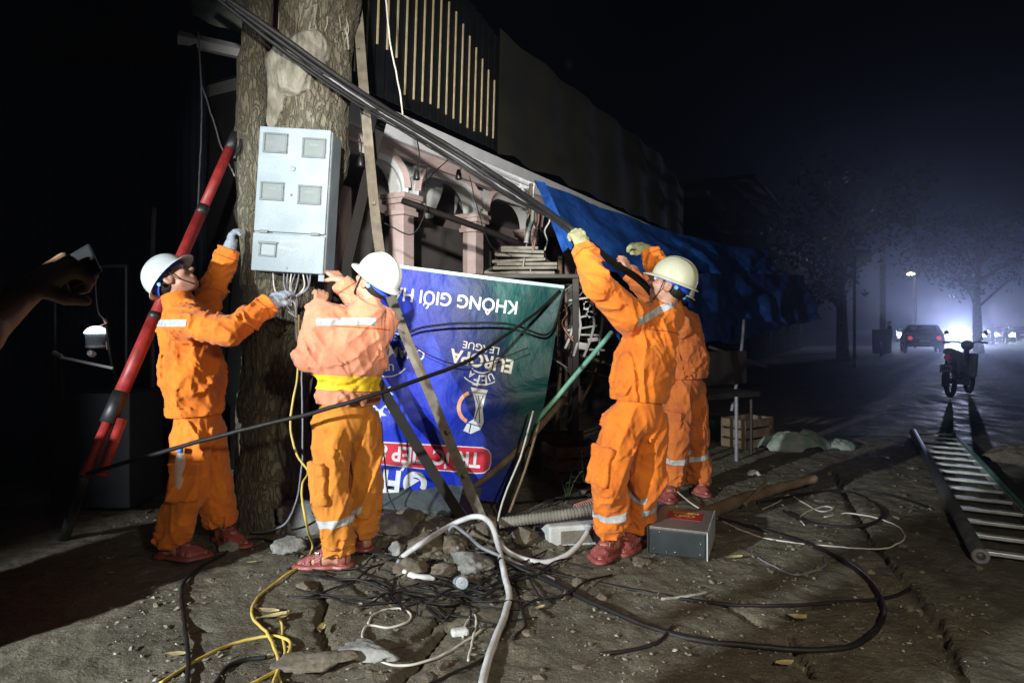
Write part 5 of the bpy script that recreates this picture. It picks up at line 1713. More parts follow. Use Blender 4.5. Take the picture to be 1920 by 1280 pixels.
def build_banner():
    t = thing('banner', 'blue football broadcast banner hung upside down between the posts', 'banner', P(850, 930, 4.75))
    nu, nv = 120, 110
    V = []; Fc = []
    for j in range(nv):
        q = j / (nv - 1)
        for i in range(nu):
            s = i / (nu - 1)
            y = ytop(s) * (1 - q) + ybot(s) * q
            x = 676 + (rightx(y) - 676) * s
            V.append(P(x, y, float(Yb(x, y))))
    for j in range(nv - 1):
        for i in range(nu - 1):
            a = j * nu + i; Fc.append([a, a + 1, a + nu + 1, a + nu])
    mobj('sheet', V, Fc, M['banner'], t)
    def lay(V2, F2, m, name, off=.0035, step=9):
        V2 = np.array(V2, float)
        V2, F2 = refine(V2, F2, step)
        Yd = Yb(V2[:, 0], V2[:, 1]) - off
        pts = np.stack([(V2[:, 0] - CX) / F * Yd, Yd, H - (V2[:, 1] - CY) / F * Yd], 1)
        return mobj(name, pts, F2, M[m], t)
    def txt(s, p0, p1, capk, m, bold=.012, off=.0035, sp=1.0):
        """lettering running from pixel p0 to p1 along its baseline"""
        V, Fc = text_mesh(s, bold, sp)
        e = np.array(p1, float) - np.array(p0, float); L_ = np.linalg.norm(e); e /= L_
        u = np.array([e[1], -e[0]])
        x0 = V[:, 0].min(); s_ = L_ / (V[:, 0].max() - x0)
        V2 = np.array(p0) + (V[:, :1] - x0) * s_ * e + V[:, 1:2] * s_ * capk * u
        return lay(V2, Fc, m, 'lettering', off)
    def poly(pts, m, name, off=.003):
        return lay(pts, [list(range(len(pts)))], m, name, off)
    def arc(c, r, a0, a1, w, m, name, off=.003, n=20):
        V = []; F2 = []
        for i in range(n + 1):
            a = R(a0 + (a1 - a0) * i / n)
            for rr in (r - w / 2, r + w / 2): V.append((c[0] + rr * math.cos(a), c[1] + rr * math.sin(a)))
        for i in range(n): F2.append([2 * i, 2 * i + 1, 2 * i + 3, 2 * i + 2])
        return lay(V, F2, m, name, off)
    # pale hem along the top edge
    poly([(690, 489), (800, 503), (930, 520), (1058, 535), (1058, 541), (930, 526), (800, 509), (690, 495)], 'edge', 'hem')
    txt('KHÔNG GIỚI HẠN', (971, 566), (712, 535), 1.1, 'print_white', .014)
    txt('EUROPA', (963, 676), (846, 654), 1.12, 'print_cream', .03)
    txt('LEAGUE', (937, 652), (869, 639), .95, 'print_cream', .008)
    zc = lambda x, y: (540 + x * .336, 430 + y * .336)
    arc((905, 672), 49, 62, 135, 2.2, 'print_white', 'emblem_ring'); arc((905, 672), 27, 58, 138, 2.2, 'print_white', 'emblem_ring')
    for ch, a in (('U', 66), ('E', 86), ('F', 106), ('A', 126)):
        ca, sa = math.cos(R(a)), math.sin(R(a)); tx, ty = -sa, ca
        p = np.array((905 + 31.5 * ca, 672 + 31.5 * sa))
        d = np.array((tx, ty)) * 5.2
        txt(ch, p - d, p + d, 1.15, 'print_white', .02)
    poly([zc(1020, 880), zc(1115, 897), zc(1104, 925), zc(1086, 1000), zc(1092, 1075), zc(1074, 1116), zc(1020, 1140), zc(978, 1122), zc(1002, 1078), zc(1036, 1058), zc(1048, 1000), zc(1044, 960)], 'print_white', 'trophy')
    for a, b in (((1026, 905), (1108, 918)), ((1045, 925), (1066, 985)), ((1090, 925), (1066, 985)), ((1066, 985), (1040, 1070)), ((1066, 985), (1070, 1080)), ((1000, 1078), (1074, 1100)), ((1020, 1085), (1010, 1132)), ((1060, 925), (1075, 1000))):
        p, q = np.array(zc(*a)), np.array(zc(*b)); d = unit((q - p)[::-1] * (1, -1)) * .8
        poly([p - d, p + d, q + d, q - d], 'print_dark', 'trophy_line', .006)
    arc((889, 764), 29, 118, 250, 7, 'print_orange', 'emblem_ring')
    txt('CHAMPIONS', (797, 657), (662, 640), 1.15, 'print_white', .012)
    txt('LEAGUE', (757, 626), (690, 618), 1.05, 'print_white', .01)
    arc((726, 662), 44, 40, 130, 2.0, 'print_white', 'emblem_ring')
    txt('UEFA', (738, 682), (700, 684), 1.1, 'print_white', .02)
    for k in range(5):                                      # star-ball panels showing left of the strut
        a = R(20 + 72 * k); c = np.array((712 + 20 * math.cos(a), 752 + 22 * math.sin(a)))
        st = []
        for j in range(10):
            rr = 15 if j % 2 == 0 else 6.5
            st.append(c + rr * np.array((math.cos(a + R(36 * j)), math.sin(a + R(36 * j)))))
        poly(st, 'print_white', 'star')
    rr = [(690, 826), (800, 832), (905, 838), (915, 842), (921, 851), (921, 868), (917, 880), (908, 887), (895, 888), (800, 880), (690, 868)]
    c = np.mean(rr, 0)
    poly(rr, 'print_white', 'red_band_outline', .003)
    poly([c + (np.array(q) - c) * (.985, .92) for q in rr], 'print_red', 'red_band', .0055)
    txt('TRỰC TIẾP &', (902, 850), (704, 834), 1.15, 'print_white', .03, .008)
    # round play mark and the letters beside it
    arc((778, 906), 17, 150, 400, 11, 'print_white', 'play_mark')
    poly([(765, 893), (787, 900), (768, 912)], 'print_white', 'play_mark')
    txt('FPT', (752, 885), (672, 876), 1.2, 'print_white', .04)
build_banner()

# pale board lying under the banner
k = MB()
k.box((P(785, 925, 4.72) + P(800, 938, 4.6)) / 2, (.80, .30, .02), rotm('Z', -4) @ rotm('X', 26) @ rotm('Y', 6), .004)
tag(k.build('board', M['box_frame']), 'pale grey board lying under the lower edge of the banner', 'board')

# ------------------------------------------------------------------ ladder lying at the right
def build_ladder():
    a0, a1 = g(1838, 1054, .035), g(1712, 815, .035)
    b1 = g(1792, 824, .035)
    d = unit(a1 - a0); L_ = np.linalg.norm(a1 - a0)
    w = (b1 - a1) - d * ((b1 - a1) @ d)
    t = thing('ladder', 'aluminium ladder lying on the ground at the right edge', 'ladder', (a0 + a1) / 2)
    zz = np.array([0, 0, 1.])
    s = sweep(np.array([a0, a0 + d * L_ * .5, a1]), circ(.042, 14)); mobj('rail', *s, M['alu_dark'], t)
    mobj('rail_cap', *torus(a0 - d * .004, d, .032, .014), M['grey_cable'], t)
    q = .02
    prof = [(-.014, -.035), (.014, -.035), (.014, .035), (-.014, .035)]
    s = sweep(np.array([a0 + w - d * .3, a0 + w + d * L_ * .5, a1 + w]), prof); r2 = mobj('rail', *s, M['green_paint'], t, False)
    s = sweep(np.array([a0 + w * .94 - d * .3, a0 + w * .94 + d * L_ * .5, a1 + w * .94]), [(-.006, -.03), (.006, -.03), (.006, .03), (-.006, .03)])
    mobj('rail_lining', *s, M['alu'], r2, False)
    n = 15
    for i in range(n):
        s0 = .06 + (L_ - .14) * i / (n - 1)
        p = a0 + d * s0 + w * .06; e = a0 + d * s0 + w * .93
        Mr = np.stack([unit(w), d, zz], 1)
        k = MB(); k.box((p + e) / 2 + zz * .012, (np.linalg.norm(e - p), .052, .022), Mr, .004); k.build('rung', M['alu'], t)
build_ladder()

# ------------------------------------------------------------------ grey power unit with the red sticker
def build_psu():
    a, b = g(1216, 1040), g(1326, 1052)
    ex = unit((b - a) * np.array([1, 1, 0])); ey = np.array([-ex[1], ex[0], 0]); 
    Wd = np.linalg.norm(b - a); Dp, Ht = .46, .155
    z0 = float(gz(np.array([(a[0] + b[0]) / 2]), np.array([a[1] + .2]))[0]) + .012
    c = np.array([*((a + b) / 2)[:2], 0]) + ey * Dp / 2
    Mx = np.stack([ex, ey, [0, 0, 1]], 1)
    t = thing('power_unit', 'flat grey power unit with red emblem sticker beside the sandals', 'power unit', c + Z * z0)
    X = lambda u, v, w: c + Mx @ np.array([u, v, z0 + w])
    MB().box(X(0, 0, Ht / 2), (Wd, Dp, Ht), Mx, .004).build('case', M['psu'], t)
    f = MB().box(X(0, -Dp / 2 - .006, Ht / 2 - .004), (Wd - .02, .012, Ht - .018), Mx, .003).build('front_panel', M['psu_front'], t)
    MB().box(X(Wd / 2 + .002, -.004, Ht / 2), (.006, Dp + .03, Ht + .004), Mx).build('side_plate', M['alu'], t)
    MB().box(X(-Wd / 2 - .002, -.004, Ht / 2), (.006, Dp + .02, Ht + .002), Mx).build('side_plate', M['psu_front'], t)
    for u, w in ((-.1, .128), (.085, .130), (-.13, .03), (-.06, .022), (-.015, .022), (.125, .028), (.13, .09)):
        mobj('screw', *lathe([(.006, 0), (.006, .003), (.0001, .004)], X(u, -Dp / 2 - .012, w), -ey, 8), M['chrome'], f)
    MB().box(X(.005, .055, Ht + .0012), (.205, .17, .002), Mx).build('sticker', M['sticker'], t)
    st = ORG[t]
    for s, v0, L_ in (('SENTINEL 500W', .118, .15), ):
        pass
    V = []; Fc = []
    k = MB()
    rnd = random.Random(1)
    for row, v0 in ((0, .122), (1, .104)):
        u = -.075
        while u < .075:
            w = rnd.uniform(.007, .014)
            k.box(X(u + w / 2 + .005, v0, Ht + .003), (w, .009, .001), Mx); u += w + .004
    k.build('printed_lines', M['gold'], t)
    for r0, w in ((.017, .010), (.040, .010)):
        for sgn in (-1, 1):
            V = []; Fc = []
            n = 16
            for i in range(n + 1):
                a_ = R(-75 + 150 * i / n)
                for r_ in (r0, r0 + w):
                    V.append(X(.005 + sgn * (r_ * math.cos(a_) * 1.25), .046 + r_ * math.sin(a_) * .85, Ht + .0032))
            for i in range(n): Fc.append([2 * i, 2 * i + 1, 2 * i + 3, 2 * i + 2])
            mobj('emblem', V, Fc, M['gold'], t, False)
    mobj('emblem', *lathe([(.0001, 0), (.011, 0)], X(.005, .046, Ht + .0032), (0, 0, 1), 16), M['gold'], t, False)
build_psu()

# ------------------------------------------------------------------ rubble, hose, branch, foam block
def rock(name, c, size, seed, m, label, group=None, cat='stone', rz=0):
    bm = bmesh.new()
    bmesh.ops.create_icosphere(bm, subdivisions=4, radius=1)
    V = np.array([v.co[:] for v in bm.verts]); Fc = [[v.index for v in f.verts] for f in bm.faces]
    bm.free()
    q = V * 1.3 + seed * 7.3
    r = 1 + .75 * (vn3(q, seed) - .5) + .42 * (vn3(q * 2.3, seed + 1) - .5) + .24 * (vn3(q * 6, seed + 2) - .5) + .10 * (vn3(q * 14, seed + 3) - .5)
    for k in range(4):                                     # broken flat faces
        n = unit(np.random.RandomState(seed * 5 + k).randn(3))
        h = .72
        s = (V * r[:, None]) @ n
        r = np.where(s > h, r * h / np.maximum(s, 1e-6), r)
    V = (V * r[:, None] * np.array(size)) @ rotm('Z', rz).T + np.array(c)
    o = mobj(name, V, Fc, m)
    return tag(o, label, cat, group)
ST = [(568, 1000, .17, .12, .12, 'stone', 'pale grey concrete lump at the foot of the tree by the yellow cable'), (545, 1030, .09, .08, .06, 'stone', 'small pale stone in front of the concrete lump'),
      (735, 1000, .20, .13, .075, 'stone', 'flat grey rock right behind the sandalled foot'), (690, 990, .12, .10, .07, 'stone', 'grey rock behind the trouser leg'), (770, 985, .10, .10, .07, 'mudstone', 'brown clod behind the flat grey rock'),
      (800, 1030, .11, .10, .07, 'mudstone', 'muddy clod inside the white conduit loop'), (775, 1072, .09, .07, .05, 'mudstone', 'brown clod at the left bend of the white conduit'), (850, 1030, .09, .09, .06, 'mudstone', 'muddy lump under the conduit hoop'),
      (880, 1060, .12, .10, .05, 'stone', 'grey lump under the crossing conduits'), (910, 1010, .09, .08, .09, 'mudstone', 'muddy lump against the bent posts'), (660, 1010, .08, .08, .05, 'mudstone', 'small brown clod behind the pocketed trouser leg'),
      (830, 1075, .07, .06, .045, 'mudstone', 'small brown clod left of the bottle'), (985, 1010, .08, .07, .05, 'mudstone', 'brown clod left of the white block'), (745, 1035, .06, .05, .04, 'stone', 'small grey stone in the tangle'),
      (690, 1225, .12, .06, .03, 'stone', 'broken slab edge at the bottom centre'), (590, 1245, .15, .07, .03, 'mudstone', 'broken slab edge at the lower left crack'), (1200, 1056, .06, .05, .022, 'mudstone', 'small flat muddy stone beside the rear sandal'),
      (430, 1030, .05, .05, .03, 'stone', 'small pale stone at the toes of the left worker'), (930, 1030, .05, .05, .05, 'mudstone', 'clod between the conduit and the upright strut')]
for i, (x, y, a, b, c, m, l) in enumerate(ST):
    q = g(x, y); rock('stone', q + np.array([0, 0, c * .45]), (a, b, c), 3 + i, M[m], l, 'rubble around the foot of the posts', rz=i * 37)

o = mobj('corrugated_hose', *sweep(spline([P(936, 980, 3.97), P(1000, 972, 3.97), P(1060, 964, 3.98), P(1122, 952, 4.02)], 30), circ(1, 14), [.031 + .0035 * math.sin(i * 2.1) for i in range(91)]), M['pvc'])
tag(o, 'grey corrugated hose pipe resting on the white block', 'hose')
mobj_h = []
th = np.linspace(0, 2 * math.pi * 11, 260)
ax0, ax1 = P(1078, 955, 4.25), P(1122, 940, 4.3); dd = unit(ax1 - ax0); e1 = unit(np.cross(dd, (0, 0, 1))); e2 = np.cross(dd, e1)
path = np.array([ax0 + (ax1 - ax0) * (i / 259) + .03 * (e1 * math.cos(a) + e2 * math.sin(a)) for i, a in enumerate(th)])
tag(mobj('spring_hose', *sweep(path, circ(.0045, 6)), M['coil']), 'pinkish coiled spring hose behind the orange trouser leg', 'hose')
k = MB(); q = g(1072, 1022)
k.box(q + np.array([0, .10, .062]), (.33, .24, .125), rotm('Z', 12), .012)
fb = thing('foam_block', 'dirty white moulded block under the hose pipe', 'block', q)
k.build('block', M['foam'], fb)
MB().box(q + np.array([.03, -.021, .058]), (.2, .012, .075), rotm('Z', 12), .004).build('dirty_face', M['board'], fb)

def rough_tube(pts, rad, seed, n=14, k=14, amp=.18):
    path = spline(pts, n); rr = np.interp(np.linspace(0, 1, len(path)), np.linspace(0, 1, len(rad)), rad)
    V, Fc = sweep(path, circ(1, k), rr)
    V = np.array(V); c = np.repeat(path, k, 0)
    w = 1 + amp * (vn3(V * 22, seed) - .5) * 2 + amp * .6 * (vn3(V * 60, seed + 1) - .5)
    return c + (V - c) * w[:, None], Fc
b = thing('fallen_branch', 'cut brown branch lying behind the power unit', 'branch', g(1420, 960))
mobj('limb', *rough_tube([g(1308, 985, .05), g(1380, 958, .07), g(1450, 935, .07), P(1530, 896, 5.2)], [.050, .042, .038, .032], 4), M['wood'], b)
mobj('limb', *rough_tube([g(1395, 962, .06), g(1430, 945, .14), g(1440, 940, .2)], [.016, .012, .008], 5), M['wood'], b)

# crumpled rag and small things on the ground
def crumple(name, c, sx, sy, hgt, m, label, cat, seed, rz=0):
    nu, nv = 46, 36
    u, v = [q.ravel() for q in np.meshgrid(np.linspace(-1, 1, nu), np.linspace(-1, 1, nv), indexing='ij')]
    e = np.maximum(0, 1 - (u * u * .9 + v * v * .9))
    r = 1 + .35 * fbm2(u * 1.5 + 3, v * 1.5, seed, 2)
    z = hgt * (e ** .6) * (.30 + 1.5 * (.35 - np.abs(fbm2(u * 1.5 + v * .5, v * 2.2, seed + 3, 2))) + .5 * (.25 - np.abs(fbm2(u * 4 - v * 2, v * 4, seed + 9, 2))))
    V = np.array(c) + np.stack([u * sx * r, v * sy * r, z + .004], 1) @ rotm('Z', rz).T
    Fc = []
    for i in range(nu - 1):
        for j in range(nv - 1):
            a = i * nv + j; Fc.append([a, a + nv, a + nv + 1, a + 1])
    return tag(mobj(name, V, Fc, m), label, cat)
crumple('sacking', g(1490, 838), .42, .26, .22, M['greenrag'], 'crumpled pale sacking lying on the dark pavement', 'sack', 5, 20)
crumple('rag', g(1575, 838), .20, .16, .10, M['greenrag'], 'small crumpled rag beside the larger sacking', 'rag', 8, 50)
crumple('plastic_scrap', g(1413, 890), .06, .04, .05, M['foam'], 'white plastic scrap beyond the branch', 'scrap', 11, 0)
crumple('plastic_scrap', g(1905, 862), .30, .25, .16, M['mudstone'], 'brown cardboard scrap at the right edge beyond the ladder', 'scrap', 15, 0)

def cup():
    q = g(866, 1108)
    t = thing('plastic_bottle', 'crushed clear plastic bottle lying in the wires', 'bottle', q)
    ax = unit((.25, -.9, .32)); c = q + Z * .04 - ax * .05
    mobj('bottle_body', *lathe([(.001, -.06), (.027, -.06), (.031, -.045), (.029, -.02), (.032, .0), (.029, .02), (.032, .04), (.031, .06), (.026, .066), (.001, .060)], c, ax, 18), M['bottle'], t)
    mobj('label_band', *lathe([(.0325, -.02), (.0325, .03)], c, ax, 18), M['glove'], t)
cup()
tag(MB().box(g(862, 1192, .018), (.075, .04, .03), rotm('Z', 15), .01).build('plug', M['foam']), 'small white plug lying below the tangle', 'plug')

def leaf(px, py, L_, rz, label, m='leaf', w=.28):
    q = g(px, py, .012)
    rl = random.Random(int(px * 7 + py)); w = rl.uniform(.14, .30); cu = rl.uniform(-.25, .25); tw = rl.uniform(.2, 1.2)
    V = []; Fc = []; n = 9
    for i in range(n):
        s = i / (n - 1); wd = L_ * w * math.sin(math.pi * min(1, s * .96 + .02)) ** .8
        for e in (-1, 0, 1):
            v = rotm('Z', rz) @ np.array([(s - .5) * L_, e * wd * rl.uniform(.8, 1.1) + cu * L_ * (s - .5) ** 2 * 2, .014 * abs(e) * tw + .25 * tw * L_ * (s - .5) ** 2 + e * tw * .10 * L_ * (s - .5)])
            V.append(q + v)
    for i in range(n - 1):
        for e in range(2):
            a = i * 3 + e; Fc.append([a, a + 1, a + 4, a + 3])
    tag(mobj('leaf', V, Fc, M[m]), label, 'leaf', 'dry leaves on the pavement')
for x, y, L_, rz, l in ((508, 1162, .13, 25, 'large pale dry leaf beside the yellow cable end'), (500, 1150, .12, -15, 'second pale leaf overlapping the large one by the yellow cable'), (530, 1165, .09, 70, 'small dry leaf touching the yellow cable end'),
                        (602, 1186, .075, 95, 'narrow pale leaf lying in the crack'), (328, 1232, .09, 5, 'thin pale leaf near the dark lower left'), (470, 1058, .06, 10, 'small pale leaf on the slab behind the yellow cable'),
                        (1375, 1050, .11, 20, 'yellow-brown leaf right of the power unit'), (1492, 1166, .09, -20, 'pale leaf inside the wide black loop'), (1010, 1145, .07, 40, 'pale leaf right of the white conduit'), (1470, 1250, .08, 12, 'pale leaf at the bottom right of centre')):
    leaf(x, y, L_, rz, l)

def litter():
    rs = np.random.RandomState(3)
    n = 6500
    y = 1.95 + rs.rand(n) ** 1.3 * 5.6; x = rs.uniform(-.62, .72, n) * y
    ok = vn2(x * 1.7, y * 1.7, 77) > .30 + .25 * rs.rand(n)
    x, y = x[ok], y[ok]; n = len(x)
    z = gfull(x, y) + .003
    s = rs.gamma(1.6, .0030, n) + .002; a = rs.rand(n) * 6.28; el_ = rs.uniform(.3, .9, n)
    V = np.zeros((n, 6, 3))
    for j in range(5):
        b = 6.283 * j / 5; r = s * rs.uniform(.7, 1.25, n)
        u, v = r * math.cos(b), r * el_ * math.sin(b)
        V[:, j] = np.stack([x + u * np.cos(a) - v * np.sin(a), y + u * np.sin(a) + v * np.cos(a), z + rs.uniform(0, .5, n) * s], 1)
    V[:, 5] = np.stack([x, y, z + s * rs.uniform(.2, .9, n)], 1)
    Fc = np.array([[k * 6 + j, k * 6 + (j + 1) % 5, k * 6 + 5] for k in range(n) for j in range(5)])
    o = mobj('ground_litter', V.reshape(-1, 3), Fc, M['litter'], None, False)
    tag(o, 'scattered pale chips and leaf fragments on the pavement', 'litter', kind='stuff')
litter()

def gravel():
    rs = np.random.RandomState(9)
    bm = bmesh.new(); bmesh.ops.create_icosphere(bm, subdivisions=1, radius=1)
    B = np.array([v.co[:] for v in bm.verts]); Fb = np.array([[v.index for v in f.verts] for f in bm.faces]); bm.free()
    V = []; Fc = []
    n = 950
    for i in range(n):
        if i < 420: x, y = MOUND[0] + rs.randn() * .42, MOUND[1] + .15 + rs.randn() * .34
        else:
            y = 2.0 + rs.rand() ** 1.2 * 4.5; x = rs.uniform(-.55, .7) * y
        s = rs.gamma(1.7, .006) + .004
        q = B * (1 + .35 * rs.randn(len(B), 1).clip(-1, 1)) * s * np.array([1, rs.uniform(.5, 1), rs.uniform(.35, .8)])
        a = rs.rand() * 6.28; c_, s_ = math.cos(a), math.sin(a)
        q = q @ np.array([[c_, s_, 0], [-s_, c_, 0], [0, 0, 1]])
        V.append(q + np.array([x, y, 0])); Fc.append(Fb + i * len(B))
    V = np.concatenate(V); ctr = V.reshape(n, -1, 3).mean(1)
    z = gfull(ctr[:, 0], ctr[:, 1])
    V[:, 2] += np.repeat(z, len(B))
    o = mobj('gravel', V, np.concatenate(Fc), M['mudstone'], None, False)
    tag(o, 'broken grit and small rubble strewn over the pavement', 'gravel', kind='stuff')
gravel()

# ------------------------------------------------------------------ clutter between banner and workers
def boards():
    c = P(985, 500, 5.9)
    rnd = random.Random(8)
    for i in range(7):
        z = i * .035
        k = MB(); k.box(c + np.array([rnd.uniform(-.05, .05), rnd.uniform(-.05, .05), z - .06]), (.62 - .05 * i, .32, .026), rotm('Z', rnd.uniform(-14, 14)) @ rotm('Y', rnd.uniform(-3, 3)), .003)
        names = ['bottom', 'second', 'third', 'fourth', 'fifth', 'sixth', 'top']
        tag(k.build('board', M['board']), 'dusty board above the banner, %s of its stack' % names[i], 'board', 'stack of dusty boards')
    t = thing('stall_table', 'dark stall table behind the banner carrying the boards', 'table', (*c[:2], 0))
    top = c[2] - .085
    MB().box((c[0], c[1], top - .02), (1.0, .6, .035), None, .004).build('table_top', M['dark_wood'], t)
    for dx in (-.42, .42):
        for dy in (-.24, .24):
            MB().box((c[0] + dx, c[1] + dy, (top - .04) / 2), (.05, .05, top - .04)).build('leg', M['dark_wood'], t)
boards()
def rack():
    t = thing('wire_rack', 'jumbled rack of white bars behind the arm of the reaching worker', 'rack', (*P(1100, 650, 5.7)[:2], 0))
    rnd = random.Random(6)
    for x in (1070, 1086, 1110, 1130):
        MB().tube([P(x + rnd.uniform(-9, 9), 545, 5.8), P(x + rnd.uniform(-8, 8), 610, 5.7), P(x - 10 + rnd.uniform(-12, 12), 665 + rnd.uniform(-20, 10), 5.6)], .011, 2, 6).build('upright', M['white_paint'], t)
    for y in (562, 592, 612, 634, 652):
        MB().tube([P(1066 + rnd.uniform(-4, 20), y + rnd.uniform(-12, 12), 5.75), P(1135 - rnd.uniform(-4, 20), y + rnd.uniform(-14, 14), 5.72)], .009, 2, 6).build('cross_bar', M['white_paint'], t)
    for i in range(7):
        MB().box(P(rnd.uniform(1074, 1128), rnd.uniform(560, 655), 5.66), (rnd.uniform(.03, .09), .01, rnd.uniform(.03, .08)), rotm('Y', rnd.uniform(-30, 30))).build('tag_plate', M['white_paint'], t)
rack()
# torn strips hanging from the frame
rnd = random.Random(12)
for i, (x, y0, y1, w, m, l) in enumerate(((1000, 378, 455, .045, 'rag', 'wide torn pale cloth strip hanging from the frame end'), (992, 400, 500, .018, 'rag', 'thin torn pale strip left of the wide one'), (1010, 400, 470, .016, 'coil', 'pinkish torn strip hanging at the frame end'), (1004, 440, 515, .014, 'rag', 'lowest dangling pale strip over the boards'))):
    pts = [P(x + (y - y0) * -.12 + rnd.uniform(-4, 4), y, 6.1 - .1 * j) for j, y in enumerate(np.linspace(y0, y1, 5))]
    V, Fc = sweep(spline(pts, 8), [(-w / 2, 0), (0, .006), (w / 2, 0), (0, .002)], up0=(0, -1, 0))
    tag(mobj('torn_strip', V, Fc, M[m]), l, 'cloth strip', 'torn strips on the frame')
# stand with pale upright behind the right pair
def stand():
    t = thing('stall_bench', 'dark stall bench with one pale leg right of the workers', 'bench', (*P(1345, 760, 6.6)[:2], 0))
    c = P(1345, 738, 6.8)
    MB().box(c, (.75, .45, .05), rotm('Z', 30), .005).build('seat', M['dark_wood'], t)
    MB().box(c + np.array([.1, .2, .25]), (.75, .03, .35), rotm('Z', 30), .005).build('backrest', M['dark_wood'], t)
    for dx, dy, m in ((-.28, -.25, 'dark_wood'), (.38, .1, 'dark_wood'), (.1, -.28, 'grey_cable'), (-.1, .2, 'dark_wood')):
        MB().tube([c + np.array([dx, dy, 0]), np.array([c[0] + dx, c[1] + dy, 0])], .018, 2, 8).build('leg', M[m], t)
stand()
def weed(px, py, Y, n, label, seed):
    rs = random.Random(seed)
    c = P(px, py, Y)
    t = thing('weed', label, 'plant', c)
    st = MB(); lf = MB()
    for i in range(n):
        a = rs.uniform(0, 6.28); L_ = rs.uniform(.12, .3)
        tip = c + np.array([math.cos(a) * L_ * .6, math.sin(a) * L_ * .4, L_])
        st.tube([c, (c + tip) / 2 + np.array([0, 0, .03]), tip], .003, 3, 5)
        for s in (.5, .7, .85, 1):
            q = c + (tip - c) * s; b = rs.uniform(0, 6.28); l = rs.uniform(.03, .06)
            d = np.array([math.cos(b), math.sin(b), rs.uniform(-.2, .5)]) * l; w = np.array([-math.sin(b), math.cos(b), 0]) * l * .3
            lf.add([q, q + d * .5 + w, q + d, q + d * .5 - w], [[0, 1, 2, 3]])
    st.build('stem', M['foliage'], t); lf.build('foliage', M['foliage'], t)
weed(1095, 905, 5.4, 9, 'small green weed in the dark left of the orange trousers', 3)
weed(1065, 935, 5.2, 7, 'low weed behind the hose pipe', 5)
k = MB().tube([P(950, 948, 4.9), P(1100, 935, 5.1)], .025, 2, 8).build('steel_tube', M['steel_dark'], None, True)
tag(k, 'dark steel tube lying on the ground behind the hose pipe', 'tube')

# ------------------------------------------------------------------ more of the wrecked stall under the tarpaulin
rnd = random.Random(31)
for i, (x0, y0, Y0, x1, y1, Y1, r, m, l) in enumerate((
        (1050, 480, 6.3, 1040, 900, 6.1, .022, 'wood', 'upright wooden prop standing right of the board stack'),
        (1020, 520, 6.0, 1160, 560, 6.2, .016, 'steel', 'steel rail running level behind the raised sleeve'),
        (1070, 660, 6.0, 1190, 700, 6.3, .016, 'wood', 'wooden batten slanting below the rack of white bars'),
        (1310, 640, 6.4, 1302, 860, 6.2, .02, 'wood', 'wooden prop right of the half hidden worker'),
        (1330, 650, 7.0, 1440, 690, 8.2, .018, 'steel', 'steel rail under the low dark tarpaulin'),
        (1395, 600, 7.6, 1372, 770, 7.0, .018, 'grey_cable', 'pale grey prop under the low dark tarpaulin'),
        (1060, 800, 5.9, 1120, 690, 6.0, .014, 'wood', 'crooked stick leaning behind the green pole'))):
    cable([P(x0, y0, Y0), (P(x0, y0, Y0) + P(x1, y1, Y1)) / 2 + np.array([.02, 0, 0]), P(x1, y1, Y1)], r, m, l, 'stall_prop', 'props of the wrecked stall', 4, 8, 'prop')
def crate(px, py, Y, s, rz, label):
    c = P(px, py, Y); t = thing('crate', label, 'crate', (c[0], c[1], 0), 'crates in the wrecked stall')
    Mr = rotm('Z', rz)
    for sx in (-1, 1):
        for j in range(3):
            MB().box(np.array([c[0], c[1], .05 + j * .11]) + Mr @ np.array([0, sx * s * .32, 0]), (s, .014, .085), Mr).build('slat', M['wood'], t)
            MB().box(np.array([c[0], c[1], .05 + j * .11]) + Mr @ np.array([sx * s * .5, 0, 0]), (.014, s * .62, .085), Mr).build('slat', M['wood'], t)
        for sy in (-1, 1):
            MB().box(np.array([c[0], c[1], .16]) + Mr @ np.array([sx * s * .475, sy * s * .295, 0]), (.03, .03, .32), Mr).build('corner_post', M['wood'], t)
crate(1075, 850, 5.7, .46, 20, 'slatted wooden crate in the dark behind the green pole')
crate(1040, 840, 6.3, .5, -12, 'slatted wooden crate farther back behind the banner edge')
crate(1400, 780, 7.4, .5, 35, 'slatted wooden crate under the low dark tarpaulin')
for i, (x, y0, y1, Y, w, m, l) in enumerate(((1030, 395, 470, 6.0, .02, 'rag', 'thin pale strip dangling right of the frame end'), (1042, 560, 690, 5.5, .016, 'rag', 'long pale strip hanging beside the banner edge'), (1060, 570, 640, 5.6, .02, 'coil', 'pinkish strip hanging beside the rack of white bars'))):
    pts = [P(x + (y - y0) * rnd.uniform(-.2, .2) + rnd.uniform(-4, 4), y, Y) for y in np.linspace(y0, y1, 5)]
    V, Fc = sweep(spline(pts, 8), [(-w / 2, 0), (0, .006), (w / 2, 0), (0, .002)], up0=(0, -1, 0))
    tag(mobj('torn_strip', V, Fc, M[m]), l, 'cloth strip', 'torn strips on the frame')
for i in range(10):
    x = rnd.uniform(1045, 1150); y = rnd.uniform(500, 600)
    cable([P(x, y, 5.9), P(x + rnd.uniform(-30, 30), y + rnd.uniform(20, 60), 5.8), P(x + rnd.uniform(-50, 50), y + rnd.uniform(60, 140), 5.8), P(x + rnd.uniform(-50, 50), y + rnd.uniform(90, 200), 5.9)], rnd.choice([.004, .006]), rnd.choice(['cable', 'cable', 'grey_cable']),
          'loose wire dangling in the wrecked stall behind the raised arm', group='loose wires in the wrecked stall')

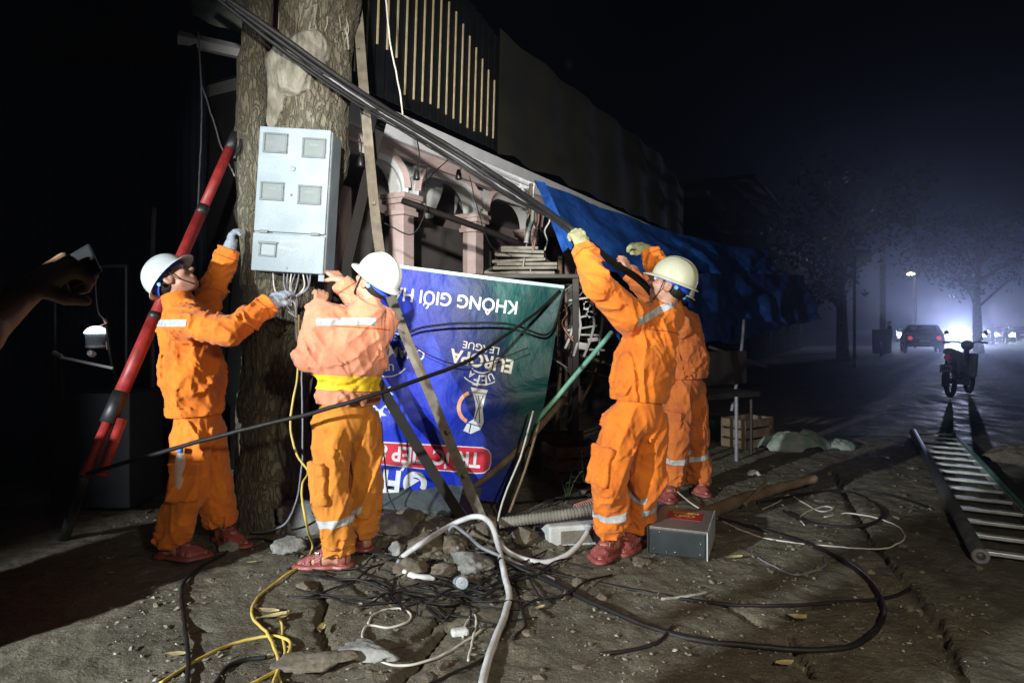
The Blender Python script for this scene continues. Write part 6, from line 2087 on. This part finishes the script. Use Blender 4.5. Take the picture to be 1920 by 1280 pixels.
# ------------------------------------------------------------------ lantern stall in the dark at the left
def left_stall():
    Y = 4.6
    t = thing('food_cart', 'dark cart with white tray edge under the lantern', 'cart', (*P(165, 690, Y)[:2], 0))
    c = P(165, 700, Y)
    MB().box((c[0], c[1] + .25, .45), (.55, .45, .8), None, .01).build('cabinet', M['dark_sheet'], t)
    MB().tube([P(112, 669, Y), P(212, 690, Y - .02)], .010, 2, 6).build('tray_edge', M['fascia'], t)
    MB().tube([P(100, 660, Y), P(116, 669, Y)], .016, 2, 6).build('grip', M['greenrag'], t)
    MB().tube([P(240, 760, Y + .3), P(212, 690, Y), P(200, 610, Y)], .012, 3, 6).build('post', M['dark_sheet'], t)
    MB().tube([P(112, 669, Y), P(118, 760, Y)], .01, 2, 6).build('strut', M['dark_sheet'], t)
    l = thing('lantern', 'lit lantern with white dome glowing in the dark at the left', 'lantern', P(178, 655, Y))
    q = P(180, 634, Y)
    mobj('glass_body', *lathe([(.055, -.055), (.062, -.04), (.064, .02), (.066, .035)], q, (0, 0, 1), 20), M['glove'], l)
    mobj('dome', *lathe([(.0001, .085), (.03, .080), (.055, .065), (.070, .045), (.074, .035), (.066, .034)], q, (.0, 0, 1), 20), emis('lantern_glow', (.9, .97, 1.0), 5.0), l)
    mobj('knob', *lathe([(.0001, -.028), (.02, -.024), (.026, 0), (.02, .024), (.0001, .028)], P(172, 663, Y - .03), (0, -1, .3), 6), M['fascia'], l, False)
    mobj('cord', *tube([P(178, 500, Y), P(181, 560, Y), P(186, 588, Y), P(199, 603, Y), P(184, 612, Y)], .004, 6, 6), M['grey_cable'], l)
    MB().tube([P(196, 600, Y), P(201, 606, Y)], .010, 2, 8).build('clip', M['coil'], l)
    MB().tube([P(200, 640, Y - .02), P(201, 655, Y - .02)], .006, 2, 6).build('clip', M['coil'], l)
    mobj('collar', *lathe([(.060, -.05), (.064, -.05), (.064, -.062), (.04, -.07), (.0001, -.07)], q, (0, 0, 1), 20), M['alu'], l)
    MB().tube([P(100, 500, Y), P(240, 498, Y)], .012, 2, 6).build('hanging_rail', M['dark_sheet'], t)
    for x in (102, 238):
        MB().tube([P(x, 500, Y), P(x, 760, Y + .1)], .012, 2, 6).build('post', M['dark_sheet'], t)
left_stall()

# ------------------------------------------------------------------ motorbike
def make_bike(name, label, loc, rotz, lit=False, group=None, paint='bike', lean=0):
    t = thing(name, label, 'motorbike', (0, 0, 0), group)
    def q(*v): return np.array(v, float)
    def wheel(nm, c):
        w = mobj(nm, *torus(c, (0, 1, 0), .27, .042, 32, 10), M['tyre'], t)
        mobj('rim', *torus(c, (0, 1, 0), .225, .014, 28, 6), M['chrome'], w)
        mobj('hub', *lathe([(.045, -.05), (.05, 0), (.045, .05)], c, (0, 1, 0), 14, True), M['alu_dark'], w)
        for i in range(12):
            a = 2 * math.pi * i / 12
            MB().tube([c + q(math.cos(a) * .04, .02 * (-1) ** i, math.sin(a) * .04), c + q(math.cos(a) * .22, 0, math.sin(a) * .22)], .003, 1, 4).build('spoke', M['chrome'], w)
    wheel('front_wheel', q(.62, 0, .31)); wheel('rear_wheel', q(-.60, 0, .31))
    def body(p):
        d = cap(p, (-.72, 0, .80), (-.30, 0, .66), .055, .10)
        d = smin(d, cap(p, (-.30, 0, .62), (.08, 0, .42), .09, .07), .06)
        d = smin(d, cap(p, (.08, 0, .42), (.32, 0, .55), .075, .05), .06)
        d = smin(d, cap(p, (.30, 0, .50), (.46, 0, .88), .05, .05), .05)
        return d
    mobj('body', *sdf_mesh(body, (-.95, -.25, .2), (.65, .25, 1.1), .018), M[paint], t)
    def shield(p):
        d = rbox(p, (.38, 0, .58), (.03, .20, .24), rotm('Y', 18), .03)
        d = smin(d, ell(p, (.48, 0, .96), (.13, .11, .10)), .06)
        return d
    mobj('leg_shield', *sdf_mesh(shield, (.1, -.3, .25), (.75, .3, 1.15), .018), M[paint], t)
    def seat(p):
        d = cap(p, (-.68, 0, .86), (-.15, 0, .78), .07, .075, (0, 1, 0), 1.5)
        return smax(d, .80 - .15 * (p[:, 0] + .4) - p[:, 2] - .03, .02)
    mobj('seat', *sdf_mesh(seat, (-.85, -.2, .65), (.02, .2, 1.0), .018), M['black'], t)
    def eng(p):
        return smin(rbox(p, (.08, 0, .30), (.17, .11, .09), np.eye(3), .05), cap(p, (.2, 0, .32), (.36, 0, .36), .06, .055), .04)
    mobj('engine', *sdf_mesh(eng, (-.2, -.2, .1), (.5, .2, .5), .018), M['alu_dark'], t)
    hb = MB().tube([q(.34, -.34, 1.02), q(.42, -.18, 1.03), q(.46, 0, .99), q(.42, .18, 1.03), q(.34, .34, 1.02)], .014, 5, 8).build('handlebar', M['black'], t, True)
    for s in (-1, 1):
        MB().tube([q(.33, s * .26, 1.02), q(.31, s * .38, 1.015)], .021, 2, 8).build('grip', M['black'], hb, True)
        MB().tube([q(.42, s * .2, 1.03), q(.40, s * .27, 1.14), q(.39, s * .30, 1.18)], .006, 3, 6).build('mirror_stalk', M['black'], hb)
        mobj('mirror', *lathe([(.0001, .012), (.04, .008), (.046, 0), (.04, -.008), (.0001, -.01)], q(.39, s * .33, 1.21), (1, 0, .1), 14), M['black'], hb)
        MB().tube([q(.50, s * .07, .80), q(.60, s * .075, .38), q(.62, s * .07, .31)], .024, 3, 8).build('fork', M['alu_dark'], t, True)
        MB().tube([q(-.45, s * .10, .72), q(-.58, s * .11, .36)], .026, 2, 8).build('shock_absorber', M['alu_dark'], t, True)
    V = []; Fc = []
    for nm, c, a0, a1 in (('front_fender', q(.62, 0, .31), 20, 150), ('rear_fender', q(-.60, 0, .31), 60, 195)):
        V = []; Fc = []; n = 18
        for i in range(n + 1):
            a = R(a0 + (a1 - a0) * i / n)
            for yy, rr in ((-.065, .315), (-.05, .345), (.05, .345), (.065, .315)): V.append(c + q(math.cos(a) * rr, yy, math.sin(a) * rr))
        for i in range(n):
            for j in range(3): Fc.append([i * 4 + j, i * 4 + j + 1, i * 4 + j + 5, i * 4 + j + 4])
        mobj(nm, V, Fc, M[paint], t)
    MB().tube([q(.1, -.12, .22), q(-.25, -.15, .24), q(-.80, -.16, .36)], 0, 5, 12, [.022, .03, .048]).build('exhaust', M['chrome'], t, True)
    pl = MB().box(q(-.90, 0, .56), (.008, .19, .14), rotm('Y', 14), .003).build('number_plate', M['plate'], t)
    for i, x in enumerate((-.055, -.02, .015, .05)):
        MB().box(q(-.906, x, .56), (.004, .018, .06), rotm('Y', 14)).build('digit', M['ink'], pl)
    mobj('tail_light', *lathe([(.0001, .03), (.04, .02), (.055, 0), (.055, -.02)], q(-.80, 0, .76), (-1, 0, .2), 16), emis('tail_lamp_red', (.25, .01, .01), .2), t)
    mobj('headlight', *lathe([(.0001, .035), (.05, .028), (.075, .008), (.08, -.01)], q(.585, 0, .95), (1, 0, .1), 18), emis('bike_headlamp', (.85, .92, 1.0), 60) if lit else M['alu'], t)
    t.location = loc
    t.rotation_euler = (R(lean), 0, R(rotz))
    return t
for i, (dx, dy, z0, sx, sy, sz, rz, l) in enumerate(((0, 0, 0, .66, .5, .55, 24, 'lower of two unseen boxes added to shade the lower left'), (.03, .02, .55, .58, .46, .47, 31, 'upper of two unseen boxes added to shade the lower left'))):
    t = thing('shade_box', l, 'shade_box', (-2.86 + dx, 2.2 + dy, z0))  # added out of frame to block the key lamp at the lower left
    MB().box((-2.86 + dx, 2.2 + dy, z0 + sz / 2), (sx, sy, sz), rotm('Z', rz), .01).build('shade_box_body', M['wood'], t)
    MB().box((-2.86 + dx, 2.2 + dy, z0 + sz + .001), (.05, sy * .98, .003), rotm('Z', rz)).build('tape', M['pale_cable'], t)
make_bike('motorbike', 'parked dark motorbike with pale plate seen from behind on the road', (*g(1800, 742)[:2], 0), 42)

# ------------------------------------------------------------------ cars
def make_car(name, label, loc, rotz, paint, lights=True, group=None, cab='window', inner=None):
    t = thing(name, label, 'car', (0, 0, 0), group)
    prof = [(-2.05, .35), (-2.1, .75), (-2.0, .98), (-1.55, 1.04), (-1.05, 1.44), (.35, 1.46), (1.05, 1.02), (1.85, .88), (2.08, .70), (2.1, .36)]
    V = []; Fc = []
    n = len(prof)
    for s in (-1, 1):
        for x, z in prof:
            V.append((x, s * (.86 if z < 1.1 else .68), z))
        for x, z in prof:
            V.append((x * .97, s * (.78 if z < 1.1 else .60), z + (.03 if z > 1.0 else .0)))
    L_, I_ = 0, n
    Rr, Ri = 2 * n, 3 * n
    for i in range(n - 1):
        Fc += [[L_ + i, L_ + i + 1, I_ + i + 1, I_ + i], [Rr + i + 1, Rr + i, Ri + i, Ri + i + 1], [I_ + i, I_ + i + 1, Ri + i + 1, Ri + i]]
    Fc += [[L_ + i for i in range(n)][::-1], [Rr + i for i in range(n)], [L_ + n - 1, L_, Rr, Rr + n - 1], [I_ + n - 1, L_ + n - 1, Rr + n - 1, Ri + n - 1], [L_, I_, Ri, Rr]]
    mobj('body', V, Fc, M[paint], t, False)
    def plane(nm, pts, m): mobj(nm, pts, [list(range(len(pts)))], m, t, False)
    gl = M['window'] if inner is None else inner
    plane('windscreen', [(1.02, -.6, 1.08), (1.02, .6, 1.08), (.42, .55, 1.47), (.42, -.55, 1.47)], gl)
    plane('rear_window', [(-1.53, -.6, 1.09), (-1.53, .6, 1.09), (-1.09, .55, 1.46), (-1.09, -.55, 1.46)], gl)
    for s in (-1, 1):
        plane('side_window', [(-1.3, s * .83, 1.08), (.85, s * .83, 1.08), (.3, s * .705, 1.42), (-1.0, s * .705, 1.42)], gl)
        for x in (-1.3, 1.3):
            w = mobj('wheel', *torus((x, s * .80, .31), (0, 1, 0), .22, .10, 24, 8), M['tyre'], t)
            mobj('rim', *lathe([(.0001, .04), (.17, .03), (.19, 0)], (x, s * .86, .31), (0, s, 0), 14), M['alu_dark'], w)
        mobj('headlight', *lathe([(.0001, .05), (.09, .035), (.12, 0)], (2.04, s * .60, .72), (1, 0, 0), 14), emis('car_headlamp', (.86, .92, 1.0), 500 if lights else .02), t)
        mobj('tail_light', *lathe([(.0001, .03), (.09, .02), (.11, 0)], (-2.08, s * .62, .80), (-1, 0, 0), 14), emis('car_tail_lamp', (.8, .06, .03), .6), t)
    MB().box((2.11, 0, .45), (.08, 1.6, .18), None, .03).build('bumper', M['alu_dark'], t)
    MB().box((-2.11, 0, .45), (.08, 1.6, .18), None, .03).build('bumper', M['alu_dark'], t)
    MB().box((-2.14, 0, .66), (.02, .45, .12)).build('number_plate', M['plate'], t)
    t.location = loc
    t.rotation_euler = (0, 0, R(rotz))
    return t
def at(px, py): return (*g(px, py)[:2], 0)
def toward_cam(loc): return math.degrees(math.atan2(-loc[1], -loc[0]))
def beam(loc, rotz, power, z=.72, size=120, col=(.60, .68, 1.0)):
    o = np.array(loc) + rotm('Z', rotz) @ np.array([2.25, 0, z])
    d = rotm('Z', rotz) @ np.array([1, 0, .02])
    spot('car_beam', o, o + d, power, col, size, .9, .12)
L1 = at(1792, 646); make_car('car', 'oncoming car with dazzling white headlights on the road', L1, toward_cam(L1) + 2, 'car_grey', True, 'cars on the far road'); beam(L1, toward_cam(L1) + 2, 7500)
L2 = at(1727, 661); make_car('car', 'dark parked car with its back to us left of the headlights', L2, toward_cam(L2) + 184, 'car_dark', False, 'cars on the far road')
L3 = at(1722, 640); make_car('car', 'cream car with lit windows left of the dazzling headlights', L3, toward_cam(L3) + 12, 'car_cream', False, 'cars on the far road', inner=emis('lit_cabin', (1.0, .72, .32), 1.3))
L4 = at(1900, 640); make_car('car', 'grey car at the far right edge of the road', L4, toward_cam(L4) + 200, 'car_grey', False, 'cars on the far road')
for x, y, l, m in ((1700, 641, 'small far car with headlights left of the cream car', 'car_grey'), (1824, 643, 'small far car with headlights just right of the dazzling car', 'car_dark'), (1880, 641, 'small far car with headlights near the right edge', 'car_cream')):
    a = at(x, y); make_car('car', l, a, toward_cam(a) + 3, m, True, 'cars on the far road')
for i, (x, y, l) in enumerate(((1850, 640, 'far motorbike with a small white headlight right of the dazzling car'), (1872, 641, 'far motorbike second to the right of the dazzling car'), (1690, 636, 'far motorbike with a small headlight left of the cream car'))):
    a = at(x, y); make_bike('motorbike', l, a, toward_cam(a) + (-1) ** i * 12, True, 'motorbikes on the far road', ['bike', 'car_dark', 'bike'][i])

# ------------------------------------------------------------------ distant people standing by the road
def far_person(px, py, label, seed, face=0):
    q = at(px, py)
    t = thing('person', label, 'person', q, 'people by the far road')
    b = np.array(q)
    rs = random.Random(seed)
    sd = unit((math.cos(face), math.sin(face), 0)); f = np.array([-sd[1], sd[0], 0])
    W_ = lambda a, c, z: b + sd * a + f * c + Z * z
    hdp = W_(0, 0, 1.55); Mh = frame(f, Z)
    def body(p):
        d = local(p, lambda q: head_sdf(q, hdp, Mh), hdp - .13, hdp + .13)
        d = smin(d, cap(p, W_(0, 0, 1.4), hdp - Z * .04, .06, .055), .03)
        d = smin(d, cap(p, W_(0, 0, 1.25), W_(0, 0, .95), .11, .10, sd, 1.4), .05)
        for s in (-1, 1):
            d = smin(d, cap(p, W_(.19 * s, 0, 1.36), W_(.25 * s, .03, 1.08), .055, .045), .04)
            d = smin(d, cap(p, W_(.25 * s, .03, 1.08), W_(.24 * s, .12, .84), .045, .035), .02)
            d = smin(d, cap(p, W_(.24 * s, .12, .84), W_(.235 * s, .15, .74), .035, .028), .02)
            d = smin(d, cap(p, W_(.09 * s, 0, .88), W_(.11 * s, .02, .48), .085, .065), .04)
            d = smin(d, cap(p, W_(.11 * s, .02, .48), W_(.12 * s, 0, .08), .062, .045), .03)
            d = smin(d, cap(p, W_(.12 * s, -.02, .04), W_(.13 * s, .17, .03), .045, .03), .02)
        return d
    mobj('body', *sdf_mesh(body, b - np.array([.45, .45, .02]), b + np.array([.45, .45, 1.8]), .025), M['skin_dark'], t)
    def shirt(p):
        d = cap(p, W_(0, 0, 1.27), W_(0, 0, .95), .13, .13, sd, 1.4)
        for s in (-1, 1): d = smin(d, cap(p, W_(.17 * s, 0, 1.36), W_(.25 * s, .03, 1.12), .08, .075), .05)
        return np.maximum(d, .84 - p[:, 2])
    mobj('shirt', *sdf_mesh(shirt, b - np.array([.45, .45, -.7]), b + np.array([.45, .45, 1.6]), .025), M[['box', 'tarp2', 'dark_sheet'][seed % 3]], t)
    def pants(p):
        d = cap(p, W_(0, 0, .95), W_(0, 0, .85), .13, .13, sd, 1.25)
        for s in (-1, 1):
            d = smin(d, cap(p, W_(.09 * s, 0, .86), W_(.11 * s, .02, .48), .105, .085), .03); d = smin(d, cap(p, W_(.11 * s, .02, .48), W_(.12 * s, 0, .1), .085, .075), .03)
        return np.maximum(d, p[:, 2] - .94)
    mobj('trousers', *sdf_mesh(pants, b - np.array([.4, .4, 0]), b + np.array([.4, .4, 1.2]), .025), M['dark_sheet'], t)
far_person(1862, 645, 'distant figure in a pale shirt by the far motorbikes', 0, .6)
far_person(1886, 644, 'distant figure in a dark blue shirt at the far right', 1, 2.2)
far_person(1668, 662, 'distant figure standing by the post left of the dark car', 2, 1.2)

# ------------------------------------------------------------------ posts, street lamp and trees along the street
def lamp_post():
    b = at(1716, 652)
    t = thing('street_lamp', 'distant street lamp with one warm light above the cars', 'street lamp', b)
    Yd = b[1]
    MB().tube([np.array(b), P(1716, 520, Yd)], .09, 2, 8).build('pole', M['steel_dark'], t, True)
    MB().tube([P(1716, 520, Yd), P(1712, 508, Yd), P(1706, 507, Yd)], .05, 4, 8).build('arm', M['steel_dark'], t, True)
    mobj('lamp_head', *lathe([(.0001, .18), (.2, .1), (.24, 0), (.0001, -.05)], P(1708, 515, Yd), (0, 0, 1), 14), emis('street_lamp_glow', (1.0, .86, .55), 16), t)
lamp_post()
def sign_post(px, py, w, h, py2, label, m):
    b = at(px, py); Yd = b[1]
    t = thing('signboard', label, 'sign', b)
    MB().tube([np.array(b), P(px, py2, Yd)], .05, 2, 8).build('post', M['steel_dark'], t, True)
    MB().box(P(px, py2, Yd), (w, .06, h), None, .01).build('panel', M[m], t)
sign_post(1652, 668, .8, 1.1, 640, 'dim standing sign panel by the far post', 'dark_sheet')
sign_post(1602, 690, 1.1, .42, 480, 'dim rectangular sign high up over the far tarpaulin', 'box_frame')
b = at(1655, 664)
tag(MB().tube([np.array(b), P(1655, 520, b[1]), P(1655, 380, b[1])], .14, 2, 10).build('utility_pole', M['board'], None, True), 'grey utility pole standing left of the far cars', 'pole')

def tree(px, py, hgt, rad, seed, label, dens=900, bare=.5):
    b = at(px, py); b = np.array(b)
    t = thing('street_tree', label, 'tree', b, 'trees along the far street')
    rs = random.Random(seed)
    tr = MB()
    tr.tube([b, b + np.array([rs.uniform(-.2, .2), 0, hgt * .45]), b + np.array([rs.uniform(-.4, .4), 0, hgt * .8])], 0, 5, 8, [.26, .17, .07])
    lf = MB()
    tips = []
    for i in range(16):
        a = rs.uniform(0, 6.28); s = rs.uniform(.3, .75)
        q0 = b + np.array([0, 0, hgt * s]); q1 = q0 + np.array([math.cos(a) * rad * rs.uniform(.6, 1.1), math.sin(a) * rad * rs.uniform(.6, 1.1), hgt * rs.uniform(.1, .35)])
        mid = (q0 + q1) / 2 + np.array([0, 0, .25])
        tr.tube([q0, mid, q1], 0, 4, 6, [.07, .04, .015])
        tips += [mid, q1, (mid + q1) / 2]
        for k in range(3):
            a2 = a + rs.uniform(-1, 1); q2 = q1 + np.array([math.cos(a2), math.sin(a2), rs.uniform(.0, .9)]) * rs.uniform(.4, 1.0)
            tr.tube([mid + (q1 - mid) * .6, (q1 + q2) / 2, q2], 0, 3, 5, [.025, .018, .008]); tips.append(q2)
    tr.build('trunk', M['wood'], t, True)
    for i in range(dens):
        q = rs.choice(tips) + np.array([rs.gauss(0, .38), rs.gauss(0, .38), rs.gauss(0, .33)])
        s = rs.uniform(.07, .16)
        v1 = unit((rs.gauss(0, 1), rs.gauss(0, 1), rs.gauss(0, 1))) * s; v2 = unit(np.cross(v1, (rs.gauss(0, 1), rs.gauss(0, 1), rs.gauss(0, 1)))) * s * .5
        lf.add([q - v1, q + v2, q + v1, q - v2], [[0, 1, 2, 3]])
    lf.build('crown', M['foliage'], t)
tree(1835, 662, 6.4, 3.2, 3, 'leafy tree backlit by the headlights', 2600)
tree(1580, 676, 6.2, 2.4, 7, 'dark leafy tree beyond the blue tarpaulins', 2400)

# far house fronts closing the street
for i, (u0, u1, hh, m, l) in enumerate(((9.5, 16, 4.4, 'far_wall', 'dark house front beyond the tarpaulins, first of the row'), (16.5, 25, 6.2, 'far_wall', 'dark taller house front, second of the row'), (26, 40, 5.0, 'far_wall', 'dark long house front, last of the row'))):
    t = thing('far_house', l, 'house', Hp((u0 + u1) / 2, 2, 0), 'dark houses along the street')
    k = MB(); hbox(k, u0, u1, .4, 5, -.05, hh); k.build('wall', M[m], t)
    k = MB(); hbox(k, u0 - .2, u1 + .2, -.5, 5.2, hh, hh + .15); k.build('roof', M['dark_sheet'], t)
    n = int((u1 - u0) / 1.6)
    for j in range(n):
        uu = u0 + .9 + j * 1.6
        k = MB(); hbox(k, uu - .45, uu + .45, .36, .39, .9 if j % 2 else .05, 2.2); w = k.build('window' if j % 2 else 'door', M['far_wall'], t)
        k = MB(); hbox(k, uu - .35, uu + .35, .335, .355, 1.2, 2.05); k.build('pane', M['dull_pane'], w)

# ------------------------------------------------------------------ added tripod stands for the unseen spot lamps, beside and behind the camera
def added_lamp_stand(loc, aim, label):
    t = thing('added_lamp_stand', label, 'added lamp', (loc[0], loc[1], 0), 'added lamps on tripods')
    loc = np.array(loc); d = unit(np.array(aim) - loc); c = loc - d * .10
    mobj('lamp_head', *lathe([(.0001, -.08), (.05, -.075), (.06, -.03), (.085, .06), (.088, .07), (.08, .065), (.05, .0)], c, d, 18), M['black'], t)
    b = np.array([c[0], c[1], 0]) - np.array([d[0], d[1], 0]) * .02
    MB().tube([c - d * .02, b + Z * (c[2] - .1), b + Z * .7], .016, 3, 8).build('pole', M['steel_dark'], t, True)
    for i in range(3):
        a = i * 2.094 + .5
        MB().tube([b + Z * .75, b + np.array([math.cos(a) * .3, math.sin(a) * .3, .01])], .012, 2, 6).build('leg', M['steel_dark'], t, True)
added_lamp_stand(KEY_LOC, KEY_AIM, 'added tripod stand for the unseen light from the left')
added_lamp_stand(FILL_LOC, FILL_AIM, 'added tripod lamp just left of the camera, fill for the porch')
added_lamp_stand(SIDE_LOC, SIDE_AIM, 'added tripod lamp behind the camera, fill from the right')

# ------------------------------------------------------------------ damp night air
def haze():
    k = MB(); k.box((45, 60, 5.5), (190, 150, 14))
    o = k.build('haze', None)
    m = bpy.data.materials.new('night_haze')
    m.use_nodes = True
    nt = m.node_tree
    nt.nodes.remove(nt.nodes['Principled BSDF'])
    v = nt.nodes.new('ShaderNodeVolumePrincipled')
    v.inputs['Color'].default_value = (.72, .78, 1, 1)
    v.inputs['Density'].default_value = 0.0035
    v.inputs['Anisotropy'].default_value = 0.86
    nt.links.new(v.outputs[0], nt.nodes['Material Output'].inputs['Volume'])
    o.data.materials.append(m)
    o['kind'] = 'stuff'
    o['label'] = 'thin bluish night haze over the whole street'
haze()
